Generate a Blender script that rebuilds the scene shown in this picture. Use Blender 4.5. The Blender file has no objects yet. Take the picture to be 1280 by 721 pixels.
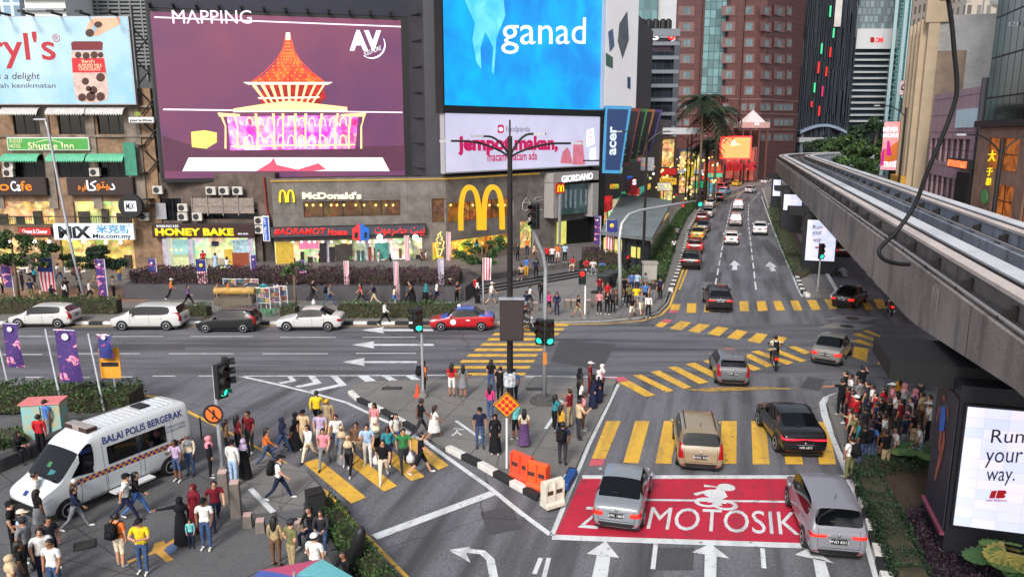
import bpy,bmesh,math,random
from mathutils import Vector,Matrix
from mathutils.bvhtree import BVHTree
R=math.radians
SC=bpy.context.scene
COL=SC.collection
rng=random.Random(7)
# camera, sky, sun, exposure
CAM_H,PITCH,FPX=12.8,R(11.48),960.0
cd=bpy.data.cameras.new('camera');cam=bpy.data.objects.new('camera',cd);COL.objects.link(cam)
cam.location=(0,0,CAM_H);cam.rotation_euler=(R(90)-PITCH,0,0)
cd.sensor_width=36;cd.lens=FPX/1280*36;cd.clip_start=.1;cd.clip_end=4000
SC.camera=cam
w=bpy.data.worlds.new('World');SC.world=w;w.use_nodes=True
nt=w.node_tree;bg=nt.nodes['Background']
sky=nt.nodes.new('ShaderNodeTexSky');sky.sky_type='NISHITA';sky.sun_disc=False
SUN_EL,SUN_AZ=R(40),R(200)
sky.sun_elevation=SUN_EL;sky.sun_rotation=SUN_AZ;sky.air_density=1.0;sky.dust_density=3.0
hs=nt.nodes.new('ShaderNodeHueSaturation');hs.inputs['Saturation'].default_value=.42
nt.links.new(sky.outputs[0],hs.inputs['Color']);nt.links.new(hs.outputs[0],bg.inputs['Color'])
bg.inputs['Strength'].default_value=.092
sd=bpy.data.lights.new('sun','SUN');sd.energy=1.2;sd.angle=R(14);sd.color=(1,.95,.9)
so=bpy.data.objects.new('sun',sd);COL.objects.link(so)
so.rotation_euler=(R(90)-SUN_EL,0,R(180)-SUN_AZ)
SC.view_settings.view_transform='Standard';SC.view_settings.look='None'
SC.view_settings.exposure=1.15;SC.view_settings.gamma=1
SC.cycles.max_bounces=5;SC.cycles.diffuse_bounces=3;SC.cycles.glossy_bounces=3
SC.cycles.use_denoising=True
SC.cycles.sample_clamp_indirect=4
EM=1/2**SC.view_settings.exposure
# survey: photo pixel -> ground point
def ray(px,py):
 dx=(px-640)/FPX;dy=(py-360.5)/FPX
 return dx,math.cos(PITCH)-dy*math.sin(PITCH),-math.sin(PITCH)-dy*math.cos(PITCH)
def G(px,py,z=0.0):
 d=ray(px,py);t=(z-CAM_H)/d[2]
 return(d[0]*t,d[1]*t)
def P(px,py,Y):
 d=ray(px,py);t=Y/d[1]
 return(d[0]*t,Y,CAM_H+d[2]*t)
RD=Vector((.2858,1,0)).normalized()
RDA=math.atan2(-RD.x,RD.y)
# materials
def s2l(c):
 c=c/255
 return c/12.92 if c<=.04045 else((c+.055)/1.055)**2.4
def C(r,g=None,b=None):
 if g is None:g=b=r
 return(s2l(r),s2l(g),s2l(b),1)
MATS={}
def M(name,col,rough=.6,metal=0,var=.12,scale=3.0,bump=0,coat=0,spec=.5,detail=6,tint=None,coords='Object'):
 if name in MATS:return MATS[name]
 m=bpy.data.materials.new(name);m.use_nodes=True;MATS[name]=m
 t=m.node_tree;b=t.nodes['Principled BSDF']
 b.inputs['Roughness'].default_value=rough;b.inputs['Metallic'].default_value=metal
 b.inputs['Coat Weight'].default_value=coat;b.inputs['Specular IOR Level'].default_value=spec
 if len(col)==3:col=tuple(col)+(1,)
 if var>0:
  tc=t.nodes.new('ShaderNodeTexCoord');n=t.nodes.new('ShaderNodeTexNoise')
  n.inputs['Scale'].default_value=scale;n.inputs['Detail'].default_value=detail;n.inputs['Roughness'].default_value=.65
  t.links.new(tc.outputs[coords],n.inputs['Vector'])
  r=t.nodes.new('ShaderNodeMapRange');r.inputs['From Min'].default_value=.3;r.inputs['From Max'].default_value=.7
  t.links.new(n.outputs['Fac'],r.inputs['Value'])
  mx=t.nodes.new('ShaderNodeMix');mx.data_type='RGBA'
  t.links.new(r.outputs['Result'],mx.inputs['Factor'])
  lo=tint or tuple(max(0,c*(1-var))for c in col[:3])+(1,)
  hi=tuple(min(1,c*(1+var))for c in col[:3])+(1,)
  mx.inputs[6].default_value=lo;mx.inputs[7].default_value=hi
  t.links.new(mx.outputs[2],b.inputs['Base Color'])
  if bump:
   bp=t.nodes.new('ShaderNodeBump');bp.inputs['Strength'].default_value=bump;bp.inputs['Distance'].default_value=.02
   t.links.new(n.outputs['Fac'],bp.inputs['Height']);t.links.new(bp.outputs['Normal'],b.inputs['Normal'])
 else:
  b.inputs['Base Color'].default_value=col
 return m
def EMIT(name,col,k=1.0,var=0,scale=2.0,col2=None,goods=0):
 """something that gives off light: screens, lamps, lit signs; also shop interiors, their room light put into the material"""
 if name in MATS:return MATS[name]
 m=bpy.data.materials.new(name);m.use_nodes=True;MATS[name]=m
 t=m.node_tree;b=t.nodes['Principled BSDF']
 b.inputs['Base Color'].default_value=tuple(c*.3 for c in col[:3])+(1,);b.inputs['Roughness'].default_value=.45
 b.inputs['Emission Color'].default_value=tuple(col[:3])+(1,);b.inputs['Emission Strength'].default_value=k*EM*(1.55 if goods else 1)
 if var or col2:
  tc=t.nodes.new('ShaderNodeTexCoord');n=t.nodes.new('ShaderNodeTexNoise');n.inputs['Scale'].default_value=scale
  n.inputs['Detail'].default_value=8;n.inputs['Distortion'].default_value=.8
  t.links.new(tc.outputs['Object'],n.inputs['Vector'])
  r=t.nodes.new('ShaderNodeMapRange');r.inputs['From Min'].default_value=.35;r.inputs['From Max'].default_value=.65
  t.links.new(n.outputs['Fac'],r.inputs['Value'])
  mx=t.nodes.new('ShaderNodeMix');mx.data_type='RGBA';t.links.new(r.outputs['Result'],mx.inputs['Factor'])
  mx.inputs[6].default_value=tuple(col[:3])+(1,)
  mx.inputs[7].default_value=tuple((col2 or tuple(c*(1-var)for c in col[:3]))[:3])+(1,)
  out=mx.outputs[2]
  if goods:
   mp=t.nodes.new('ShaderNodeMapping');mp.inputs['Scale'].default_value=(1,1,.8);t.links.new(tc.outputs['Object'],mp.inputs['Vector'])
   for sc_,fac in((.55,.8),(goods,.75)):  # wide cells put bright and dim patches into the glow besides the goods
    vo=t.nodes.new('ShaderNodeTexVoronoi');vo.distance='CHEBYCHEV';vo.inputs['Scale'].default_value=sc_;t.links.new(mp.outputs[0],vo.inputs['Vector'])
    hs_=t.nodes.new('ShaderNodeHueSaturation');hs_.inputs['Saturation'].default_value=.6;t.links.new(vo.outputs['Color'],hs_.inputs['Color'])
    ov=t.nodes.new('ShaderNodeMixRGB');ov.blend_type='MULTIPLY' if sc_==.55 else 'OVERLAY';ov.inputs[0].default_value=fac;t.links.new(out,ov.inputs[1]);t.links.new(hs_.outputs[0],ov.inputs[2]);out=ov.outputs[0]
  t.links.new(out,b.inputs['Emission Color'])
 return m
def paint(rgb):
 return M('car_paint_%d_%d_%d'%rgb,C(*rgb),rough=.28,var=.03,scale=1.2,coat=.6)
def cloth(rgb):
 return M('cloth_%d_%d_%d'%rgb,C(*rgb),rough=.85,var=.3,scale=11,spec=.2,bump=.9,detail=3)
BLACK=M('black_plastic',C(24,24,26),.5,var=.15)
DARKMETAL=M('dark_metal',C(38,34,34),.45,.3,var=.15)
GALV=M('galvanised_steel',C(176,178,182),.45,.4,var=.12,scale=5)
WHITE=M('white_paint',C(222,222,220),.5,var=.06)
GLASSDK=M('dark_glass',C(16,19,23),.08,var=.3,scale=.7,spec=.6)
RUBBER=M('tyre_rubber',C(22,22,23),.8,var=.15)
ALLOY=M('alloy',C(190,192,196),.3,.6,var=.05)
CHROME=M('chrome',C(190,190,195),.18,.9,var=.04)
# mesh helpers
class MB:
 def __init__(s):s.v=[];s.f=[];s.m=[]
 def add(s,vs,fs,m=0):
  o=len(s.v);s.v+=[tuple(p)for p in vs]
  for f in fs:s.f.append(tuple(i+o for i in f));s.m.append(m)
  return s
 def box(s,c,d,rz=0,m=0,tap=1.0):
  x,y,z=d[0]/2,d[1]/2,d[2]/2
  vs=[]
  for sz,k in((-z,1),(z,tap)):
   for sx,sy in((-x,-y),(x,-y),(x,y),(-x,y)):
    a,b=sx*k,sy*k
    vs.append((c[0]+a*math.cos(rz)-b*math.sin(rz),c[1]+a*math.sin(rz)+b*math.cos(rz),c[2]+sz))
  return s.add(vs,[(3,2,1,0),(4,5,6,7),(0,1,5,4),(1,2,6,5),(2,3,7,6),(3,0,4,7)],m)
 def b6(s,x0,x1,y0,y1,z0,z1,m=0):
  return s.box(((x0+x1)/2,(y0+y1)/2,(z0+z1)/2),(abs(x1-x0),abs(y1-y0),abs(z1-z0)),0,m)
 def tube(s,pts,rad,n=8,m=0,cap=True):
  pts=[Vector(p)for p in pts]
  if not hasattr(rad,'__len__'):rad=[rad]*len(pts)
  rings=[];up=None
  for i,p in enumerate(pts):
   t=(pts[min(i+1,len(pts)-1)]-pts[max(i-1,0)]).normalized()
   if up is None:up=t.orthogonal().normalized()
   u=(up-t*up.dot(t)).normalized();up=u;v=t.cross(u)
   rings.append([p+(u*math.cos(2*math.pi*k/n)+v*math.sin(2*math.pi*k/n))*rad[i]for k in range(n)])
  vs=[p for r in rings for p in r];fs=[]
  for i in range(len(pts)-1):
   for k in range(n):
    a=i*n+k;b=i*n+(k+1)%n
    fs.append((a,b,b+n,a+n))
  if cap:fs.append(tuple(range(n-1,-1,-1)));fs.append(tuple(range((len(pts)-1)*n,len(pts)*n)))
  return s.add(vs,fs,m)
 def lathe(s,c,prof,n=16,m=0,axis='z'):
  vs=[];fs=[]
  for r,h in prof:
   for k in range(n):
    a=2*math.pi*k/n;x,y=r*math.cos(a),r*math.sin(a)
    vs.append({'z':(c[0]+x,c[1]+y,c[2]+h),'y':(c[0]+x,c[1]+h,c[2]+y),'x':(c[0]+h,c[1]+x,c[2]+y)}[axis])
  L=len(prof)
  for i in range(L-1):
   for k in range(n):
    a=i*n+k;b=i*n+(k+1)%n
    fs.append((a,b,b+n,a+n))
  fs.append(tuple(range(n-1,-1,-1)));fs.append(tuple(range((L-1)*n,L*n)))
  return s.add(vs,fs,m)
 def prism(s,poly,z0,z1,m=0):
  n=len(poly)
  vs=[(p[0],p[1],z0)for p in poly]+[(p[0],p[1],z1)for p in poly]
  return s.add(vs,[tuple(range(n-1,-1,-1)),tuple(range(n,2*n))]+[(i,(i+1)%n,(i+1)%n+n,i+n)for i in range(n)],m)
 def sheet(s,poly,z,m=0):
  a=sum(poly[i][0]*poly[(i+1)%len(poly)][1]-poly[(i+1)%len(poly)][0]*poly[i][1]for i in range(len(poly)))
  p=list(poly)if a>0 else list(poly)[::-1]
  return s.add([(q[0],q[1],z)for q in p],[tuple(range(len(p)))],m)
 def strip(s,pts,wid,z,m=0):
  pts=[Vector((p[0],p[1]))for p in pts];L=[];Rr=[]
  for i,p in enumerate(pts):
   t=(pts[min(i+1,len(pts)-1)]-pts[max(i-1,0)]).normalized();n=Vector((-t.y,t.x))*wid/2
   L.append(p+n);Rr.append(p-n)
  for i in range(len(pts)-1):
   s.add([(q.x,q.y,z)for q in(Rr[i],Rr[i+1],L[i+1],L[i])],[(0,1,2,3)],m)
  return s
 def mesh(s,name,mats):
  me=bpy.data.meshes.new(name);me.from_pydata(s.v,[],s.f)
  for m in(mats if isinstance(mats,(list,tuple))else[mats]):me.materials.append(m)
  me.polygons.foreach_set('material_index',s.m);me.update()
  return me
 def obj(s,name,mats,parent=None,smooth=False,bevel=0,loc=None,fix=True):
  me=s.mesh(name,mats)
  if fix:
   bm=bmesh.new();bm.from_mesh(me);bmesh.ops.recalc_face_normals(bm,faces=bm.faces);bm.to_mesh(me);bm.free()
  o=bpy.data.objects.new(name,me);COL.objects.link(o)
  if parent:o.parent=parent
  if loc:o.location=loc
  if smooth:me.polygons.foreach_set('use_smooth',[True]*len(me.polygons))
  if bevel:
   md=o.modifiers.new('bevel','BEVEL');md.width=bevel;md.segments=2;md.limit_method='ANGLE'
  return o
def tag(o,label,cat,group=None):
 o['label']=label;o['category']=cat
 if group:o['group']=group
 return o
def struct(o):
 o['kind']='structure';return o
def thing(name,label,cat,loc=(0,0,0),rz=0,group=None):
 o=bpy.data.objects.new(name,None);COL.objects.link(o);o.empty_display_size=.2
 o.location=loc if len(loc)==3 else(loc[0],loc[1],0);o.rotation_euler=(0,0,rz)
 return tag(o,label,cat,group)
def copy_tree(o,parent=None):
 c=o.copy();COL.objects.link(c);c.parent=parent
 for k in o.children:copy_tree(k,c)
 return c
def dup(o,loc,rz,label,group=None,sc=1.0):
 c=copy_tree(o);c.location=loc if len(loc)==3 else(loc[0],loc[1],0);c.rotation_euler=(0,0,rz);c['label']=label
 if group:c['group']=group
 if sc!=1:c.scale=(sc,)*3
 return c
def text_mesh(body,size,ext=.01,bold=0.0,spacing=1.0,shear=0.0,align='CENTER'):
 c=bpy.data.curves.new('lettering','FONT');c.body=body;c.size=size;c.extrude=ext;c.offset=bold
 c.align_x=align;c.space_character=spacing;c.shear=shear;c.resolution_u=3;c.align_y='CENTER'
 o=bpy.data.objects.new('lettering',c);COL.objects.link(o)
 bpy.context.view_layer.update()
 me=bpy.data.meshes.new_from_object(o.evaluated_get(bpy.context.evaluated_depsgraph_get()))
 bpy.data.objects.remove(o);bpy.data.curves.remove(c)
 return me
def text(body,size,mat,parent,loc,rz=0,name='lettering',tilt=R(90),ext=.01,bold=0.0,spacing=1.0,shear=0,align='CENTER',width=None,roll=0,scy=1):
 """raised lettering standing on a facade (tilt 90) or lying on the ground (tilt 0)"""
 me=text_mesh(body,size,ext,bold,spacing,shear,align)
 me.materials.clear();me.materials.append(mat)
 o=bpy.data.objects.new(name,me);COL.objects.link(o)
 if parent:o.parent=parent
 o.location=loc
 o.rotation_euler=(Matrix.Rotation(rz,3,'Z')@Matrix.Rotation(tilt,3,'X')@Matrix.Rotation(roll,3,'Z')).to_euler()
 if width:
  xs=[v.co.x for v in me.vertices];k=width/max(.01,max(xs)-min(xs));o.scale=(k,scy,1)
 return o
class Wall:
 """a vertical plane through two plan points; pt() reads a photo pixel onto it"""
 def __init__(s,a,b):
  s.a=Vector((a[0],a[1],0));s.d=(Vector((b[0],b[1],0))-s.a);s.L=s.d.length;s.d.normalize()
  s.n=Vector((s.d.y,-s.d.x,0))
  s.rz=math.atan2(s.d.y,s.d.x)
 def uv(s,px,py):
  r=Vector(ray(px,py));o=Vector((0,0,CAM_H))
  t=(s.a-o).dot(s.n)/r.dot(s.n);q=o+r*t
  return(q-s.a).dot(s.d),q.z
 def at(s,u,z,off=0):return s.a+s.d*u+s.n*off+Vector((0,0,z))
 def local(s,u,z,off=0):return(u,-off,z)
 def empty(s,name,label,cat,group=None):return thing(name,label,cat,s.a,s.rz,group)
def UB(mb,u0,u1,z0,z1,o0,o1,m=0):
 return mb.b6(u0,u1,-o1,-o0,z0,z1,m)
 # ground, roads, pavements, paint
def ground_mat(name,base,dark,speck,sc=1.0,rough=.85,seams=None,streak=None):
 m=bpy.data.materials.new(name);m.use_nodes=True;t=m.node_tree;b=t.nodes['Principled BSDF'];N=t.nodes.new;Lk=t.links.new
 tc=N('ShaderNodeTexCoord')
 def noise(s,d=8,rg=.6):
  n=N('ShaderNodeTexNoise');n.inputs['Scale'].default_value=s;n.inputs['Detail'].default_value=d;n.inputs['Roughness'].default_value=rg
  Lk(tc.outputs['Object'],n.inputs['Vector']);return n.outputs['Fac']
 def ramp(v,a,c):
  r=N('ShaderNodeMapRange');r.inputs['From Min'].default_value=a;r.inputs['From Max'].default_value=c;Lk(v,r.inputs['Value']);return r.outputs['Result']
 def mix(f,a,c):
  x=N('ShaderNodeMix');x.data_type='RGBA';Lk(f,x.inputs['Factor'])
  for k,q in((6,a),(7,c)):
   if isinstance(q,tuple):x.inputs[k].default_value=q
   else:Lk(q,x.inputs[k])
  return x.outputs[2]
 c1=mix(ramp(noise(.22*sc,6),.35,.68),base,dark)
 g=noise(14*sc,3,.8)
 c2=mix(ramp(g,.45,.75),c1,speck)
 c2=mix(ramp(noise(1.6*sc,10,.75),.58,.8),c2,tuple(k*.55 for k in dark[:3])+(1,))
 if streak is not None:
  mg=N('ShaderNodeMapping');mg.vector_type='TEXTURE';mg.inputs['Rotation'].default_value=(0,0,0 if streak=='v' else streak);mg.inputs['Scale'].default_value=(1.1,1.1,5)if streak=='v' else(1.1,16,1);Lk(tc.outputs['Object'],mg.inputs['Vector'])
  ns=N('ShaderNodeTexNoise');ns.inputs['Scale'].default_value=1.3;ns.inputs['Detail'].default_value=5;Lk(mg.outputs[0],ns.inputs['Vector']);c2=mix(ramp(ns.outputs['Fac'],.5 if streak=='v' else .43,.8 if streak=='v' else .70),c2,tuple(k*.62 for k in dark[:3])+(1,))
 vo=N('ShaderNodeTexVoronoi');vo.feature='DISTANCE_TO_EDGE';vo.inputs['Scale'].default_value=.11*sc
 mp=N('ShaderNodeMixRGB');mp.inputs[0].default_value=.35
 Lk(tc.outputs['Object'],mp.inputs[1]);nn=N('ShaderNodeTexNoise');nn.inputs['Scale'].default_value=.9;Lk(tc.outputs['Object'],nn.inputs['Vector']);Lk(nn.outputs['Color'],mp.inputs[2])
 Lk(mp.outputs[0],vo.inputs['Vector'])
 cr=N('ShaderNodeMapRange');cr.inputs['From Min'].default_value=0.0;cr.inputs['From Max'].default_value=.0025;Lk(vo.outputs['Distance'],cr.inputs['Value'])
 c2=mix(cr.outputs['Result'],tuple(k*.5 for k in dark[:3])+(1,),c2)
 if seams:
  br=N('ShaderNodeTexBrick');br.offset=0;br.inputs['Scale'].default_value=1;br.inputs['Mortar Size'].default_value=.018
  br.inputs['Brick Width'].default_value=seams[0];br.inputs['Row Height'].default_value=seams[1]
  mapn=N('ShaderNodeMapping');mapn.inputs['Rotation'].default_value=(0,0,seams[2]);Lk(tc.outputs['Object'],mapn.inputs['Vector']);Lk(mapn.outputs[0],br.inputs['Vector'])
  c2=mix(br.outputs['Fac'],c2,tuple(k*.35 for k in dark[:3])+(1,))
 Lk(c2,b.inputs['Base Color']);b.inputs['Roughness'].default_value=rough
 rr=N('ShaderNodeMapRange');rr.inputs['To Min'].default_value=rough-.18;rr.inputs['To Max'].default_value=rough+.08;Lk(noise(.5*sc),rr.inputs['Value']);Lk(rr.outputs[0],b.inputs['Roughness'])
 bp=N('ShaderNodeBump');bp.inputs['Strength'].default_value=.35;bp.inputs['Distance'].default_value=.02;Lk(g,bp.inputs['Height']);Lk(bp.outputs['Normal'],b.inputs['Normal'])
 MATS[name]=m
 return m
def worn(name,col,under,amount=.62):
 m=bpy.data.materials.new(name);m.use_nodes=True;t=m.node_tree;b=t.nodes['Principled BSDF'];N=t.nodes.new;Lk=t.links.new
 tc=N('ShaderNodeTexCoord');n=N('ShaderNodeTexNoise');n.inputs['Scale'].default_value=3.2;n.inputs['Detail'].default_value=12;n.inputs['Roughness'].default_value=.78
 Lk(tc.outputs['Object'],n.inputs['Vector'])
 r=N('ShaderNodeMapRange');r.inputs['From Min'].default_value=amount-.03;r.inputs['From Max'].default_value=amount+.05;Lk(n.outputs['Fac'],r.inputs['Value'])
 n2=N('ShaderNodeTexNoise');n2 .inputs['Scale'].default_value=.8;n2 .inputs['Detail'].default_value=8;Lk(tc.outputs['Object'],n2 .inputs['Vector'])
 x0=N('ShaderNodeMix');x0 .data_type='RGBA';Lk(n2 .outputs['Fac'],x0 .inputs['Factor']);x0 .inputs[6].default_value=col;x0 .inputs[7].default_value=tuple(k*.68 for k in col[:3])+(1,)
 mg=N('ShaderNodeMapping');mg.vector_type='TEXTURE';mg.inputs['Rotation'].default_value=(0,0,RDA);mg.inputs['Scale'].default_value=(.8,12,1);Lk(tc.outputs['Object'],mg.inputs['Vector'])
 n3=N('ShaderNodeTexNoise');n3 .inputs['Scale'].default_value=1.5;n3 .inputs['Detail'].default_value=6;Lk(mg.outputs[0],n3 .inputs['Vector'])
 r3=N('ShaderNodeMapRange');r3 .inputs['From Min'].default_value=.48;r3 .inputs['From Max'].default_value=.78;r3 .inputs['To Max'].default_value=.6;Lk(n3 .outputs['Fac'],r3 .inputs['Value'])
 x3=N('ShaderNodeMix');x3 .data_type='RGBA';Lk(r3 .outputs['Result'],x3 .inputs['Factor']);Lk(x0 .outputs[2],x3 .inputs[6]);x3 .inputs[7].default_value=under
 x=N('ShaderNodeMix');x.data_type='RGBA';Lk(r.outputs['Result'],x.inputs['Factor']);Lk(x3 .outputs[2],x.inputs[6]);x.inputs[7].default_value=under
 Lk(x.outputs[2],b.inputs['Base Color']);b.inputs['Roughness'].default_value=.7;MATS[name]=m
 return m
ASPH=ground_mat('asphalt',C(102,102,107),C(80,80,85),C(136,136,140),streak=RDA)
ASPH2=ground_mat('asphalt_fresh',C(98,98,103),C(78,78,83),C(130,130,135),streak=R(90))
PAVE=ground_mat('pavement_concrete',C(120,117,114),C(96,94,93),C(136,133,129),1.3,.8,(2.4,2.4,.28))
PLAZA=ground_mat('plaza_slabs',C(92,92,93),C(70,70,72),C(112,112,112),1.1,.72,(4.6,3.1,-.9))
TERR=ground_mat('terrace_tiles',C(104,98,96),C(84,80,80),C(120,114,110),1.5,.6,(1.2,1.2,0))
ORANGEP=ground_mat('brick_paving',C(150,112,84),C(120,90,72),C(166,130,100),1.5,.7,(1.0,.5,0))
SOIL=ground_mat('soil',C(64,50,38),C(44,36,28),C(86,70,52),2)
YEL=worn('yellow_road_paint',C(232,182,66),C(110,100,82),.585)
WHT=worn('white_road_paint',C(222,226,228),C(112,112,114),.59)
FADE=worn('faded_yellow_paint',C(190,150,66),C(96,92,88),.52)
PINKP=worn('pink_road_paint',C(214,96,110),C(120,84,88),.62)
REDP=worn('red_road_paint',C(196,34,62),C(112,48,58),.58)
KW=M('kerb_white',C(206,204,198),.7,var=.2,scale=4);KB=M('kerb_black',C(34,34,36),.7,var=.25,scale=4)
KERB=M('kerb_concrete',C(140,137,132),.8,var=.2,scale=3)
g=MB().sheet([(-900,-300),(900,-300),(900,1500),(-900,1500)],-.012);struct(g.obj('ground',ASPH))
g=MB().sheet([(-160,39.3),(60,39.3),(60,50.9),(-160,50.9)],-.004);struct(g.obj('road',ASPH2))
def px(*pts):return[G(*p)for p in pts]
def kerb_run(mb,pts,w=.3,z=.17,step=1.0,ms=(0,1)):
 """kerbstones, painted alternately black and white, along a ground line"""
 pts=[Vector((p[0],p[1]))for p in pts];k=0
 for a,b in zip(pts,pts[1:]):
  d=b-a;n=max(1,round(d.length/step));rz=math.atan2(d.y,d.x)
  for i in range(n):
   c=a+d*((i+.5)/n)
   mb.box((c.x,c.y,z/2-.01),(d.length/n-.012,w,z),rz,ms[k%2]);k+=1
 return mb
pt_=MB()
for q in(((600,640),(640,632),(652,660),(612,668)),((884,340),(903,340),(900,353),(880,352)),((700,425),(770,430),(752,462),(688,452)),((1010,470),(1032,474),(1024,488),(1000,484)),((120,430),(230,430),(232,437),(118,437)),((820,684),(868,684),(866,712),(816,712)),((960,300),(992,330),(976,332),(948,302))):pt_.sheet(px(*q),.002)
struct(pt_.obj('asphalt_patch',ground_mat('asphalt_patch',C(70,69,71),C(54,53,56),C(92,91,93)),fix=False))
edge_far=[(-130,50.95)]+px((0,405),(640,405),(752,402.5),(800,398),(822,392),(833,381),(840,364),(851,334),(862,287),(877,262),(900,247),(932,234))
poly=edge_far+[(90,214),(60,330),(-130,330)]
struct(MB().prism(poly,-.05,.15).obj('pavement',PAVE))
poly=[(-130,57.2),(-28.2,57.2),(-26.5,70),(-130,70)]
struct(MB().sheet(poly,.156).obj('plaza',ORANGEP))
kb=MB();kerb_run(kb,[(-60,50.8),(1.5,50.8)],.28,.2,.95);struct(kb.obj('kerb',[KW,KB],bevel=.02))
kb=MB();kerb_run(kb,px((838,366),(851,332),(861,287),(876,261),(897,248)),.4,.32,.9);struct(kb.obj('kerb',[KW,KB],bevel=.02))
kb=MB();kerb_run(kb,px((640,405),(752,402.5),(800,398),(822,392),(833,381),(838,367)),.25,.16,1.5,(0,0));struct(kb.obj('kerb',[KERB],bevel=.02))
edge_near=px((-330,560),(-40,545),(80,506),(150,496),(196,500),(240,522),(290,547),(350,580),(405,620),(452,672),(504,725))+[(-2.4,14),(-60,14)]
struct(MB().prism(edge_near,-.05,.14).obj('plaza',PLAZA))
ye=px((110,497),(150,491),(198,496),(242,518),(292,544),(353,577),(408,616),(455,668),(508,722),(520,745))
mk=MB();mk.strip(ye,.2,.006);
slab=px((286,598),(330,572),(382,592),(400,612),(384,640),(312,648))
struct(MB().sheet(slab,.146).obj('pavement',PAVE))
isl=px((436,492),(441,484),(460,479),(560,476),(700,474),(771,476),(762,500),(735,552),(712,604),(700,628),(676,626),(640,606),(600,583),(560,562),(520,538),(478,514),(447,500))
struct(MB().prism(isl,-.05,.12).obj('pavement',PAVE))
kb=MB();kerb_run(kb,px((438,492),(448,501),(478,515),(520,539)),.26,.2,1.0);kerb_run(kb,px((560,563),(600,583),(640,606),(674,625)),.3,.24,.95)
kerb_run(kb,px((706,610),(716,592)),.3,.3,.6);struct(kb.obj('kerb',[KW,KB],bevel=.03))
rp=px((1049,493),(1036,498),(1033,508),(1043,545),(1066,597),(1082,645),(1104,725))+[(10.2,15),(45,15),(45,37.5)]
struct(MB().prism(rp,-.05,.14).obj('pavement',PAVE))
kb=MB();kerb_run(kb,px((1066,590),(1083,642),(1106,722))+[(9.6,15)],.34,.26,.8);struct(kb.obj('kerb',[KB,KW],bevel=.03))
bed=px((1072,584),(1150,572),(1200,590),(1290,640))+[(30,24),(30,15),(10.6,15)]+px((1110,722))
struct(MB().prism(bed,.1,.2).obj('planting_bed',SOIL))
med=px((1010,371),(1004,366),(985,322),(970,286),(962,263),(957,247),(954,237),(957,233),(972,237),(985,258),(1000,285),(1028,335),(1045,366),(1040,372))
struct(MB().prism(med,-.05,.16).obj('median',PAVE))
kb=MB();kerb_run(kb,px((1010,371.5),(1003,366),(985,322),(970,286),(961,263),(956,247),(953,237)),.36,.3,.9);kerb_run(kb,px((1040,372.5),(1046,366),(1028,335),(1000,285)),.3,.25,2.5,(0,0))
struct(kb.obj('kerb',[KW,KB],bevel=.02))
struct(MB().prism(px((998,352),(982,318),(967,284),(960,262),(972,258),(990,285),(1008,320),(1012,345)),.15,.24).obj('planting_bed',SOIL))
far_r=[(x+2.0,y)for x,y in px((1150,405),(1100,360),(1070,327),(1030,285),(1000,252))]+[(75,200),(400,260),(400,30),(34,30)]
struct(MB().prism(far_r,-.05,.15).obj('pavement',PAVE))
mk.strip(px((560,407.5),(752,405),(802,401),(826,394),(837,383),(844,364),(855,334),(865,288),(880,264),(905,250),(934,237)),.18,.006)
mk.strip(px((-40,408),(560,407.6)),.14,.006)
mk.strip(px((849,362),(860,334),(870,288)),.16,.006)
struct(mk.obj('road_marking',YEL,fix=False))
def bars(name,mat,polys,z=.006):
 mb=MB()
 for p in polys:mb.sheet(px(*p),z)
 return struct(mb.obj(name,mat,fix=False))
bars('zebra_crossing',YEL,[((758,526),(776,526),(756.6,573),(739.5,573)),((794,526),(812,526),(798,579),(779,578)),((830,526),(848,526),(839,579.5),(819,579)),((866,526),(884,526),(879,579.5),(860,579.5)),((902,526),(921,526),(920.5,579.5),(900,579.5)),((939,526),(957,526),(962,580),(941,580)),((976,526),(994,526),(1004,580),(982,580)),((1017,527),(1035,527),(1045,580),(1024,580))])
bars('zebra_crossing',YEL,[((379,578),(398,573),(458,621.5),(439,629)),((419,567),(437,562),(496.6,607),(480,614)),((456,553),(472,549),(531,595.5),(514,601)),((490,542),(506,538),(561,581.5),(548,587)),((520,531),(534,528),(545,536),(532,540))])
L=[(637,406),(628,411.6),(619,417.5),(612,424),(604,430.5),(596,437),(587,444),(578,451.5),(569,459),(560,467.5),(541,479)]
Rr=[712,706,700,693,687,680,673,669,664,658,650]
bars('zebra_crossing',YEL,[((a,y-1.6),(r,y-1.6),(r-3,y+1.7),(a-4,y+1.7))for(a,y),r in zip(L,Rr)],.008)
bars('zebra_crossing',YEL,[((818,407.5),(828,409),(836,403.6),(825,402)),((837,410.5),(851,413),(864.6,403),(851,401)),((860,413.5),(874,416),(888,406),(873.5,404.4)),((884,417),(899,420),(911,410),(897,408)),((908.5,422),(923,424.5),(935,414.5),(921,412)),((934,426),(950,429),(960,418),(946,416)),((960,430),(975,433),(984,422),(971,420)),((1065,445.6),(1083,452),(1086,436),(1068,433)),((1097,455),(1114,457),(1115,442),(1100,441))])
bars('zebra_crossing',YEL,[((837.5,387.5),(840,380),(851,380),(849,387.5)),((858,391),(859,379),(870.5,379),(870,391)),((880,390),(881,378),(892,378),(892,390)),((902,390),(902.5,377.5),(913,377.5),(914,390)),((925,389),(924,376.5),(935,376.5),(936.5,389)),((947.5,389),(945.4,376.5),(956.5,376),(960,388)),((970.5,388),(966,376),(976.5,376),(981.5,388)),((992.5,388),(987.5,375.6),(998,375.6),(1003,388)),((1015,387.5),(1008.5,375),(1020,375),(1026,387)),((1037,386.5),(1030,374),(1040,374),(1047,386)),((1060,386.5),(1054,375),(1064,375),(1070,386)),((1082,387),(1077,378),(1087,378),(1092,387)),((1098,386),(1092,374),(1103,374),(1108,385))])
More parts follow.
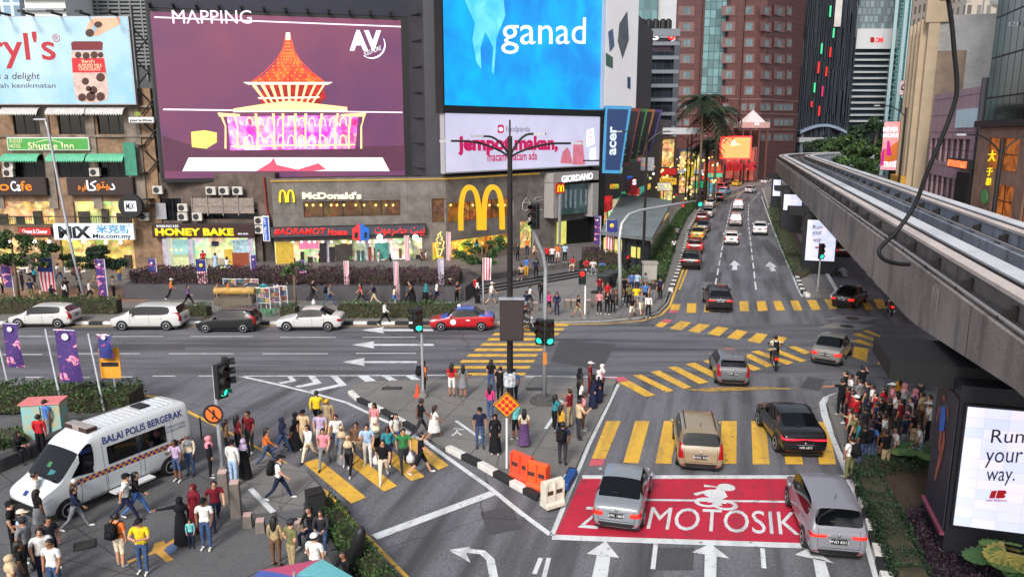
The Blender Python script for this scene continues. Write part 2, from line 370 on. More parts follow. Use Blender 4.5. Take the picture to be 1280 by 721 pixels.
bars('zebra_crossing',YEL,[((773,478),(787,476),(819.5,494),(807,496)),((790.5,469),(801,468),(842,488),(833,490.5)),((813,465),(824,463),(865,484),(854.5,486)),((835,459),(846,458),(886,477.6),(874,480)),((857,455),(868,453),(906,471.5),(896,474)),((878,451),(890,449.6),(928,467),(918,468.5)),((902,447),(913,446),(952,461),(942,463.5)),((928,444),(938,442.5),(968,457),(958,459)),((938.5,439.5),(947.6,438),(992,453),(984,456)),((958,436.5),(969,435.2),(1008.6,451),(1001,452.5)),((985,433.6),(994,432.5),(1013,440),(1006,443)),((1063.5,426),(1074,424),(1097,432.5),(1092.5,434)),((1065,418),(1074,416),(1100,426),(1098.6,428)),((1077,413.5),(1085,412.6),(1101,419.6),(1100,421.5)),((1040,424),(1050,422.5),(1066,428.6),(1058,431))],.012)
bars('road_marking',FADE,[((855,487),(900,483.5),(960,483.4),(1012,486.8),(960,486.4),(890,489.5))])
bars('road_marking',PINKP,[((739.4,573.4),(756.4,573.4),(753,581.5),(736,582)),((826,401.6),(837,403),(841.5,400.4),(831,398.6)),((837,388),(848.6,388),(848,391),(836.6,391)),((760,472),(779,470.6),(786,475.4),(772,477.4)),((651,476.6),(661,477),(657,481),(648,481))])
bars('road_marking',REDP,[((727,598),(1057,598),(1073,682),(993,679.5),(780,673),(693,669.5))],.004)
wm=MB()
def ln(pts,wd,z=.008):wm.strip(px(*pts),wd,z)
ln([(773,480),(735,558),(690,669)],.16);ln([(728,596),(1062,596)],.3);ln([(690,671),(780,674.5),(993,681.5),(1080,685)],.32)
ln([(1047,492),(1033,497),(1028,504),(1031,520),(1042,547),(1062,597),(1080,658),(1098,722)],.3)
ln([(808,624.5),(990,627)],.15,.009)
ln([(300,470),(345,480),(390,491),(433,503),(486,528),(533,553),(613,610),(650,640),(688,668)],.2)
ln([(300,470),(590,468.8)],.14);ln([(656,470),(772,471.5)],.14)
ln([(468,671),(616,616)],.38)
for a,b,y in((18,91,420.5),(140,204,420.5),(238,316,420.5),(350,420,421.6),(453,520,421.6),(0,53,443),(91,175,442),(211,292,442),(328,410,442),(445,520,441.6),(32,54,471.5),(83,112,471.5),(140,166,471),(191,219,470),(248,272,470),(-110,-60,420.5),(-140,-60,443)):ln([(a,y),(b,y)],.13)
for poly in(((446.5,469.5),(460,469.5),(475,479),(461.5,480.5)),((476.5,469.5),(486.5,469.5),(505.5,480),(495,481)),((506.5,469.5),(516.5,469.5),(536.5,480),(525,481)),((655,471.6),(666.5,471),(686.5,483),(676.5,485)),((685.5,471.6),(696.5,471.6),(716.5,483),(708,484)),((713,471.6),(725,471.6),(735,478),(727,480)),((413,470),(421.5,469.5),(434,481.5),(423,480)),((423,480),(434,481.5),(391.6,490),(386.5,488)),((385,470),(393,469.5),(402.5,479),(391.5,478)),((391.5,478),(402.5,479),(373,484.5),(368,482.5)),((359,470.5),(365,470),(370.5,476),(363,475.3)),((363,475.3),(370.5,476),(351.5,480),(347.5,478))):wm.sheet(px(*poly),.007)
def arrow(tip,wl,wr,sl,sr,bl,br):wm.sheet(px(wl,tip,wr),.0095);wm.sheet(px(sl,sr,br,bl),.0095)
for x0,x1,y,h in((452,542,412.6,4),(440,542,431,4.5),(428,521,452.4,5)):
 wm.sheet(px((x0,y),(x0+28,y-h),(x0+26,y),(x0+28,y+h)),.0095);wm.sheet(px((x0+26,y-1.1),(x1,y-1.1),(x1,y+1.2),(x0+26,y+1.2)),.0095)
arrow((757,676),(733,692),(774,697),(746,694),(763,696),(738,730),(758,730));arrow((888,679),(865,690),(912,698),(881,693),(896,695),(880,730),(895,730));arrow((1012,684),(993,693),(1043,704),(1016,697),(1031,700),(1022,730),(1040,730))
arrow((918,325.5),(911.5,331.5),(925.5,331.5),(915.8,331.5),(921.4,331.5),(915,337.5),(921.6,337.5));arrow((962,327),(956.5,333),(971.5,334),(961,333),(967,333.5),(963.5,339),(970,339));arrow((1053.5,333.5),(1046,339),(1061,340),(1051,339.2),(1057,339.6),(1054,345),(1061,345.5))
wm.sheet(px((562,687),(588,683),(583,692)),.0095);wm.strip(px((584,688),(603,690),(613,699),(618,725)),.26,.009);wm.sheet(px((562,688),(583,692),(588,703)),.0095)
for pts in(((819.8,679),(816,711)),((953,685),(955,710)),((686,697),(680,721)),((676,697),(668,717))):ln(pts,.14)
def dashes(pts,on,off,wd=.13):
 pts=[Vector(G(*p))for p in pts];d=0
 for a,b in zip(pts,pts[1:]):
  Ls=(b-a).length;t=0
  while t<Ls:
   p,q=a.lerp(b,t/Ls),a.lerp(b,min(1,(t+on)/Ls));wm.strip([p,q],wd,.007);t+=on+off
dashes([(894,357),(906.5,290),(915,253),(930,238)],3.6,1.6);dashes([(945,362),(935,275),(936,256),(950,240)],3.6,1.6);dashes([(1100,360),(1070,327),(1030,282)],2.6,2.2)
ln([(1003,371),(999,364),(981,322),(966,285),(957.5,262),(952,246)],.16);ln([(1051,369),(1044,358),(1028,330)],.14)
struct(wm.obj('road_marking',WHT,fix=False))
def ground_text(body,size,p0,p1,ht,name='road_lettering',mat=WHT,z=.012,bold=.0):
 a,b=Vector(G(*p0)),Vector(G(*p1));me=text_mesh(body,1,0,bold,1.0,0,'LEFT')
 xs=[v.co.x for v in me.vertices];ys=[v.co.y for v in me.vertices];k=(b-a).length/(max(xs)-min(xs));hy=ht/(max(ys)-min(ys))
 d=(b-a).normalized();n=Vector((RD.x,RD.y))
 for v in me.vertices:
  q=a+d*(v.co.x-min(xs))*k+n*(v.co.y-min(ys))*hy;v.co=(q.x,q.y,z)
 me.materials.clear();me.materials.append(mat)
 o=bpy.data.objects.new(name,me);COL.objects.link(o);struct(o);return o
ground_text('Z',1,(722,659),(747,661),1.5);ground_text('ON',1,(756,660),(799,662),1.5);ground_text('MOTOSIKAL',1,(808,661),(1052,671),1.6)
pm=MB();
PZ=[.0102]
def pz():PZ[0]+=.0004;return PZ[0]
def blob(cx,cy,r,z=.0105,n=18,ry=None):
 pm.sheet([(cx+r*math.cos(2*math.pi*i/n),cy+(ry or r)*math.sin(2*math.pi*i/n))for i in range(n)],z)
def ring(cx,cy,r,wd,z=.0105):pm.strip([(cx+r*math.cos(2*math.pi*i/20),cy+r*.8*math.sin(2*math.pi*i/20))for i in range(21)],wd,z)
a=G(873,631);b=G(911,633)
ring(a[0]+.35,a[1]+.2,.36,.16,.0098);ring(b[0]-.1,b[1]+.1,.36,.16,.0099)
c=G(893,620)
for q in(((868,618),(884,614),(890,622),(900,632)),((880,607),(900,609),(888,622)),((900,610),(906,620),(896,625)),((884,626),(908,628))):pm.strip(px(*q),.2,pz())
e=G(908,609);blob(e[0],e[1],.32,.0128,ry=.3);e=G(893,617);blob(e[0],e[1],.4,.0132,ry=.34)
struct(pm.obj('road_marking',WHT,fix=False))
pm=MB()
for q in(((570,529),(601,551)),((682,539),(695,520)),((697,502),(714,511))):pm.strip(px(*q),.16,.128)
for q in(((566,540),(573,538),(570,544),(565,548)),((571,543),(577,547)),((569,538),(574,540),(580,540))):pm.strip(px(*q),.1,.128)
pm.strip(px((313,615),(342,645)),.2,.152)
for q in(((1080,573),(1086,563),(1092,558)),((1082,561),(1096,566)),((1083,572),(1097,572))):pm.strip(px(*q),.14,.148)
struct(pm.obj('road_marking',WHT,fix=False))
def grate(p,wx,wy,z,rz,lab):
 t=thing('drain_grate',lab,'drain grate',(*G(*p),z),rz);MB().b6(-wx,wx,-wy,wy,-.01,.008).obj('frame',DARKMETAL,t)
 mb=MB()
 for i in range(7):mb.b6(-wx*.85,wx*.85,-wy*.8+i*wy*.26,-wy*.8+i*wy*.26+.05,.008,.02)
 mb.obj('grille',M('cast_iron',C(70,68,66),.6,.3),t)
grate((107,686),.32,.3,.14,.5,'square iron drain grate in the paving below the police van')
grate((490,488),.5,.22,.12,0,'iron drain grate at the far left tip of the junction island')
grate((668,489),.4,.2,.12,0,'iron drain grate beside the foot of the island signal mast')
for k,(x,y)in enumerate(((1064,398),(1057,408))):
 a=Vector(G(x,y));p=[(a.x-2,a.y-.3),(a.x+.6,a.y-.9),(a.x+2.2,a.y+.3),(a.x-.4,a.y+1)]
 t=thing('manhole_cover','grey framed manhole cover, the %s of the pair on the far crossing'%('farther','nearer')[k],'manhole cover',(0,0,0));MB().sheet(p,.014).obj('frame',M('concrete_patch',C(128,126,124),.8),t,fix=False)
 MB().lathe((a.x+.1,a.y,.014),[(.45,0),(.45,.012),(.4,.012)],20).obj('lid',M('cast_iron',C(70,68,66)),t)
mu=MB();pts=px((160,708),(178,702),(196,690),(207,680),(224,677),(218,684),(205,690),(212,698),(216,706),(208,708),(199,697),(186,704),(162,710));
mu.strip(px((160,708),(196,694),(222,678)),.16,.149);mu.strip(px((213,706),(200,694),(196,690)),.22,.149);mu.sheet(px((194,684),(206,680),(208,690),(198,698),(190,694)),.1495)
mu.sheet(px((192,693),(224,677),(222,692),(206,702)),.1465,1)
struct(mu.obj('plaza_mural',[M('mural_gold',C(206,156,74),.8),M('mural_blue',C(84,104,140),.8)],fix=False))
STEP=M('step_stone',C(92,90,90),.7,var=.15);RISER=M('step_riser',C(40,39,40),.8)
def flight(pa,pb,z0,z1,n,run,back):
 a,b=Vector(G(*pa,z0)),Vector(G(*pb,z0));d=(b-a).normalized();nn=Vector((-d.y,d.x));L=(b-a).length;mb=MB()
 for i in range(n):
  z=z0+(z1-z0)*(i+1)/n;off=run*i
  q=[a+nn*off,b+nn*off,b+nn*(off+(run if i<n-1 else back)),a+nn*(off+(run if i<n-1 else back))]
  mb.prism([(v.x,v.y)for v in q],z-(z1-z0)/n,z-.03,1);q2=[q[0]-nn*.03,q[1]-nn*.03,q[2],q[3]];mb.prism([(v.x,v.y)for v in q2],z-.03,z,0)
 return mb
stair=thing('terrace_steps','broad dark steps rising from the pavement to the fast food terrace','steps',(0,0,0))
flight((600,368),(733,345),.15,.63,3,.42,3.4).obj('lower_flight',[STEP,RISER],stair)
flight((590,350),(722,328),.63,1.1,3,.42,.42).obj('upper_flight',[STEP,RISER],stair)
tp=[G(590,346,1.1),G(724,326,1.1),(10.5,84),(-6,75),(-24,75),(-24,66.5),(-6.5,66.5)]
struct(MB().prism(tp,.15,1.094).obj('terrace',TERR))
struct(MB().prism([(-50,62),(-24.02,62),(-24.02,75),(-50,75)],.15,.45).obj('shop_terrace',TERR))
# facade tools
def flat(W,parent,pts,mat,off=.02,name='panel',th=0):
 q=[W.uv(*p)for p in pts];mb=MB();n=len(q)
 a=sum(q[i][0]*q[(i+1)%n][1]-q[(i+1)%n][0]*q[i][1]for i in range(n))
 if a<0:q=q[::-1]
 mb.add([(u,-off,z)for u,z in q],[tuple(range(n))])
 if th:mb.add([(u,-off+th,z)for u,z in q],[tuple(range(n))[::-1]]);mb.f+=[(i,i+n,(i+1)%n+n,(i+1)%n)for i in range(n)];mb.m+=[0]*n
 return mb.obj(name,mat,parent,fix=bool(th))
def flats(W,parent,polys,mat,off,name):
 mb=MB()
 for pts in polys:
  q=[W.uv(*p)for p in pts];n=len(q)
  if sum(q[i][0]*q[(i+1)%n][1]-q[(i+1)%n][0]*q[i][1]for i in range(n))<0:q=q[::-1]
  mb.add([(u,-off,z)for u,z in q],[tuple(range(n))])
 return mb.obj(name,mat,parent,fix=False)
def wtext(W,parent,body,x0,y0,x1,y1,mat,off=.05,ext=.02,bold=.01,name='lettering',rot=False,slope=None,shear=0):
 """lettering filling the pixel box x0 y0 x1 y1 on the wall"""
 me=text_mesh(body,1,0,bold,1.0,shear)
 if rot:
  for v in me.vertices:v.co.x,v.co.y=-v.co.y,v.co.x
 xs=[v.co.x for v in me.vertices];ys=[v.co.y for v in me.vertices]
 A=W.uv(x0,y1);Bq=W.uv(x1,y1 if slope is None else y1+slope);D=W.uv(x0,y0)
 for v in me.vertices:
  s=(v.co.x-min(xs))/(max(xs)-min(xs));t=(v.co.y-min(ys))/(max(ys)-min(ys))
  v.co=(A[0]+(Bq[0]-A[0])*s,-off,A[1]+(Bq[1]-A[1])*s+(D[1]-A[1])*t)
 if ext:
  bm=bmesh.new();bm.from_mesh(me);r=bmesh.ops.extrude_face_region(bm,geom=bm.faces[:])
  bmesh.ops.translate(bm,verts=[e for e in r['geom']if isinstance(e,bmesh.types.BMVert)],vec=(0,-ext,0));bm.to_mesh(me);bm.free()
 me.materials.clear();me.materials.append(mat)
 o=bpy.data.objects.new(name,me);COL.objects.link(o);o.parent=parent
 return o
def facade(mb,u0,u1,z0,z1,holes,th=.35,m=0,o=0):
 us=sorted({u0,u1}|{max(u0,min(u1,h[k]))for h in holes for k in(0,1)});zs=sorted({z0,z1}|{max(z0,min(z1,h[k]))for h in holes for k in(2,3)})
 for i in range(len(us)-1):
  run=None
  for j in range(len(zs)-1):
   cu,cz=(us[i]+us[i+1])/2,(zs[j]+zs[j+1])/2
   solid=not any(h[0]<cu<h[1]and h[2]<cz<h[3]for h in holes)
   if solid:run=(run[0]if run else zs[j],zs[j+1])
   if run and(not solid or j==len(zs)-2):UB(mb,us[i],us[i+1],run[0],run[1],o-th,o,m);run=None
 return mb
def window(parent,u0,u1,z0,z1,o=-.18,fm=None,gm=None,nx=2,nz=1,fw=.07,name='window'):
 mb=MB();fm=fm or DARKMETAL
 for i in range(nx+1):
  u=u0+(u1-u0)*i/nx;UB(mb,max(u0,u-fw/2),min(u1,u+fw/2),z0,z1,o-.06,o+.03)
 for j in range(nz+1):
  z=z0+(z1-z0)*j/nz;UB(mb,u0,u1,max(z0,z-fw/2),min(z1,z+fw/2),o-.055,o+.036)
 f=mb.obj(name,fm,parent);g=MB();UB(g,u0,u1,z0,z1,o-.03,o-.015);g.obj('pane',gm or GLASSDK,f);return f
def rect(W,x0,y0,x1,y1):
 a=W.uv(x0,y1);b=W.uv(x1,y0);return min(a[0],b[0]),max(a[0],b[0]),min(a[1],b[1]),max(a[1],b[1])
STUCCO=M('stained_stucco',C(138,110,84),.85,var=.35,scale=1.1,bump=.3,tint=C(84,68,56),detail=12)
STUCCO2=M('grey_stucco',C(128,116,104),.85,var=.35,scale=.9,tint=C(80,72,66),detail=12)
DARKCLAD=M('dark_cladding',C(52,52,58),.5,var=.2,scale=.6)
CONC=M('raw_concrete',C(116,110,105),.8,var=.3,scale=.7,tint=C(84,79,76),detail=12)
CONCD=M('weathered_concrete',C(104,98,96),.85,var=.35,scale=.5,tint=C(66,62,62),detail=14)
WARM=EMIT('warm_shop_light',C(255,206,128),.95,.75,1.3,C(58,34,18),2.6)  # indoor light and shade put into the colour of the glowing back wall
WARM2=EMIT('yellow_shop_light',C(255,222,120),1.0,.7,1.1,C(96,56,16),2.4)
COOL=EMIT('cool_shop_light',C(226,240,214),1.0,.6,1.2,C(120,140,120),2.6)
LAMPW=EMIT('white_lamp',C(255,250,236),3.0);LAMPY=EMIT('yellow_lamp',C(255,214,110),2.6)
WHITEL=EMIT('white_lit_letters',C(245,248,255),1.2);YELL=EMIT('yellow_lit_letters',C(255,222,30),1.05);ORL=EMIT('orange_lit_letters',C(255,140,30),1.0)
REDL=EMIT('red_lit_letters',C(255,44,40),1.0);PINKL=EMIT('pink_lit_letters',C(226,30,110),.8);BLUEL=EMIT('blue_lit_letters',C(60,110,255),.9);GREENL=EMIT('green_lit_letters',C(80,230,160),.9)
BLKT=M('black_lettering',C(22,22,26),.6,var=0)
DIM=M('dim_interior',C(58,52,46),.8,var=.4,scale=1.2)
# left shophouse with the hotel sign
W1=Wall((-62,70),(-32.0,70))
b1=W1 .empty('shophouse','stained cream shophouse with green and white window awnings at the left edge','building')
holes=[]
for x0,x1 in((-62,-12),(18,52),(74,110),(123,158)):holes.append(rect(W1,x0,136,x1,168));holes.append(rect(W1,x0-1,194,x1+3,222))
holes.append(rect(W1,-140,252,66,281));holes.append(rect(W1,94,252,164,281));holes.append(rect(W1,-140,297,60,345));holes.append(rect(W1,80,297,166,345))
H1=16.6
facade(MB(),0,30,.15,H1,holes).obj('wall',STUCCO,b1)
MB().b6(0,30,.35,25,.15,H1).obj('core',DIM,b1)
mb=MB()
for x in(-12,56,112,160):
 u,z=W1 .uv(x,200);UB(mb,u,u+(1.4 if x>150 else .8),6,H1,0,.14)
mb.obj('pier',STUCCO2,b1)
mb=MB()
for y in(170,133):z=W1 .uv(0,y)[1];UB(mb,0,30,z-.1,z+.08,.0,.22)
mb.obj('ledge',STUCCO2,b1)
AWN=[M('white_awning',C(178,176,172),.7,var=.25,scale=4),M('green_awning',C(86,164,130),.7,var=.25,scale=4)]
for x0,x1 in((-62,-12),(18,52),(74,110),(123,158)):
 for y0,y1,am,k in((136,168,AWN[0],0),(194,222,AWN[1],1)):
  u0,u1,z0,z1=rect(W1,x0,y0,x1,y1);window(b1,u0,u1,z0,z1,nx=3)
  mb=MB();n=7;vs=[];th=.03
  for s in(u0-.5,u1+.1):
   for i in range(n):a=i/(n-1)*R(80);vs.append((s,-.02-1.0*math.sin(a),z1+.15-.75*(1-math.cos(a))))
   for i in range(n):a=i/(n-1)*R(80);vs.append((s,-.02-(1.0-th)*math.sin(a),z1+.12-.72*(1-math.cos(a))))
  N2=2*n;fs=[(i,i+1,i+1+N2,i+N2)for i in range(n-1)]+[(i+n+1,i+n,i+n+N2,i+n+1+N2)for i in range(n-1)]+[(n-1,2*n-1,2*n-1+N2,n-1+N2)]
  for e in(0,N2):fs+=[(e+i,e+n+i,e+n+i+1,e+i+1)for i in range(n-1)]
  mb.add(vs,fs);
  L=u1-u0+.6
  for i in range(int(L/.22)):mb.add([(u0-.5+i*.22,-1.005,z1-.46),(u0-.28+i*.22,-1.005,z1-.46),(u0-.39+i*.22,-1.005,z1-.62)],[(0,1,2)])
  mb.obj('awning',am,b1)
for x0,y0,x1,y1,mt in((-140,252,66,281,WARM),(94,252,164,281,EMIT('dining_room_light',C(238,232,150),1.0,.4,.9,C(150,136,70),1.6)),(-140,297,60,345,WARM),(80,297,166,345,WARM2)):
 u0,u1,z0,z1=rect(W1,x0,y0,x1,y1);mb=MB();UB(mb,u0,u1,z0,z1,-.34,-.30);room=mb.obj('shop_interior',mt,b1)
 fur=MB();r2=random.Random(int(x0+y0))
 u=u0+.3
 while u<u1-.8:
  wd=r2 .uniform(.5,1.4);hh=r2 .uniform(.3,.75)*(z1-z0);UB(fur,u,u+wd,z0,z0+hh,-.29,-.1);u+=wd+r2 .uniform(.2,1.2)
 fur.obj('fittings',M('shop_fittings',C(58,44,36),.7,var=.6,scale=3,tint=C(24,30,28)),room)
rl=MB()
for x0,x1 in((-140,66),(94,164)):
 u0,u1,z0,z1=rect(W1,x0,270,x1,281)
 UB(rl,u0,u1,z1-.1,z1,.02,.06);UB(rl,u0,u1,z0,z0+.08,.02,.06)
 for i in range(int((u1-u0)/.22)):UB(rl,u0+i*.22,u0+i*.22+.04,z0+.08,z1-.1,.03,.05)
rl.obj('railing',M('green_railing',C(52,72,56),.5),b1)
def signbox(W,name,label,x0,y0,x1,y1,mat,frame,off=.3,th=.28,group=None,cat='sign'):
 s=W.empty(name,label,cat,group);u0,u1,z0,z1=rect(W,x0,y0,x1,y1);mb=MB();UB(mb,u0-.08,u1+.08,z0-.08,z1+.08,off-th,off)
 mb.obj('frame',frame,s,bevel=.03);p=MB();UB(p,u0,u1,z0,z1,off,off+.02);p.obj('panel',mat,s);return s
s=signbox(W1,'shop_sign','dark brown cafe sign with orange and white lettering over the left dining floor',-110,223,60,243,M('sign_brown',C(44,28,26),.5),M('sign_brown_frame',C(30,20,18),.5),.5,.5)
wtext(W1,s,'Beto',-30,226,17,238,ORL,.55);wtext(W1,s,'Ca',19,226,31,238.5,WHITEL,.55);wtext(W1,s,'fe',31,226,45,238,ORL,.55)
s=signbox(W1,'shop_sign','dark brown sign with Arabic lettering beside the round black sign',90,223,168,243,MATS['sign_brown'],MATS['sign_brown_frame'],.5,.5)
wtext(W1,s,'\ufeeb\ufef4\ufed3',102,229,113,239,ORL,.55);wtext(W1,s,'\ufe8e\ufedb',113,225,126,238,WHITEL,.55);wtext(W1,s,'\ufeee\ufe98\ufef4',125,227,142,238,ORL,.55);wtext(W1,s,'\ufea9',141,229,148,237,WHITEL,.55)
s=signbox(W1,'hotel_sign','green budget hotel sign with white lettering under the upper windows',14,173,112,187,M('sign_green',C(70,150,66),.5),WHITE,.35,.3)
CRM=M('cream_lettering',C(226,226,180),.6,var=0);wtext(W1,s,'Shuttle Inn',39,178,96,187,CRM,.38);wtext(W1,s,'BUDGET',16,174,32,178.5,CRM,.38,bold=0);wtext(W1,s,'HOTEL',16,180,30,185,CRM,.38,bold=0)
flats(W1,s,[((40,181),(52,176.5),(60,174.8),(68,174.8),(80,178),(80,178.8),(68,175.6),(60,175.6),(52,177.3))],CRM,.375,'arc')
s=signbox(W1,'shop_sign','white lit shop sign with black letters and Chinese characters over the ground floor',77,279,172,297,EMIT('sign_white',C(226,240,250),1.0,.15,1),WHITE,1.0,.35)
wtext(W1,s,'MiX',82,281,122,296,BLKT,1.03,bold=.05);wtext(W1,s,'\u7c73\u514b\u65af',128,279,171,290,EMIT('sign_blue_white',C(90,150,190),1),1.03,bold=.03);wtext(W1,s,'Mix.com.my',124,290.5,171,297.5,BLKT,1.03,bold=.02)
s=W1 .empty('round_sign','round black projecting sign with a small white square on the concrete pier','sign');u,z=W1 .uv(172,256)
MB().lathe((u,-1.2,z),[(1.05,-.18),(1.12,-.1),(1.12,.1),(1.05,.18)],28,axis='y').obj('disc',BLACK,s,smooth=False);p=MB();UB(p,u-.5,u+.55,z-.45,z+.45,1.39,1.41);q=p.obj('panel',WHITEL,s)
wtext(W1,s,'MiX',167.5,252,178,260,BLKT,1.43,bold=.02);p=MB();UB(p,u+1,u+1.6,z-.05,z+.05,.0,1.2);UB(p,u+1,u+1.6,z+.5,z+.6,.0,1.2);p.obj('bracket',DARKMETAL,s)
s=W1 .empty('blade_sign','narrow green vertical sign projecting from the concrete pier','sign');u0,u1,z0,z1=rect(W1,164,178,173,219);p=MB();UB(p,u0,u1,z0,z1,.6,.75);UB(p,u0-.1,u0,z0,z1,.58,.77);p.obj('panel',M('sign_teal',C(52,128,104),.6,var=.2),s)
p=MB();UB(p,u1,u1+.6,z1-.3,z1-.2,.0,.7);UB(p,u1,u1+.6,z0+.2,z0+.3,.0,.7);p.obj('bracket',DARKMETAL,s)
s=signbox(W1,'shop_sign','small red lit banner under the left dining floor railing',28,284,66,293,EMIT('red_banner',C(214,46,36),.7),BLACK,.4,.2);wtext(W1,s,'Cheese & Cheeser',32,286,63,291,WHITEL,.43,bold=0)
s=thing('lamp_row','row of small white lamps hung under the shophouse dining floor','lamps',W1 .a,W1 .rz);p=MB()
for x in(-20,6,22,38,52,70,96,112,140,158):u,z=W1 .uv(x,299+x%3);MB().lathe((u,-1.1,z),[(.02,-.16),(.15,-.06),(.15,.06),(.02,.16)],8).obj('lamp',EMIT('cold_lamp',C(250,252,255),5),s)
UB(p,6,30,5.35,5.42,1.06,1.12);p.obj('wire',DARKMETAL,s)
WB=Wall((-48,69.2),(-33.2,69.2))
s=WB.empty('billboard','pale blue chocolate billboard with big red lettering and a jar of sweets','billboard');u0,u1,z0,z1=rect(WB,-70,20.5,160,131)
p=MB();UB(p,u0,u1,z0,z1,-.4,0);p.obj('frame',GALV,s)
SKYB=M('billboard_blue',C(188,206,214),.5,var=.12,scale=.1,tint=C(120,176,204));p=MB();UB(p,u0+.08,u1-.08,z0+.08,z1-.08,0,.02);p.obj('panel',SKYB,s)
DRED=M('print_red',C(170,24,40),.5,var=.05);wtext(WB,s,"Beryl's",-66,40,72,86,DRED,.03,0,.01);wtext(WB,s,'\u00ae',66,43,76,53,DRED,.03,0,0)
PDK=M('print_dark',C(60,40,40),.5,var=0);wtext(WB,s,'Every bite is a delight',-62,91,51,102,PDK,.03,0,0,shear=.2);wtext(WB,s,'Setiap gigitan adalah kenikmatan',-84,104,70,112,PDK,.03,0,0)
flats(WB,s,[((90,64),(128,64),(131,72),(136,118),(134,125),(120,129),(104,128),(96,125),(93,112),(89,72))],M('print_jar',C(196,170,160),.4,var=.3,scale=2),.03,'jar_print')
flats(WB,s,[((89,54),(92,52),(126,52),(129,54),(128,63),(90,63))],M('print_lid',C(110,14,30),.4,var=.1),.034,'lid_print')
flats(WB,s,[((90,73),(130,73),(133,91),(91,91))],M('print_label',C(190,20,36),.4,var=.05),.036,'label_print')
wtext(WB,s,"Beryl's",103,75,119,80,CRM,.04,0,0);wtext(WB,s,'ALMOND MILK',98,80,128,84,CRM,.04,0,0);wtext(WB,s,'CHOCOLATE',99,84.5,126,88.5,CRM,.04,0,0)
def pdisc(cx,cy,r,ry=None,n=16):return[(cx+r*math.cos(2*math.pi*i/n),cy+(ry or r)*math.sin(2*math.pi*i/n))for i in range(n)]
flats(WB,s,[pdisc(x,y,r)for x,y,r in((98,69,4),(108,70,4.5),(118,69,4.5),(126,69,3.5),(103,122,5),(114,121,6),(126,121,5.5),(107,102,4.5),(117,113,5),(126,97,5.5),(111,111,3.5))],M('print_choc',C(64,26,20),.3,var=.3,scale=4),.042,'sweets_print')
flats(WB,s,[((108,36),(112,27),(118,22.5),(150,22.5),(150,31),(140,36),(128,42),(121,46),(117,45),(118,40),(126,33),(118,30),(113,38),(109,42)),],M('print_hand',C(226,170,140),.5,var=.12,scale=2),.03,'hand_print')
flats(WB,s,[pdisc(112.5,41.5,5.5,5),pdisc(123,31,5,4)],MATS['print_choc'],.044,'sweets_print')
p=MB()
for x in(10,40,75,110,145):a=WB.uv(x,14);UB(p,a[0]-.03,a[0]+.03,z1,z1+.2,-.3,1.4);UB(p,a[0]-.25,a[0]+.25,z1+.1,z1+.28,1.4,1.7);p.obj('lamp_arm',BLACK,s);p=MB()
p=MB()
for i in range(5):a=-.9+i*2.2;p.tube([(u1+.1,.6,z1-1-i*2.6),(u1+1.9,.6,z1-3-i*2.6)],.07,5);p.tube([(u1+1.9,.6,z1-1-i*2.6),(u1+.1,.6,z1-3-i*2.6)],.07,5)
p.tube([(u1+.1,.6,z0),(u1+.1,.6,z1+1)],.09,5);p.tube([(u1+1.9,.6,z0-4),(u1+1.9,.6,z1+1)],.09,5);p.obj('lattice',DARKMETAL,s)
# bakery block under the big screen
W2=Wall((-31.9,70),(-21.45,70))
b2=W2 .empty('shop_block','grimy concrete shop block with the bakery and air conditioners under the big screen','building')
hl=[rect(W2,200,296,318,342),rect(W2,192,248,226,276),rect(W2,330,298,342,342),rect(W2,250,262,322,274)]
facade(MB(),0,W2 .L,.15,9.2,hl).obj('wall',M('grimy_wall',C(98,84,76),.85,var=.4,scale=.9,tint=C(52,46,44),detail=12),b2)
MB().b6(0,W2 .L,.4,20,.15,9.2).obj('core',DIM,b2)
u0,u1,z0,z1=hl[0];p=MB();UB(p,u0,u1,z0,z1,-.36,-.3);room=p.obj('shop_interior',EMIT('bakery_light',C(236,232,190),1.0,.35,.8,C(190,180,130),2.2),b2)
for x0,y0,x1,y1,mt in((216,300,242,322,EMIT('bakery_glass',C(170,220,214),.8,.3)),(216,318,244,333,EMIT('cake_counter',C(222,228,170),.85,.4,3)),(281,312,289,333,EMIT('yellow_rack',C(230,190,70),.7,.4,4)),(291,316,316,336,EMIT('brick_counter',C(176,84,52),.5,.5,5)),(291,300,314,316,EMIT('lit_poster',C(190,220,230),.8,.8,3)),(264,302,272,308,EMIT('dark_poster',C(40,40,80),.5)),(204,296,212,333,EMIT('pale_wall',C(226,228,214),.7)),(248,323,280,333,EMIT('lit_bench',C(210,200,170),.6,.6,5))):
 a=rect(W2,x0,y0,x1,y1);p=MB();UB(p,a[0],a[1],a[2],a[3],-.29,-.12);p.obj('display',mt,room)  # displays glow by themselves, the room light is put into their colour
u0,u1,z0,z1=rect(W2,192,248,226,276);window(b2,u0,u1,z0,z1,nx=3);u0,u1,z0,z1=rect(W2,250,262,322,274);window(b2,u0,u1,z0,z1,nx=5)
a=rect(W2,196,254,207,274);p=MB();UB(p,a[0],a[1],a[2],a[3],.0,.05);p.obj('shutter',M('pale_board',C(150,150,156),.6),b2)
p=MB()
for i in range(4):a=rect(W2,244+i*19,247,262+i*19,266);UB(p,a[0],a[1],a[2],a[3],.5,.55);UB(p,a[0],a[1],(a[2]+a[3])/2-.04,(a[2]+a[3])/2+.04,.55,.6);UB(p,a[0]-.05,a[0]+.04,a[2]-.2,a[3]+.2,.4,.62)
p.obj('screen',M('wire_screen',C(132,120,112),.6,var=.3,scale=3),b2)
s=signbox(W2,'shop_sign','dark maroon bakery sign with big yellow lettering below the giant screen',196,280,320,295,M('sign_maroon',C(48,18,20),.5),MATS['sign_brown_frame'],.7,.7)
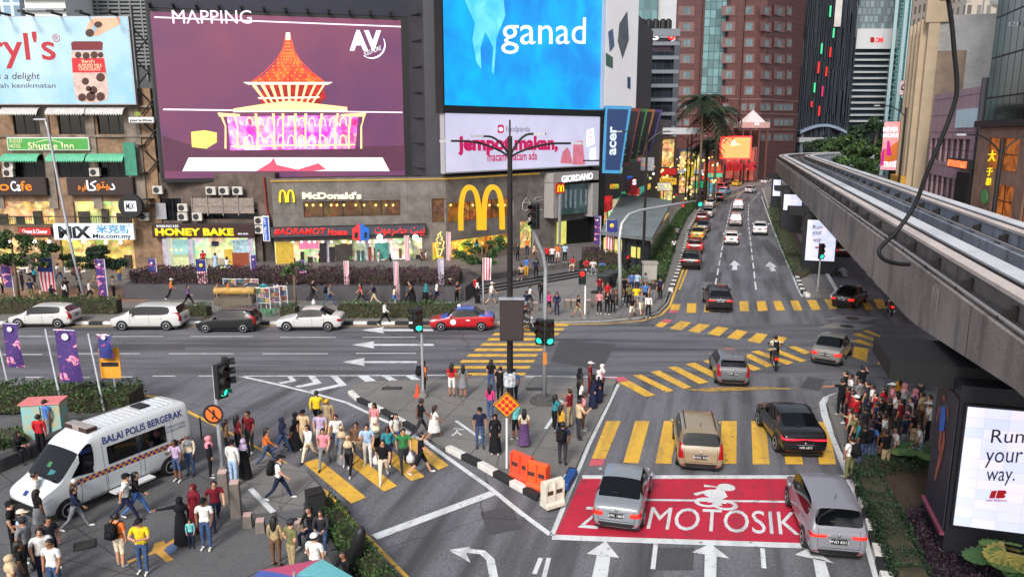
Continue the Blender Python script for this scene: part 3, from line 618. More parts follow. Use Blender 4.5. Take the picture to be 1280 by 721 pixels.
wtext(W2,s,'HONEY BAKE',199,284,296,293.5,YELL,.73,bold=.05);wtext(W2,s,'WARUNG KEK',200,280,228,283,WHITEL,.73,bold=0);wtext(W2,s,'SDN. BHD.',301,290,314,292,WHITEL,.73,bold=0)
s=signbox(W2,'blade_sign','narrow blue vertical sign beside the bakery',334,270,338.5,299,EMIT('sign_blue',C(40,90,190),.8),WHITE,.9,.3);wtext(W2,s,'HOTEL 1ST',335,271,337.6,298,WHITEL,.93,bold=0,rot=True)
p=MB();a=W2 .uv(330,220);p.tube([(a[0],-.15,8.9),(a[0]+.1,-.15,6),(a[0]+.3,-.15,5)],.08,6);p.obj('drain_pipe',M('red_pipe',C(140,52,40),.6),b2)
ac=thing('air_conditioner','','air conditioner',(0,0,0));MB().b6(-.45,.45,-.35,0,0,.72).obj('casing',M('ac_casing',C(186,182,174),.6,var=.15),ac,bevel=.02)
MB().lathe((-.1,-.352,.36),[(.27,0),(.27,-.012),(.08,-.014)],18,axis='y').obj('fan_grille',M('ac_grille',C(40,40,42),.6),ac);p=MB();p.b6(-.4,-.34,-.35,.12,-.08,0);p.b6(.34,.4,-.35,.12,-.08,0);p.obj('bracket',DARKMETAL,ac)
first=True
acl=[(16,211,W1,'upper air conditioner of the stacked pair between the green awnings'),(16,221,W1,'lower air conditioner of the stacked pair between the green awnings'),(123,220,W1,'air conditioner under the right green awning'),(184,275,W1,'old grey air conditioner low on the concrete pier below the round black sign'),(201,242,W2,'leftmost air conditioner just below the corner of the giant screen'),(267,243,W2,'left one of the three dim air conditioners below the giant screen'),(283,243,W2,'middle one of the three dim air conditioners below the giant screen'),(300,243,W2,'right one of the three dim air conditioners below the giant screen'),(232,264,W2,'upper air conditioner of the pair left of the wire screen'),(232,275,W2,'lower air conditioner of the pair left of the wire screen'),(250,275,W2,'air conditioner under the left end of the wire screen'),(327,280,W2,'upper air conditioner beside the narrow blue sign'),(327,291,W2,'lower air conditioner beside the narrow blue sign')]
for x,y,W,lab in acl:
 u,z=W.uv(x,y);q=W.at(u,z,.3)
 if first:ac.location=q;ac['label']=lab;ac['group']='air conditioners on the shop walls';first=False
 else:dup(ac,q,0,lab)
 # fast food corner block
WA=Wall((-21.4,68.6),(-6.2,72));WC=Wall((-6.2,72),(8.9,88));WL=Wall((-31.6,68.8),(-10.4,74.3));WS=Wall((8.9,88),(8.9+.2858*60,148))
b3=thing('corner_block','dark clad commercial block carrying the giant screens above the fast food corner','building',(0,0,0))
body=[(-31.6,69.6),(-10.2,75.2),(-8.0,72.6),(-6.4,72.7),(8.6,88.6),(26,148),(-28,148)]
MB().prism(body,8.75,31).obj('upper_body',DARKCLAD,b3)
p=MB()
for i in range(9):
 z=9.5+i*2.3;p.box((-8.9,73.6,z),(2.3,.12,.1),R(-58))
 q=WC.at(.4,z,.04);p.box(q,(1.4,.1,.08),WC.rz)
p.obj('panel_joint',M('joint',C(30,30,34),.6),b3)
w3=thing('restaurant_block','concrete fast food front with warm lit windows along the corner','building',(0,0,0))
e1=bpy.data.objects.new('left_front',None);
def sub_empty(name,W,parent):
 e=bpy.data.objects.new(name,None);COL.objects.link(e);e.location=W.a;e.rotation_euler=(0,0,W.rz);e.parent=parent;return e
ha=[rect(WA,380,250,500,272),rect(WA,345,297,528,340),rect(WA,540,248,558,278)]
mbw=MB();facade(mbw,0,WA.L,.3,8.74,ha)
wo=mbw.obj('wall',CONC,w3);wo.location=WA.a;wo.rotation_euler=(0,0,WA.rz)
mbw=MB();hc=[rect(WC,560,247,642,279),rect(WC,545,291,640,330),rect(WC,650,275,668,318)]
facade(mbw,0,WC.L-.2,.3,8.74,hc);wc=mbw.obj('wall',CONC,w3);wc.location=WC.a;wc.rotation_euler=(0,0,WC.rz)
def at_wall(o,W):o.location=W.a;o.rotation_euler=(0,0,W.rz);return o
MB().prism([(-21.2,69.4),(-6.4,72.8),(8.4,88.8),(20,120),(-20,120)],.3,8.7).obj('core',DIM,w3)
def lit(W,x0,y0,x1,y1,mt,parent,o=-.5):
 a=rect(W,x0,y0,x1,y1);p=MB();UB(p,a[0],a[1],a[2],a[3],o,o+.03);return at_wall(p.obj('shop_interior',mt,parent),W)
def pwin(W,x0,y0,x1,y1,parent,nx,gm=None,nz=1):
 a=rect(W,x0,y0,x1,y1);return at_wall(window(parent,*a,nx=nx,gm=gm,nz=nz),W)
AMBER=EMIT('amber_glass',C(120,80,44),.6,.8,1.6,C(34,26,22),1.8)
pwin(WA,380,250,500,272,w3,5,AMBER);pwin(WC,560,247,642,279,w3,6,EMIT('amber_glass_bright',C(170,112,50),.7,.85,1.4,C(46,34,26),1.6));pwin(WA,540,248,558,278,w3,1,AMBER)
lit(WA,345,297,528,342,EMIT('restaurant_light',C(246,236,190),.95,.75,.7,C(86,74,54),2.2),w3);lit(WC,545,291,640,331,EMIT('counter_light',C(255,206,84),1.0,.6,.6,C(156,84,20),2),w3,-.45);lit(WC,650,275,668,320,WARM,w3)
for W,x0,y0,x1,y1,mt in((WA,346,300,366,336,EMIT('yellow_rack',C(230,190,70),.7,.4,4)),(WA,420,306,440,336,MATS['dim_interior']),(WA,470,304,486,334,M('teal_wall',C(70,140,130),.6)),(WA,374,302,398,312,EMIT('pink_screen',C(236,130,170),.9,.3)),(WC,550,314,600,330,EMIT('yellow_counter',C(250,196,60),.8,.35,1)),(WC,600,303,640,328,EMIT('brown_wall',C(160,96,30),.55,.4,1))):
 a=rect(W,x0,y0,x1,y1);p=MB();UB(p,a[0],a[1],a[2],a[3],-.42,-.16);at_wall(p.obj('display',mt,w3),W)  # glowing counters and walls carry the room light in their colour
for W,x0,x1,y0,y1,sd_ in((WA,366,526,304,336,1),(WC,548,640,306,330,2),(W2,204,280,314,336,3),(WA,382,498,258,272,4),(WC,562,640,258,279,5)):
 r2=random.Random(sd_);x=x0;ob=w3 if W is not W2 else b2
 while x<x1-5:
  wd=r2 .uniform(2,8);a=rect(W,x,y0+r2 .random()*(y1-y0)*.7,x+wd,y1);p=MB();UB(p,a[0],a[1],a[2],a[3],-.4,-.2);o=p.obj('fittings',M('fit_%d'%(int(x)%6),[C(40,34,30),C(90,60,40),C(60,74,66),C(130,110,84),C(30,28,32),C(120,50,40)][int(x)%6],.6,var=.4,scale=5),ob)
  if W is not W2:at_wall(o,W)
  u=(a[0]+a[1])/2;p=MB();p.lathe((u,.15,W.uv(x,y0)[1]+.1),[(.02,-.12),(.1,-.05),(.1,.05),(.02,.1)],8);o=p.obj('pendant_lamp',LAMPY if sd_>1 else LAMPW,ob)
  if W is not W2:at_wall(o,W)
  x+=wd+r2 .uniform(2,9)
a=rect(WA,346,228,546,231.5);p=MB();UB(p,0,WA.L,8.5,8.62,.0,.1);at_wall(p.obj('light_strip',EMIT('yellow_strip',C(220,176,70),.6,.4),w3),WA);p=MB();UB(p,0,WC.L*.6,8.5,8.62,.0,.1);at_wall(p.obj('light_strip',MATS['yellow_strip'],w3),WC)
p=MB()
for i in range(8):UB(p,i*2,i*2+.03,5.6,8.4,.0,.012)
for z in(6.9,5.6):UB(p,0,WA.L,z,z+.03,.0,.012)
at_wall(p.obj('panel_joint',M('joint2',C(84,80,78),.8),w3),WA)
GREYLN=M('pale_outline',C(196,192,188),.6,var=0)
p=MB();
def outline(W,mb,pts,off=.03,r=.035):mb.tube([(W.uv(*q)[0],-off,W.uv(*q)[1])for q in pts],r,4)
outline(WC,p,[(653,254),(653,262),(656,264),(662,261),(662,253),(658,247),(653,254),(662,253)]);outline(WC,p,[(668,250),(670,247),(676,246.5),(678,250),(668,252),(678,254),(668,256),(678,259),(668,260),(668,263),(678,262)])
at_wall(p.obj('menu_outline',GREYLN,w3),WC)
s=WA.empty('shop_sign','white lit fast food name beside a small yellow M on the concrete','sign');wtext(WA,s,"McDonald's",378,240,452,249,EMIT('cream_lit',C(255,246,214),1.1),.1,.06,.05)
def arches(W,parent,x0,x1,y0,y1,d,r,mat,off,name='arches'):
 mb=MB();xm=(x0+x1)/2;a=W.uv(x0,y1);b=W.uv(x1,y0);wdt=b[0]-a[0];h=b[1]-a[1]
 for k in(0,1):
  prev=None;n=22;cxu=a[0]+wdt*(.25+.5*k);o1=wdt*.25;
  pts=[]
  for i in range(n+1):
   t=math.pi*i/n;c=math.cos(t)
   pts.append((cxu-o1*math.copysign(abs(c)**.85,c),a[1]+h*math.sin(t)**.62))
  inner=[(cxu+(u-cxu)*(1-r*2.0),a[1]+(z-a[1])*(1-r*.5))for u,z in pts]
  vs=[];
  for yy in(-off,-off-d):vs+=[(u,yy,z)for u,z in pts]+[(u,yy,z)for u,z in inner]
  m=n+1;fs=[]
  for i in range(n):
   fs+=[(i,i+1,m+i+1,m+i),(2*m+i+1,2*m+i,3*m+i,3*m+i+1),(i+1,i,2*m+i,2*m+i+1),(m+i,m+i+1,3*m+i+1,3*m+i)]
  for e in(0,n):fs.append((e,m+e,3*m+e,2*m+e))
  mb.add(vs,fs)
 return mb.obj(name,mat,parent)
arches(WA,s,349,368,237,253,.12,.25,YELL,.08)
WAR=Wall((-6.4,69.6),(4,71.4))
s=WAR.empty('arch_sign','giant yellow M standing proud of the restaurant front','sign');arches(WAR,s,572.5,629.5,230.5,287,.7,.2,EMIT('arch_yellow',C(250,186,18),.8,.08,.6),.05)
p=MB()
for x in(580,601,622):u,z=WAR.uv(x,262);UB(p,u-.08,u+.08,z-.1,z+.1,-3.2,.1)
p.obj('bracket',DARKMETAL,s)
s=signbox(WA,'restaurant_sign','slate grey restaurant sign with red letters and a small house emblem',340,280,531,296,M('sign_slate',C(66,68,78),.5),DARKMETAL,.55,.5)
wtext(WA,s,'#ADRAMOT',343,284,408,293,REDL,.6,bold=.02,shear=.2);wtext(WA,s,'House',410,285,434,293,REDL,.6,bold=.03,shear=.15);wtext(WA,s,'\ufe95\ufeee\ufee3\ufeae\ufec0\ufea3 \ufe96\ufef4\ufe91',468,282,530,294,REDL,.6,bold=.01)
hb=[((440,285),(449.5,277.5),(450,301),(440,298)),((449.5,277.5),(461,285),(461,298),(450,301))]
flats(WA,s,hb[:1],EMIT('emblem_red',C(226,60,60),.8),.64,'emblem');flats(WA,s,hb[1:],EMIT('emblem_blue',C(40,110,210),.8),.64,'emblem');flats(WA,s,[((443,290),(447,289),(447,297),(443,296)),((455,289),(458.5,289.5),(458.5,296),(455,297))],BLKT,.66,'emblem_window')
for x,y,lab in((474,295,'left'),(518,295,'right')):
 s=WA.empty('flood_lamp','bright white flood lamp, the %s of two under the slate restaurant sign'%lab,'lamp','flood lamps under the restaurant sign');u,z=WA.uv(x,y);MB().lathe((u,-1.0,z),[(.05,-.1),(.2,-.02),(.26,.08),(.05,.12)],12,axis='y').obj('bulb',EMIT('flood',C(255,255,250),6),s);p=MB();UB(p,u-.03,u+.03,z+.05,z+.12,.0,1.0);p.obj('arm',DARKMETAL,s)
s=WC.empty('neon_sign','yellow ice cream cone outline glowing on the brown panel left of the arches','sign');p=MB()
outline(WC,p,[(543,311),(545,320),(548,319.5),(551,311),(543,311),(541.5,308),(542,304),(545,302),(543,299),(546,296),(545,293),(549,289.5),(548,294),(551,297),(549,299),(553,302),(551,308),(553,309),(551,311)],.25,.06);p.obj('tube',EMIT('neon_yellow',C(255,226,120),1.3),s)
s=thing('clothes_shop_front','pale framed clothes shop box with a dark glass display on the corner','shopfront',WC.a,WC.rz);a=rect(WC,680,213,737,312);
p=MB();
for q in((680,213,737,228),(680,228,686,272),(729,228,737,270)):r4=rect(WC,*q);UB(p,r4[0],r4[1],r4[2],r4[3],-.2,1.3)
p.obj('frame',M('shop_frame',C(150,146,144),.6,var=.12),s);r4=rect(WC,686,229,729,270);p=MB();UB(p,r4[0],r4[1],r4[2],r4[3],.6,.66);p.obj('glass',EMIT('teal_display',C(86,112,112),.45,.5,.8,C(40,60,62)),s)
p=MB()
for x in(689,694,700,706,712,719,725):r5=rect(WC,x,236,x+2.6,264-(x%3)*4);UB(p,r5[0],r5[1],r5[2],r5[3],.67,.7)
p.obj('display',EMIT('coloured_display',C(150,160,170),.5,.9,1.5,C(30,60,90)),s);wtext(WC,s,'GIORDANO',690,219.5,729,228,WHITEL,1.34,.05,.03,slope=-4.5)
r4=rect(WC,737,211,745,300);p=MB();UB(p,r4[0],r4[1],.3,r4[3],-2,1.3);p.obj('side_panel',BLACK,s)
p=MB();r4=rect(WC,694,276,706,312);UB(p,r4[0],r4[1],r4[2],r4[3],.2,.24);p.obj('doorway',EMIT('doorway_light',C(240,236,120),.9,.3,.6),s);p=MB();r5=rect(WC,706,272,737,310);UB(p,r5[0],r5[1],r5[2],r5[3],.1,.2);p.obj('shutter',BLACK,s)
s=WC.empty('blade_sign','small red and yellow square sign with a yellow M on a pale post','sign');r4=rect(WC,680,228,690,241);p=MB();UB(p,r4[0],r4[1],r4[2],r4[3],1.6,1.75);p.obj('panel',EMIT('sign_red',C(200,40,30),.7),s);arches(WC,s,681,689,230,239,.04,.25,YELL,1.76);p=MB();u=(r4[0]+r4[1])/2;UB(p,u-.15,u+.15,1.1,r4[2],1.6,1.75);p.obj('post',GALV,s)
# giant screens
s=WL.empty('led_screen','giant purple screen showing a red pointed pavilion over the bakery','screen');r4=rect(WL,184,16,500,220)
u0,u1,z0,z1=WL.uv(206,222)[0],WL.uv(503,100)[0],8.75,22.9
p=MB();UB(p,u0-.25,u1+.9,z0-.35,z1+.3,-.8,0);p.obj('cabinet',BLACK,s)
p=MB();UB(p,u0,u1,z0,z1,0,.03);p.obj('display',EMIT('screen_mauve',C(104,58,98),.92,.3,.12,C(140,70,92)),s)
zt=lambda x,y:(x,y)
flats(WL,s,[((193,21),(501,33),(501,34.6),(193,22.8)),((204,136),(503,140),(503,141.5),(204,138))],EMIT('screen_white',C(250,226,240),1.3),.045,'screen_line')
wtext(WL,s,'MAPPING',216,13,315,30,MATS['screen_white'],.05,0,.0)
flats(WL,s,[((203,170),(260,188),(505,182),(505,214),(205,214))],EMIT('screen_dusk',C(100,52,78),.9,.4,.3),.04,'screen_ground')
flats(WL,s,[((236,197),(478,197),(487,214),(228,214))],EMIT('screen_stage',C(255,236,240),1.35),.05,'screen_stage')
flats(WL,s,[((320,214),(338,203),(342,197),(346,206),(372,212),(398,204),(408,212),(392,214))],EMIT('screen_figures',C(214,84,110),1),.055,'screen_figures')
flats(WL,s,[((239,165),(256,163),(271,166),(271,178),(258,186),(240,184))],EMIT('screen_gold',C(255,226,110),1.3,.25,.8),.05,'screen_house')
pav=EMIT('screen_red',C(236,30,24),1.2,.6,1.1,C(250,120,40),3.5);yl=EMIT('screen_cream',C(255,214,150),1.35);mg=EMIT('screen_magenta',C(220,40,170),1.3,.8,.9,C(255,200,245),2.2);dk=EMIT('screen_shadow',C(170,26,30),1.0,.5,1,None,3)
flats(WL,s,[((357,44),(363,44),(369,66),(380,84),(400,98),(406,104),(312,105),(330,94),(346,78),(353,62))],pav,.06,'screen_roof')
flats(WL,s,[((330,104),(402,103),(408,122),(398,132),(330,134),(324,124))],dk,.058,'screen_gallery')
flats(WL,s,[((292,136),(330,130),(362,126),(398,130),(434,134),(434,140),(292,140))],yl,.061,'screen_eaves')
flats(WL,s,[((284,146),(448,144),(444,186),(288,188))],mg,.056,'screen_hall')
wr_=lambda t_:2.5+45*t_**1.9
ry_=lambda t_:46+58*t_
def rq(a,b,t0,t1,w=.7):return[(360+a*wr_(t0)-w,ry_(t0)),(360+a*wr_(t0)+w,ry_(t0)),(360+b*wr_(t1)+w,ry_(t1)),(360+b*wr_(t1)-w,ry_(t1))]
dots=[[(360+a*wr_(t_)+dx*(.6+t_*1.0),ry_(t_)+dy*1.1)for dx,dy in((-1,0),(0,-1),(1,0),(0,1))]for i_,t_ in enumerate([.08+.07*k for k in range(13)])for a in[(-1+(2*q+1+i_%2)/7)for q in range(6)]]
flats(WL,s,dots,EMIT('screen_amber',C(255,150,50),1.25),.063,'screen_lights')
flats(WL,s,[rq(a/4,a/4,u,u+.25,.5+.3*u)for a in range(-4,5)for u in(0,.25,.5,.75)],EMIT('screen_bright_red',C(255,70,60),1.3),.062,'screen_ribs')
flats(WL,s,[((304,103),(416,103),(410,106),(310,106)),((322,122),(400,121),(398,123),(324,124)),((292,139),(434,138),(434,139.5),(292,140.5)),((357.5,41),(362.5,41),(363,50),(357,50))],EMIT('screen_flare',C(255,236,200),1.7),.067,'screen_flare')
flats(WL,s,[[(x+dx,y+dy)for dx,dy in((-5,0),(-3.6,-9),(0,-12),(3.6,-9),(5,0),(3.4,0),(2.4,-8),(0,-10),(-2.4,-8),(-3.4,0))]for x in range(312,430,13)for y in(158,180)],yl,.064,'screen_arches')
ribs=[]
for x0,x1,xt in((274,290,288),(290,304,300),(318,326,322),(340,346,343),(352,356,354),(368,371,370),(380,384,386),(396,404,402),(414,424,420),(432,440,436),(446,457,450)):
 mid=(x0+x1)/2;top=x0 if mid<362 else x1;ribs.append(((top,142),(top+(3.4 if mid<362 else-3.4),142),(mid+1,158),(mid+1.2,186),(mid-1.2,186),(mid-1,158)))
ribs+=[((272,141),(300,143),(300,146),(274,146)),((426,143),(458,141),(456,146),(426,146)),((289,182),(444,180),(444,182),(289,184))]
for i in range(9):x=318+i*11;m_=362+(x-362)*.62;ribs.append(((x-3,107),(x+1,105),(m_+1.4,131),(m_-1,131)))
flats(WL,s,ribs,yl,.066,'screen_ribs')
wtext(WL,s,'AV',437,38,477,64,WHITEL,.06,0,.05);wtext(WL,s,'SOLUTIONS',455,65,476,71,WHITEL,.06,0,.0,slope=-8)
arc=[(449+19*1.0*(1)+17*math.cos(t)-3,57+17*math.sin(t))for t in[R(125-i*15)for i in range(11)]];flats(WL,s,[[arc[i],arc[i+1],(arc[i+1][0]-1.6,arc[i+1][1]-1.6),(arc[i][0]-1.6,arc[i][1]-1.6)]for i in range(10)],WHITEL,.062,'arc')
p=MB();UB(p,u0-.25,u1+.9,z1+.35,z1+6,-.8,-.1);at_wall(p.obj('upper_screen',M('dark_banner',C(26,28,48),.5,var=.2,scale=.3),b3),WL)
p=MB()
for i in range(12):uu=u0+i*1.85;UB(p,uu,uu+.06,z1+.3,z1+.7,-.1,.6);UB(p,uu-.1,uu+.25,z1+.55,z1+.75,.5,.8);p.obj('lamp_arm',DARKMETAL,s);p=MB()
s=WC.empty('led_screen','huge bright blue screen with white lettering above the pink and white banner','screen');a=rect(WC,548,-20,755,130);u0,u1=WC.uv(548,100)[0],WC.uv(754,100)[0];z0,z1=15.2,31
p=MB();UB(p,u0-.2,u1+.3,z0-.7,z1+.3,-.2,.8);p.obj('cabinet',BLACK,s);p=MB();UB(p,u0,u1,z0,z1,.8,.84);p.obj('display',EMIT('screen_cyan',C(0,178,246),1.0,.25,.28,C(20,122,214)),s)
class Off(Wall):
 def __init__(s,W,o):Wall.__init__(s,(W.a+W.n*o)[:2],(W.a+W.n*o+W.d*W.L)[:2])
 def _(s):pass
def shifted(W,o):return Off(W,o)
WCo=shifted(WC,.8)
def wflats(polys,mat,off,name,par):at=flats(WCo,par,polys,mat,off,name);at.location=(0,-.8,0);return at
CY=EMIT('screen_pale_cyan',C(120,226,250),1.0,.3,.5,C(60,190,240))
wflats([((577,-8),(628,-8),(631,20),(620,48),(617,94),(614,90),(616,60),(606,40),(600,60),(601,87),(595,78),(590,50),(593,30))],CY,.06,'screen_fin',s)
t1=wtext(WCo,s,'ganad',626,19,731,68,WHITEL,.08,0,.0,slope=-2);t1 .location=(0,-.8,0)
WF=shifted(WC,.7)
s=WF.empty('banner','long pale banner with pink lettering below the blue screen','banner');u0,u1=WF.uv(557,180)[0],WF.uv(749,180)[0];z0,z1=9.2,14.7
p=MB();UB(p,u0-.12,u1+.12,z0-.12,z1+.12,-.6,0);p.obj('frame',GALV,s);p=MB();UB(p,u0,u1,z0,z1,0,.02);p.obj('panel',EMIT('banner_lilac',C(214,212,240),.85,.16,.25),s)
PK=EMIT('print_pink',C(206,24,100),.7);wtext(WF,s,'jempot makan,',572,169,697,195,PK,.04,0,.05,slope=-2);wtext(WF,s,'macam-macam ada',609,190.5,671,202,PK,.04,0,.02,slope=-2);wtext(WF,s,'foodpanda',632,157.5,662,167,EMIT('print_grey',C(110,100,130),.6),.04,0,.0,slope=0)
flats(WF,s,[((622,157),(624,156),(628.6,156.4),(629.6,158),(629.4,165),(628,166.5),(623,166.6),(621.8,165))],PK,.035,'logo');flats(WF,s,[pdisc(625.7,161.6,2.7)],WHITEL,.04,'logo_face');flats(WF,s,[pdisc(624.7,161,.6),pdisc(626.8,161,.6)],PK,.043,'logo_eyes')
flats(WF,s,[((733,163),(742,160),(743,180),(733,184)),((737,186),(744,184),(745,199),(737,201))],WHITEL,.035,'speech_bubble');wtext(WF,s,'NAK',734.6,164,740,168,PK,.05,0,0);wtext(WF,s,'KARI',734.6,169.5,740.6,173.5,PK,.05,0,0);wtext(WF,s,'LAKSA',734.6,175,741,179,PK,.05,0,0)
flats(WF,s,[((700,204),(703,190),(709,184),(712,189),(716,205)),((716,206),(716,178),(728,176),(731,206))],EMIT('print_coral',C(230,130,150),.75,.3,1),.03,'print_shape')
WG=Wall((9.7,87.6),(14.1,92.4))
s=WG.empty('billboard','pale grey billboard with a perfume sketch turned along the street corner','billboard');r4=(.2,14,17.0,33);p=MB();UB(p,.1,6.5,15.4,34,0,.5);p.obj('frame',GALV,s);p=MB();UB(p,.2,6.4,15.6,33.8,.5,.53);p.obj('panel',M('billboard_grey',C(232,232,236),.5,var=.06,scale=.2),s)
wg=shifted(WG,.53)
for pts,mt in((((757,66),(766,72),(766,86),(757,82)),M('print_green',C(64,96,84),.5)),(((774,30),(784,14),(786,50),(778,74),(772,52)),M('print_ink',C(80,88,98),.5,var=.5,scale=.8)),(((760,40),(766,36),(768,58),(762,66)),M('print_ink_blue',C(76,96,130),.5,var=.4)),(((784,96),(788,97),(788,112),(784,110)),M('print_navy',C(44,62,110),.5))):
 o=flats(wg,s,[pts],mt,.02,'print_shape');o.location=(0,-.53,0)
p=MB()
for i in range(3):p.tube([(.6+i*2,-.3,15.4),(.6+i*2,.3,13),(2.4+i*2,-.3,15.4)],.07,4)
p.obj('bracket',DARKMETAL,s)
MB().prism([(9.2,88.8),(14.6,104),(30,148),(8,148)],.3,15).obj('street_wing',M('street_wing',C(74,70,74),.7,var=.3,scale=.5),b3)
cols=[((60,140,186),(28,52,96),'acer'),((104,48,48),(24,26,34),''),((62,110,62),(26,30,38),''),((150,100,56),(32,30,40),''),((84,66,126),(30,28,48),'')]
for k,(fc,pc,tx)in enumerate(cols):
 Yb=86+k*4.6;pts=[(757,132),(789.5,133),(776,217),(753,216.5)]if k==0 else[(757+k*8+(4 if k==1 else 6),134+k*.6),(801+(k-1)*9,135.5+k*.5),(780+(k-1)*9+6,212-k*5),(770+(k-1)*8,211-k*4)]
 Wb=Wall((P(pts[0][0],150,Yb)[0],Yb),(P(pts[0][0],150,Yb)[0]+6,Yb+.6))
 lab=['blue framed slanted sign board with pale vertical lettering beside the street','maroon framed slanted dark board just behind the blue one','green framed slanted board in the middle of the row','orange framed slanted board, second from the far end of the row','purple framed slanted board at the far end of the row'][k]
 s=Wb.empty('sign_board',lab,'sign board','slanted sign boards over the street pavement');flat(Wb,s,pts,M('board_frame_%d_%d_%d'%fc,C(*fc),.5),0,'frame',.3)
 cxm=sum(q[0]for q in pts)/4;cym=sum(q[1]for q in pts)/4;inn=[(cxm+(x-cxm)*(.8 if k==0 else .84),cym+(y-cym)*.9)for x,y in pts]
 flat(Wb,s,inn,M('board_panel_%d_%d_%d'%pc,C(*pc),.5,var=.15),.03,'panel')
 if tx:wtext(Wb,s,tx,761.5,158,770,194,M('board_white',C(200,214,226),.5,var=0),.06,0,.03,rot=True)
 else:
  o=flats(Wb,s,[[(cxm+dx-2,cym+dy-1),(cxm+dx+2.5,cym+dy-1),(cxm+dx+2,cym+dy+1),(cxm+dx-2.4,cym+dy+1)]for dx,dy in((3,-18),(1,-6),(0,4),(-1,14),(-1.4,22))],M('board_print',C(120,120,130),.5),.06,'print_shape')
 a=Wb.uv(*pts[0]);p=MB();UB(p,a[0]-2.5,a[0]+.3,a[1]-.6,a[1]-.45,-.2,-.05);UB(p,a[0]-2.5,a[0]+.3,a[1]-6,a[1]-5.85,-.2,-.05);p.obj('bracket',DARKMETAL,s)
s=signbox(W1,'shop_sign','small white sign on the lattice between shophouse and giant screen',168,148,197,153,WHITE,GALV,.9,.2);wtext(W1,s,'paradise',169,149,196,153,BLKT,.93,0,.03)
flats(W1,s,[pdisc(178,143,4,3)],M('fruit_green',C(120,140,40),.6),.93,'emblem')
WSg=Wall((10.2,91.5),(27.5,146));r4_=random.Random(21)
for k in range(14):
 u=3+k*3.7;z=r4_.uniform(3.2,8.5);q=WSg.at(u,z,0);h=r4_.uniform(.5,1.5);wd=r4_.uniform(.7,1.5);hue=['red','yellow','white','green','blue','orange','pink'][k%7];cc=dict(red=C(220,40,40),yellow=C(250,200,60),white=C(236,232,220),green=C(70,210,140),blue=C(70,120,230),orange=C(250,140,50),pink=C(236,110,150))[hue]
 t=thing('blade_sign','%s lit sign projecting from the street wing, number %d going away'%(hue,k+1),'sign',q,0,'signs along the street wing');t['label']=['small','tall','wide'][k//7 if k<7 else 1+k%2]+' %s lit sign projecting over the street pavement, %s'%(hue,['nearest the blue board','behind the slanted boards','above the shelter roof','beyond the shelter roof','halfway to the bar','close before the bar'][min(5,k*6//14)])
 MB().b6(.1,wd,-.12,.12,0,h).obj('casing',BLACK,t);MB().b6(.16,wd-.06,-.14,-.12,.06,h-.06).obj('panel',EMIT('blade_'+hue,cc,.7,.5,2.2,None,3),t);MB().b6(-.2,.12,-.04,.04,h*.4,h*.5).obj('bracket',DARKMETAL,t)
for k in range(12):
 p=MB();u=1+k*4.5;UB(p,u,u+3.6,.6,3.2,.25,.3);at_wall(p.obj('shop_interior',(WARM,COOL,WARM2)[k%3],b3),WSg);p=MB();UB(p,u,u+3.8,3.4,4.3,.25,.9);at_wall(p.obj('sign_band',EMIT('wing_band_%d'%(k%4),(C(200,40,40),C(240,220,180),C(60,160,120),C(240,170,60))[k%4],.8,.5,1.5),b3),WSg)
 # towers in the distance
def PX(px_,Y):return P(px_,200,Y)[0]
def ZY(py,Y):return P(640,py,Y)[2]
def grid_mat(name,glass,frame,cw,ch,mw=.08,rough=.15,var=.5,off=0.0):
 """curtain wall: panes of slightly different tint in a mullion grid"""
 m=bpy.data.materials.new(name);m.use_nodes=True;t=m.node_tree;b=t.nodes['Principled BSDF'];N=t.nodes.new;Lk=t.links.new
 tc=N('ShaderNodeTexCoord');sp=N('ShaderNodeSeparateXYZ');Lk(tc.outputs['Object'],sp.inputs[0]);ad=N('ShaderNodeMath');ad.operation='ADD'
 Lk(sp.outputs['X'],ad.inputs[0]);Lk(sp.outputs['Y'],ad.inputs[1]);cb=N('ShaderNodeCombineXYZ');Lk(ad.outputs[0],cb.inputs['X']);Lk(sp.outputs['Z'],cb.inputs['Y'])
 br=N('ShaderNodeTexBrick');br.offset=off;br.inputs['Scale'].default_value=1;br.inputs['Brick Width'].default_value=cw;br.inputs['Row Height'].default_value=ch;br.inputs['Mortar Size'].default_value=mw
 br.inputs['Color1'].default_value=glass;br.inputs['Color2'].default_value=tuple(c*(1-var)for c in glass[:3])+(1,);br.inputs['Mortar'].default_value=frame;br.inputs['Mortar Smooth'].default_value=0
 Lk(cb.outputs[0],br.inputs['Vector']);Lk(br.outputs['Color'],b.inputs['Base Color'])
 r=N('ShaderNodeMapRange');r.inputs['To Min'].default_value=rough;r.inputs['To Max'].default_value=.6;Lk(br.outputs['Fac'],r.inputs['Value']);Lk(r.outputs[0],b.inputs['Roughness']);MATS[name]=m
 return m
t=thing('office_tower','pale distant tower with a teal glass side above the dark office block','tower',(0,0,0))
MB().b6(PX(815,260),PX(851,260),260,280,0,90).obj('wall',M('pale_tower',C(196,202,208),.6,var=.1,scale=.05),t);MB().b6(PX(786,258),PX(815,258),258,280,0,90).obj('glass',grid_mat('teal_far_glass',C(120,160,164),C(96,120,126),2.4,3.2,.3),t)
Wd=Wall((PX(778,160),160),(PX(843,160),160));t=Wd.empty('office_block','dark glass office block with thin pale floor slabs beside the brick tower','building');zt_=ZY(38,160)
MB().b6(0,Wd.L-.3,.2,18,8,zt_-3).obj('glass',grid_mat('smoke_glass',C(44,52,62),C(30,34,40),1.6,1.8,.06),t)
for i in range(7):
 z=ZY(160-i*17.5,160);p=MB();UB(p,0,Wd.L,z-.35,z+.35,-.4,.5);p.obj('floor_slab',M('slab_grey',C(112,118,126),.6),t)
p=MB();UB(p,Wd.L-1.0,Wd.L+.2,6,zt_-2,-18,.45);p.obj('corner_pier',M('slab_dark',C(64,68,76),.6),t)
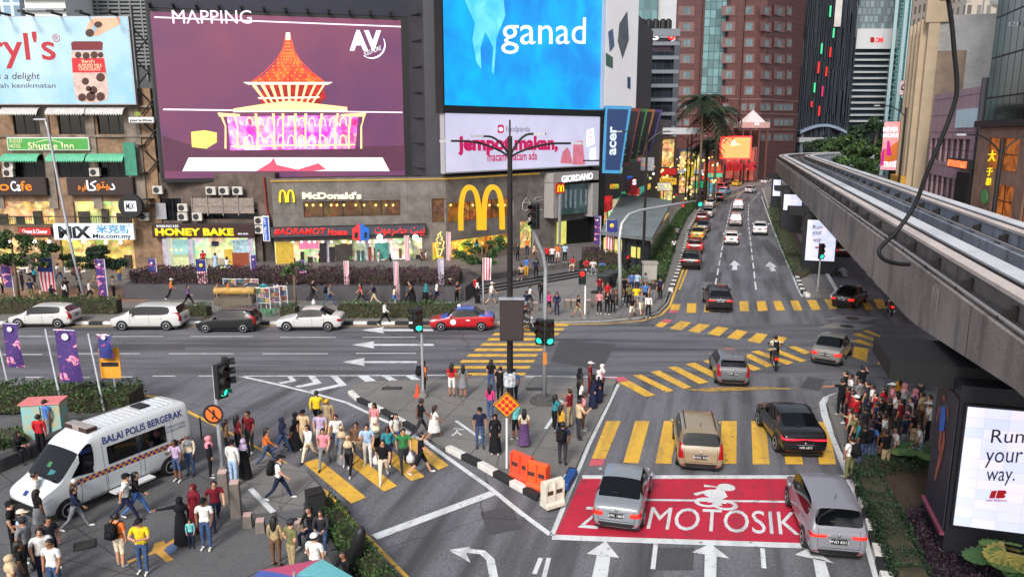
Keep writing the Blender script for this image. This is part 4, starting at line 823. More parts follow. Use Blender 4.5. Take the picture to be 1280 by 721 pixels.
p=MB();UB(p,0,Wd.L,zt_-1.2,zt_+.2,-.5,.6);p.obj('parapet',MATS['slab_grey'],t)
p=MB();UB(p,.5,Wd.L-1.6,zt_-4.2,zt_-1.4,-.1,-.05);p.obj('shop_interior',EMIT('dusky_window',C(60,40,60),.5,.7,.4),t)
for x,tx,mt in((801,'h',REDL),(818,'S',WHITEL),(838,'o',REDL)):wtext(Wd,t,tx,x-4,41,x+5,51,mt,.4,.05,.03)
for k,x in enumerate((806,813,822,831,838)):u=Wd.uv(x,30)[0];MB().lathe((u,-.0+2,zt_+.2),[(.7,0),(.7,1.8),(.3,2.2)],12).obj('roof_tank',BLACK,t)
t=thing('street_canopy','white street canopy roof at the foot of the dark office block','canopy',(PX(815,140),140,0));MB().prism([(-6,-2),(8,-2),(9.5,7),(-5,7)],ZY(168,140),ZY(160,140)).obj('roof',M('canopy_white',C(196,200,206),.5),t);p=MB()
for x in(-5,1,7):p.tube([(x,0,.1),(x,0,ZY(168,140))],.15,6)
p.obj('post',DARKMETAL,t)
BRK=M('red_granite',C(136,74,68),.5,var=.18,scale=.25);BRKP=M('pink_granite',C(112,82,80),.5,var=.1);BG=M('brick_window',C(96,122,128),.1,var=.6,scale=.15)
Yb=210
tw=thing('brick_tower','tall red granite tower with a teal glass strip at the end of the street','tower',(0,0,0))
def brick_grid():
 m=grid_mat('red_granite_panels',C(88,52,50),C(62,38,38),1.6,1.45,.06,.45,.16);return m
BG_=brick_grid()
pl=[(PX(838,Yb),Yb),(PX(869,Yb),Yb),(PX(871,Yb),Yb+1.2),(PX(899,Yb),Yb+1.2),(PX(901,Yb),Yb-1),(PX(920,Yb-1),Yb-1),(PX(922,Yb),Yb+.6),(PX(948,Yb),Yb+.6),(PX(966,Yb+6),Yb+6),(PX(993,Yb+16),Yb+16),(PX(993,Yb+50),Yb+50),(PX(838,Yb+50),Yb+50)]
MB().prism(pl,.1,75).obj('wall',BG_,tw)
Wg=Wall((PX(871.5,Yb+1),Yb+1.1),(PX(899,Yb+1),Yb+1.1));p=MB();z0=ZY(118,Yb);UB(p,.2,Wg.L-.2,z0,75,0,.12);o=at_wall(p.obj('glass_strip',grid_mat('teal_strip_glass',C(112,152,156),C(60,84,90),1.5,2.1,.1,.12,.55),tw),Wg)
def twin(W,x0,y0,x1,y1,par,band=None):
 u0,u1,z0,z1=rect(W,x0,y0,x1,y1);mb=MB();f=.18
 if band:b0=W.uv(band[0],y0)[0];b1_=W.uv(band[1],y0)[0]
 else:b0,b1_=u0-.35,u1+.35
 UB(mb,b0,u0,z0-.3,z1+.3,.0,.1);UB(mb,u1,b1_,z0-.3,z1+.3,.0,.1);UB(mb,u0,u1,z1,z1+.3,.0,.1);UB(mb,u0,u1,z0-.3,z0,.0,.1);UB(mb,(u0+u1)/2-.06,(u0+u1)/2+.06,z0,z1,.0,.09)
 o=at_wall(mb.obj('window',BRKP,par),W);g=MB();UB(g,u0,u1,z0,z1,.0,.03);q=g.obj('pane',BG,o);return o
Wa=Wall((PX(838,Yb),Yb-.02),(PX(869,Yb),Yb-.02));Wb_=Wall((PX(901,Yb-1),Yb-1.02),(PX(920,Yb-1),Yb-1.02));Wc_=Wall((PX(922,Yb+.6),Yb+.58),(PX(948,Yb+.6),Yb+.58));Wd_=Wall((PX(948,Yb+.6),Yb+.58),(PX(966,Yb+6),Yb+5.98));We_=Wall((PX(966,Yb+6),Yb+5.98),(PX(993,Yb+16),Yb+15.98))
for k in range(6):
 y=114-k*20
 twin(Wa,854,y-4.5,863,y+4.5,tw,(848,868));twin(Wb_,913-6,y-5,919-4,y+4,tw,(902,919));twin(Wc_,932,y-5,940.5,y+4,tw,(930,943));twin(Wd_,956,y-4,961,y+4,tw,(951,964));twin(We_,971,y-4,977,y+4,tw,(968,981));twin(We_,984,y-4,989,y+4,tw)
for x,W in((848,Wa),(858,Wa),(907,Wb_),(930,Wc_),(940,Wc_),(953,Wd_),(960,Wd_),(970,We_),(976,We_),(982,We_),(988,We_)):
 for y in(134,153,172)if W in(Wd_,We_)else(134,153):twin(W,x-2.6,y-3.6,x+2.6,y+3.6,tw)
for y in(125,143,163):
 p=MB();z=ZY(y,Yb);p.prism([(a*1.0+(0),b-.15)for a,b in pl[:10]]+[(a,b+2)for a,b in reversed(pl[:10])],z,z+.35);p.obj('string_course',BRKP,tw)
t=thing('entrance_pavilion','pale entrance pavilion with a lit white pyramid roof before the brick tower','pavilion',(PX(942,200),200,0));zz=ZY(153,200);MB().b6(-3.4,3.6,0,8,ZY(160,200),zz).obj('cornice',M('pavilion_stone',C(168,140,136),.6),t)
p=MB();
for x in(-3,-1,1.2,3.2):p.b6(x-.2,x+.2,.3,.8,.1,ZY(160,200))
p.obj('column',M('pavilion_red',C(84,50,48),.6),t);p=MB();zt2=ZY(138,200);p.add([(-2.6,.2,zz),(2.6,.2,zz),(2.6,6,zz),(-2.6,6,zz),(0,3,zt2+.2)],[(0,1,4),(1,2,4),(2,3,4),(3,0,4),(3,2,1,0)]);p.obj('pyramid_roof',EMIT('pyramid_white',C(236,214,214),.75,.15,.3),t)
wq=Wall((PX(942,200)-3,199.9),(PX(942,200)+3,199.9));q=wtext(wq,None,'H',943.5,153.5,948.5,157,WHITEL,.1,0,.05);q.parent=t;q.location=(-3,-.1,0)
t=thing('slatted_tower','black tower of vertical slats with red and green light strips','tower',(0,0,0));Yd=236;x0,x1=PX(994,Yd),PX(1064,Yd)
MB().prism([(x0,Yd+2),(x0+9,Yd),(x1,Yd+5),(x1,Yd+30),(x0,Yd+30)],0,92).obj('wall',M('black_glass_tower',C(22,26,32),.2,var=.5,scale=.06),t)
p=MB();r2=random.Random(3);n=34
for i in range(n):
 s_=i/(n-1);x=x0+(x1-x0)*s_;yf=(Yd+2-2*(x-x0)/9)if x-x0<9 else Yd+5*(x-x0-9)/(x1-x0-9)
 z=r2 .uniform(0,8)
 while z<92:h=r2 .uniform(5,16);dx=r2 .uniform(-.25,.25);p.b6(x-.11+dx,x+.11+dx,yf-.7,yf-.12,z,min(92,z+h));z+=h
o=p.obj('slats',M('tower_slat',C(44,50,60),.45,.2,var=.4,scale=.1),t);o['kind']='stuff'
for x,ya,yb_,mt in((1023,8,22,GREENL),(1029,36,48,GREENL),(1016,55,68,GREENL),(1027,60,72,REDL),(1014,78,92,REDL),(1024,84,96,REDL),(1011,104,116,GREENL),(1021,108,121,PINKL),(1009,127,134,REDL),(1019,133,145,REDL)):
 X=PX(x,Yd-.6);p=MB();p.b6(X-.22,X+.22,Yd-.9,Yd-.72,ZY(yb_,Yd),ZY(ya,Yd));p.obj('light_strip',mt,t)
p=MB();p.b6(PX(1028,Yd),PX(1036,Yd),Yd-.7,Yd+.1,ZY(34,Yd),92);p.obj('pale_panel',M('pale_panel',C(190,186,182),.5,var=.2,scale=.2),t)
Wk=Wall((PX(1050,250),250),(PX(1117,250),250));t=Wk.empty('bank_tower','grey bank tower with a white lettered header and stacked white floor bands','tower');MB().b6(0,Wk.L,.5,30,0,90).obj('wall',grid_mat('bank_glass',C(150,168,176),C(104,114,120),1.5,2.2,.22,.25,.5,.5),t)
uh=rect(Wk,1067,37,1115,62);p=MB();UB(p,uh[0],uh[1],uh[2],uh[3],-.5,1.6);p.obj('header',M('header_white',C(206,208,212),.5,var=.05),t);wtext(Wk,t,'CIMB',1091,48,1101,54,REDL,1.65,.05,.03);flats(Wk,t,[((1085,48),(1090,47.6),(1090,54),(1085,54.4))],EMIT('logo_red',C(180,20,30),.7),1.64,'logo')
p=MB();UB(p,uh[0],uh[1]-.6,8,uh[2],-.5,.8);p.obj('glass',M('bank_dark_glass',C(40,50,58),.15,var=.5,scale=.1),t)
for i in range(12):y=68+i*7.6;z=Wk.uv(1090,y)[1];p=MB();UB(p,uh[0],uh[1]-.4,z-.28,z+.28,.7,1.5);p.obj('floor_band',M('band_white',C(176,182,186),.5),t)
Wt=Wall((PX(1108,235),235),(PX(1206,228),228));t=Wt.empty('glass_tower','teal glass tower with pale vertical fins at upper right','tower');MB().b6(0,Wt.L,.4,30,0,90).obj('wall',grid_mat('teal_glass',C(72,120,122),C(110,142,146),1.2,1.1,.1,.12,.6),t)
p=MB()
for x in(1116,1128,1135,1141,1150,1164):u=Wt.uv(x,60)[0];UB(p,u-.5,u+.4,0,90,-.3,.9)
o=p.obj('fins',M('fin_pale',C(140,168,172),.4),t)
p=MB();u=Wt.uv(1172,20)[0];UB(p,u-7,u+9,ZY(34,220),90,-.3,1.2);p.obj('dark_wing',grid_mat('dark_teal',C(40,62,66),C(52,72,76),2,1.6),t)
t=thing('louvred_tower','grey louvred car park tower behind the pale blue billboard','tower',(0,0,0));Yl=112;MB().b6(PX(104,Yl),PX(205,Yl),Yl,Yl+20,0,60).obj('wall',M('louvre_wall',C(70,72,74),.6),t);p=MB()
for i in range(70):p.b6(PX(104,Yl),PX(205,Yl),Yl-.3,Yl-.02,22+i*.5,22.26+i*.5)
for i in range(9):p.b6(PX(104+i*13,Yl)-.1,PX(104+i*13,Yl)+.1,Yl-.36,Yl-.02,20,60)
o=p.obj('louvres',M('louvre_grey',C(112,116,118),.5,var=.15),t)
t=thing('white_block','white rendered block rising behind the billboard at the top left','building',(0,0,0));MB().b6(PX(54,105),PX(103,105),105,120,0,40).obj('wall',WHITE,t);p=MB()
for i in range(4):p.b6(PX(54,105),PX(103,105),104.5,104.98,ZY(28-i*14,105),ZY(25-i*14,105))
p.obj('ledge',M('ledge_grey',C(150,156,160),.6),t)
t=thing('blue_glass_block','blue glass block in the far top left corner behind the billboard','building',(0,0,0));MB().b6(PX(-120,130),PX(48,130),130,150,0,60).obj('wall',grid_mat('blue_glass_far',C(120,152,176),C(186,196,204),1.6,2.2,.25),t)
# right hand row beyond the guideway
t=thing('office_tower','pale beige tower rising behind the stained party wall','tower',(0,0,0));MB().b6(PX(1186,150),PX(1330,150),150,170,0,75).obj('wall',grid_mat('beige_grid',C(120,116,110),C(170,160,148),1.8,2.6,.5),t)
def FX(Y):return 32+.2858*(Y-40)
def RW(Ya,Yb2,off=0):return Wall((FX(Ya)+off,Ya),(FX(Yb2)+off,Yb2))
t=thing('cream_building','old cream building with vertical fins and a big stained concrete party wall','building',(0,0,0));Wr=RW(95.5,88);pn=Vector((-Wr.n.x,-Wr.n.y));q=lambda Y,d:(FX(Y)+pn.x*d,Y+pn.y*d)
CREAM=M('cream_render',C(180,160,134),.8,var=.15,scale=.4);MB().prism([q(88,0),q(95.5,0),q(95.5,24),q(88,24)][::-1],0,24.5).obj('wall',CREAM,t)
STAIN=ground_mat('stained_party_wall',C(188,188,188),C(120,116,112),C(200,198,194),.9,.85)
a1,a2=q(87.85,.6),q(87.85,26);Wp=Wall(a1,a2);p=MB();UB(p,0,Wp.L,0,25.2,-.1,.12);at_wall(p.obj('party_wall',STAIN,t),Wp)
p=MB();UB(p,-.8,.3,0,27,-.2,.3);UB(p,-1.2,1.1,24.5,28.6,-.2,.4);at_wall(p.obj('end_pier',CREAM,t),Wp);p=MB();UB(p,.0,3.2,0,21.5,.12,.18);at_wall(p.obj('brown_patch',M('brown_render',C(140,122,106),.85,var=.3,scale=.6),t),Wp)
for k in range(4):u=Wr.L*(k+.3)/4;p=MB();UB(p,u,u+.5,3,25,0,.7);at_wall(p.obj('fin',CREAM,t),Wr)
for k in range(3):
 for zf in(4.5,8,11.5,15,18.5):at_wall(window(t,Wr.L*(k+.3)/4+.6,Wr.L*(k+1.3)/4-.1,zf,zf+1.9,o=.05,fm=M('cream_frame',C(150,130,106),.7),nx=2),Wr)
for zf,uu in((3.2,4),(6.8,4),(6.8,1)):p=MB();UB(p,uu,uu+3,zf,zf+1,.7,1.3);at_wall(p.obj('balcony',M('yellow_balcony',C(200,150,50),.7),t),Wr)
p=MB();p2=MB()
for k,(d,h)in enumerate(((4,3),(6,5),(9,2.6),(12,6),(15,4),(8,7))):b0=q(92,d);p.tube([(b0[0],b0[1],24.4),(b0[0],b0[1],24.5+h)],.09,5);p.tube([(b0[0]-.8,b0[1],24+h),(b0[0]+.8,b0[1],24.2+h)],.05,5)
p.obj('antenna',GALV,t)
for d,r_ in((7,.9),(11,.7)):b0=q(90,d);MB().lathe((b0[0],b0[1],27),[(.05,0),(r_*.7,.12),(r_,.4)],14,axis='y').obj('dish',WHITE,t)
t=thing('pink_grey_building','low pink grey panelled building with dark windows and a red light ribbon','building',(0,0,0));Wq=RW(82,65.5,-.2)
PNK=grid_mat('pink_panels',C(170,138,146),C(120,100,108),2.2,1.6,.06,.45,.12);u0_,u1_=0,Wq.L
hq=[]
for zr in(12.2,8.6,5.0):
 for k in range(7):hq.append((.6+k*2.05,2.35+k*2.05,zr-2.2,zr))
at_wall(facade(MB(),0,Wq.L,.15,16.6,hq,.4).obj('wall',PNK,t),Wq);at_wall(MB().b6(.0,Wq.L-.05,.45,22,.15,16.5).obj('core',M('pink_core',C(80,74,80),.7),t),Wq)
for h in hq:at_wall(window(t,*h,o=-.2,nx=2,fm=M('plum_frame',C(70,54,62),.5)),Wq)
p=MB();UB(p,Wq.L-.02,Wq.L+.3,.2,17.2,-22,.3);at_wall(p.obj('side_wall',M('plum_cladding',C(64,62,72),.5),t),Wq)
p=MB();UB(p,10,Wq.L-.4,13.2,14.8,0,.2);at_wall(p.obj('white_banner',M('pale_cyan_board',C(190,214,220),.5),t),Wq)
Wq2=Wall(Wq.at(Wq.L,0)[:2],(Wq.at(Wq.L,0)+Vector((pn.x,pn.y,0))*8)[:2])
s=thing('light_ribbon','glowing red lettered light ribbon on the corner of the pink grey building','sign',Wq.a,Wq.rz);ra=rect(Wq,1191,199,1234,207);p=MB();UB(p,Wq.L-5.2,Wq.L+.9,ra[2]-.05,ra[2]+.75,.35,.9);p.obj('casing',BLACK,s);p=MB();UB(p,Wq.L-5.1,Wq.L+.85,ra[2]+.05,ra[2]+.62,.9,.95);p.obj('display',EMIT('ribbon_red',C(255,60,34),1.4,.6,2.5,C(255,160,90)),s)
p=MB();UB(p,Wq.L-3.5,Wq.L+.6,ra[2]-3.6,ra[2]-.4,.32,.5);at_wall(p.obj('dark_panel',BLACK,t),Wq)
t=thing('dark_glass_tower','dark brown glass tower cut off by the right edge of the view','tower',(0,0,0));Wx=RW(64.5,40,-.6);at_wall(MB().b6(0,Wx.L,.3,22,13.4,60).obj('wall',grid_mat('brown_glass',C(40,38,42),C(24,23,26),1.5,3.1,.07,.08,.4),t),Wx)
p=MB();UB(p,0,Wx.L,13.2,13.7,-.5,.4);at_wall(p.obj('canopy_edge',BLACK,t),Wx)
wx_=wtext(Wx,None,'121',1262,28,1273,33,M('pale_number',C(190,190,190),.5,var=0),.05,.02,0);at_wall(wx_,Wx);wx_.parent=t
t=thing('brick_podium','rough brick clad shop podium with warm lit windows under the dark tower','building',(0,0,0));BRW=ground_mat('rubble_brick',C(150,110,90),C(100,70,60),C(180,150,124),4,.85)
hb2=[(5.5,10,1,5.6),(5.5,10,6.6,9.0),(12,16,1,5.5),(12,16,6.4,9.0),(3,10,10,12.4),(12,16,10,12.4)]
at_wall(facade(MB(),0,Wx.L,.15,13.18,hb2,.4).obj('wall',BRW,t),Wx);at_wall(MB().b6(.0,Wx.L,.42,20,.15,13.1).obj('core',DIM,t),Wx)
for h in hb2:at_wall(window(t,*h,o=-.15,nx=2,gm=EMIT('podium_glow',C(220,120,40),.6,.7,1.2,C(90,50,30)),nz=2),Wx)
s=thing('neon_sign','yellow lit vertical Chinese characters on the brick podium','sign',Wx.a,Wx.rz)
wtext(Wx,s,'\u5927',1237,188,1246,202,YELL,.1,.05,.02);wtext(Wx,s,'\u4e8e',1235,210,1242,220,YELL,.1,.05,.02);wtext(Wx,s,'\u548c',1234,222,1240,232,YELL,.1,.05,.02)
s=thing('round_sign','green leaf shaped lit sign low on the brick podium','sign',Wx.a,Wx.rz);flat(Wx,s,pdisc(1233,246,3.6,9),EMIT('leaf_green',C(70,120,70),.6),.2,'panel',.12)
Ws=Wall((PX(1126,96),96),(PX(1143,93),93));s=signbox(Ws,'shop_sign','pale pink square sign with a black script mark above the cream building corner',1127,100,1143,119,EMIT('sign_pink',C(222,190,196),.8),GALV,.3,.3);wtext(Ws,s,'Ojo',1129,105,1142,116,BLKT,.34,0,.05,shear=.3);p=MB();a=rect(Ws,1127,122,1142,140);UB(p,a[0],a[1],a[2],a[3],-2,.2);p.obj('glass_box',grid_mat('teal_box',C(70,120,118),C(40,50,54),.6,1.6),s)
Wv=Wall((PX(1101,110),110),(PX(1137,106),106));s=signbox(Wv,'led_screen','tall pink and orange travel screen beside the dark trees',1102,152,1136,212,EMIT('travel_pink',C(250,190,200),1.0,.3,.2,C(240,120,90)),BLACK,.3,.3)
flats(Wv,s,[((1103,190),(1136,170),(1136,186),(1124,200),(1103,205))],EMIT('travel_orange',C(240,130,60),.9,.4,.3),.33,'shade');flats(Wv,s,[((1111,177),(1114,176),(1115,184),(1117,194),(1110,195)),((1104,190),(1108,184),(1107,205),(1103,208))],EMIT('travel_magenta',C(210,40,150),.9),.35,'figure')
for tx,y0,y1 in(('NEVER',159,165),('MORE',167,172),('TRAVEL',202,209)):wtext(Wv,s,tx,1106,y0,1125,y1,WHITEL,.37,0,.03)
p=MB();a=rect(Wv,1110,214,1124,232);UB(p,a[0],a[1],0,a[2]+3,.0,.2);p.obj('post',DARKMETAL,s)
t=thing('footbridge','pale grey arched footbridge roof beyond the end of the guideway','footbridge',(0,0,0));p=MB();n=12;x0,x1=PX(998,235),PX(1056,235)
for i in range(n):a,b=i/n,(i+1)/n;h=lambda s_:ZY(164,235)+math.sin(math.pi*s_)*(ZY(155,235)-ZY(164,235));p.add([(x0+(x1-x0)*a,235,h(a)),(x0+(x1-x0)*b,235,h(b)),(x0+(x1-x0)*b,240,h(b)),(x0+(x1-x0)*a,240,h(a)),(x0+(x1-x0)*a,235,h(a)-.8),(x0+(x1-x0)*b,235,h(b)-.8),(x0+(x1-x0)*b,240,h(b)-.8),(x0+(x1-x0)*a,240,h(a)-.8)],[(0,1,2,3),(4,7,6,5),(0,4,5,1),(2,6,7,3)])
p.obj('roof',M('bridge_blue',C(120,136,156),.4),t);p=MB();p.b6(x0,x1,235.5,239,ZY(178,235),ZY(172,235));p.obj('deck',M('bridge_deck',C(150,152,156),.6),t);p=MB()
for x in(x0+1,(x0+x1)/2,x1-1):p.b6(x-.5,x+.5,236,238,0,ZY(165,235))
p.obj('post',M('bridge_post',C(90,94,102),.6),t)
# shops along the far left of the street
def shop(Y,x0,x1,ytop,ybot,lab,wallc,bands,glow,name='street_shop'):
 W=Wall((PX(x0,Y),Y),(PX(x1,Y),Y));t=W.empty(name,lab,'shop');zt,zb=ZY(ytop,Y),.1;L=W.L
 hz=[(.4,L-.4,zb+.3,zb+(zt-zb)*.42),(.4,L-.4,zb+(zt-zb)*.55,zt-.6)]
 facade(MB(),0,L,zb,zt,hz,.3).obj('wall',M('shopwall_%d_%d_%d'%wallc,C(*wallc),.7,var=.25,scale=.5),t);MB().b6(.05,L-.05,.9,9,zb,zt-.05).obj('core',DIM,t)
 for h in hz:p=MB();UB(p,h[0],h[1],h[2],h[3],-.8,-.75);p.obj('shop_interior',glow,t)
 p=MB()
 for k in range(max(2,int(L/2.4))+1):u=.4+(L-.8)*k/max(2,int(L/2.4));UB(p,u-.08,u+.08,zb,zt-.3,-.2,-.05)
 p.obj('mullion',DARKMETAL,t)
 r2=random.Random(int(x0*7+Y))
 for h in hz:
  for k in range(int(L/1.6)):u=h[0]+.5+r2 .random()*(h[1]-h[0]-1);z=h[3]-.3-r2 .random()*.5;MB().lathe((u,-.0+.5,z),[(.02,-.16),(.16,-.08),(.16,.08),(.02,.16)],8).obj('pendant_lamp',LAMPY if r2 .random()<.7 else LAMPW,t)
 for(fr,mt,pr)in bands:
  z=zb+(zt-zb)*fr;p=MB();UB(p,.1,L-.1,z,z+(zt-zb)*.09,.0,pr);p.obj('sign_band',mt,t)
 return W,t
W_,t_=shop(138,788,846,170,262,'two storey bar glowing with warm lamps below the white canopy',(70,50,46),((.44,EMIT('band_red',C(196,34,30),.7),.5),(.30,EMIT('band_yellow',C(250,190,50),.9,.4,.6),.9)),WARM)
wtext(W_,t_,'\u706b',826,196,834,206,ORL,.6,.05,.02);wtext(W_,t_,'old town',812,222,842,227,BLKT,.95,0,0)
W_,t_=shop(160,847,880,186,256,'narrow dark shop with pale lit signs behind the palm trunks',(60,58,66),((.46,EMIT('band_white',C(226,226,220),.8,.5,.6),.5),),WARM)
W_,t_=shop(190,872,905,200,246,'small red lit restaurant far down the left pavement',(120,50,50),((.46,EMIT('band_red2',C(220,50,50),.8,.4,.5),.6),),EMIT('red_warm',C(240,110,70),.7,.6,.6))
W_,t_=shop(203,903,946,184,226,'low shop with red awnings below the orange screen',(130,84,84),((.48,EMIT('band_rose',C(206,60,70),.6,.5,.5),1.2),),EMIT('rose_light',C(236,120,100),.6,.6,.5))
for k in range(4):x=PX(908+k*9.5,200);p=MB();p.add([(x-1,198,ZY(210,200)),(x+.9,198,ZY(210,200)),(x+.7,201.5,ZY(202,200)),(x-.8,201.5,ZY(202,200)),(x-1,198,ZY(213,200)),(x+.9,198,ZY(213,200))],[(0,1,2,3),(4,5,1,0)]);o=p.obj('awning',M('awning_red',C(180,44,50),.7),t_,fix=False);o.location=-Vector(W_.a)
boards=[(118,800,818,196,214,'white banner with dark print above the bar',C(200,200,206),0),(112,769,786,236,254,'green lit sign above the shelter roof',C(70,214,150),1),(108,788,797,222,242,'tall narrow red sign with a white S',C(150,20,30),.6),(150,856,868,206,222,'yellow square sign with a dark figure',C(236,206,60),.9),(152,868,887,226,235,'teal lit arch sign over the pavement',C(60,200,140),.9),(152,888,897,222,248,'tall pale blue lit sign at the kerb',C(110,190,220),.9),(151,880.5,885.5,222,252,'tall yellow lit sign at the kerb',C(246,206,80),1),(156,862,880,248,256,'row of bulbs sign low on the pavement',C(250,214,140),1.1),(120,806,822,250,259,'small yellow bright fascia behind the shelter',C(250,210,90),.9),(126,822,840,228,239,'pale lit coffee sign beside the bar',C(240,230,200),.8),(165,884,904,216,222,'small green and white sign farther down',C(120,220,170),.8)]
for Y,x0,x1,y0,y1,lab,col,em in boards:
 W=Wall((PX(x0,Y),Y),(PX(x1,Y),Y));s=W.empty('street_sign',lab,'sign','lit signs along the far left pavement');L=W.L;z0,z1=ZY(y1,Y),ZY(y0,Y);p=MB();UB(p,0,L,z0,z1,0,.25);p.obj('casing',BLACK,s)
 nm='board_%d_%d'%(x0,y0);p=MB();UB(p,.08,L-.08,z0+.08,z1-.08,.25,.28);p.obj('panel',EMIT(nm,col,em,.55,.9)if em else M(nm,col,.5,var=.3,scale=.8),s);p=MB();UB(p,L/2-.08,L/2+.08,.1,z0,.05,.2);p.obj('post',DARKMETAL,s)
 if 'white S' in lab:wtext(W,s,'S',x0+2,y0+2,x1-2,y0+9,WHITEL,.3,0,.05)
Wo=Wall((PX(901,192),192),(PX(939,192),192));s=Wo.empty('led_screen','orange screen ringed with red light at the far end of the street','screen');a=rect(Wo,901,172,938.5,197.5);p=MB();UB(p,a[0]-.3,a[1]+.3,a[2]-.3,a[3]+.3,-.5,0);p.obj('border',EMIT('border_red',C(255,50,50),1.6),s);p=MB();UB(p,a[0],a[1],a[2],a[3],0,.05);p.obj('display',EMIT('screen_orange',C(255,158,84),1.1,.12,.3),s)
flats(Wo,s,[((902.5,174),(910,174),(910,176.5),(902.5,176.5)),((914,176),(919,174),(921,179),(926,181),(913,183))],EMIT('screen_pale',C(255,210,170),1.1),.07,'print_shape');p=MB();UB(p,a[0]+1,a[0]+1.4,0,a[2],-.4,-.1);UB(p,a[1]-1.4,a[1]-1,0,a[2],-.4,-.1);p.obj('post',DARKMETAL,s)
al=bpy.data.lights.new('screen_glow','AREA');al.energy=900;al.color=(1,.12,.12);al.size=8;ao=bpy.data.objects.new('screen_glow',al);COL.objects.link(ao);ao.parent=s;ao.location=(Wo.L/2,-.8,(a[2]+a[3])/2);ao.rotation_euler=(R(90),0,0)
Wz=Wall((16,108),(44,196));t=Wz.empty('shop_terrace','dim continuous terrace of shops behind the palms and signs','building');MB().b6(0,Wz.L,.2,12,.1,9).obj('wall',M('terrace_wall',C(82,70,72),.7,var=.4,scale=.3),t)
for k in range(11):u=2+k*8;p=MB();UB(p,u,u+6.5,.4,3.4,.0,.05);p.obj('shop_interior',(WARM,COOL,WARM2)[k%3],t);p=MB();UB(p,u,u+6.8,3.7,4.6,.0,.6);p.obj('sign_band',(EMIT('band_red',C(196,34,30),.7),EMIT('band_teal',C(50,170,150),.7),EMIT('band_yellow',C(250,190,50),.9),M('band_navy',C(40,50,90)))[k%4],t)
# station entrance shelter
t=thing('station_shelter','long low shelter with a grey ribbed metal roof beside the street hedge','shelter',(0,0,0))
A_=Vector((*G(750,290,3.5),3.5));B_=Vector((*G(815,298,3.5),3.5));C_=Vector((*G(840,251.5,4.6),4.6));D_=Vector((*G(778,243,4.6),4.6))
RF=M('ribbed_roof',C(116,124,126),.5,.3,var=.15,scale=.6);p=MB();dz=Vector((0,0,.25));p.add([A_,B_,C_,D_,A_-dz,B_-dz,C_-dz,D_-dz],[(0,1,2,3),(7,6,5,4),(0,4,5,1),(1,5,6,2),(2,6,7,3),(3,7,4,0)])
n=30
for i in range(n+1):s_=i/n;a,b=A_.lerp(D_,s_),B_.lerp(C_,s_);p.tube([a+Vector((0,0,.04)),b+Vector((0,0,.04))],.07,4)
p.obj('roof',RF,t,fix=True)
ins=lambda P_,k=.06:Vector((P_.x+((A_+B_+C_+D_)/4-P_).x*k,P_.y+((A_+B_+C_+D_)/4-P_).y*k))
a,b,c,d=[ins(v)for v in(A_,B_,C_,D_)];p=MB();p.prism([(v.x,v.y)for v in(a,b,c,d)],.1,3.2);p.obj('glass_wall',M('shelter_glass',C(40,46,50),.12,var=.4,scale=.4),t)
Wn=Wall(a[:],b[:]);p=MB();UB(p,.2,Wn.L*.42,1.2,2.9,.0,.06);at_wall(p.obj('lit_window',EMIT('shelter_light',C(236,226,120),.85,.3,1),t),Wn);p=MB();UB(p,Wn.L*.62,Wn.L*.8,1.4,2.4,.0,.06);at_wall(p.obj('lit_window',MATS['shelter_light'],t),Wn)
p=MB()
for k in range(5):u=.1+(Wn.L-.3)*k/4;UB(p,u,u+.12,.1,3.2,.0,.1)
at_wall(p.obj('mullion',DARKMETAL,t),Wn)
t=thing('festoon_lights','scattered warm bulbs strung over the far left pavement','lights',(0,0,0));bm_=MB();bm_.lathe((0,0,0),[(.02,-.14),(.13,-.05),(.13,.05),(.02,.14)],8);bme2=bm_.mesh('bulb',[LAMPY]);r4_=random.Random(12)
for k in range(80):
 Y=r4_.uniform(104,158);x=PX(r4_.uniform(786,900),Y);o=bpy.data.objects.new('bulb',bme2);COL.objects.link(o);o.parent=t;o.location=(x,Y,ZY(r4_.uniform(196,258),Y));o.scale=(r4_.uniform(.7,1.5),)*3
 if k%3==0:o.material_slots[0].link='OBJECT';o.material_slots[0].material=(LAMPW,ORL,REDL)[k%9//3]
for k in range(6):Y=106+k*9;q=MB();q.tube([(PX(788,Y),Y,ZY(236-k*5,Y)),(PX(840,Y),Y,ZY(244-k*5,Y)),(PX(896,Y),Y,ZY(238-k*5,Y))],.025,4);q.obj('wire',DARKMETAL,t)
# elevated guideway
GS=.29;gd=Vector((GS,1)).normalized();gn=Vector((gd.y,-gd.x))
path=[]
p0=Vector((11.8+GS*(0-17.1),0));Ltot=140/gd.y
s_=0
while s_<Ltot:path.append((p0+gd*s_,gd.copy()));s_+=2.0
hd=math.atan2(gd.x,gd.y);pos=path[-1][0].copy()
for i in range(44):
 hd+=R(1.9);d_=Vector((math.sin(hd),math.cos(hd)));pos=pos+d_*1.6;path.append((pos.copy(),d_))
for i in range(30):pos=pos+d_*2.5;path.append((pos.copy(),d_))
def gw(i,u,z):P_,T=path[i];return(P_.x+T.y*u,P_.y-T.x*u,z)
def zbot(i):y=path[i][0].y;return 5.85 if i>66 else 5.85+1.05*max(0,min(1,(28-y)/11))
def sweep(sec,i0=0,i1=None,step=1):
 mb=MB();idx=list(range(i0,(i1 or len(path)),step));n=len(sec)
 vs=[gw(i,u,zbot(i)if z is None else z)for i in idx for u,z in sec];fs=[]
 for k in range(len(idx)-1):
  for j in range(n):a=k*n+j;b=k*n+(j+1)%n;fs.append((a,a+n,b+n,b))
 fs.append(tuple(range(n)));fs.append(tuple(range((len(idx)-1)*n,len(idx)*n))[::-1])
 return mb.add(vs,fs)
GIRD=ground_mat('girder_concrete',C(142,133,129),C(88,82,80),C(158,149,144),1.3,.85,streak='v')
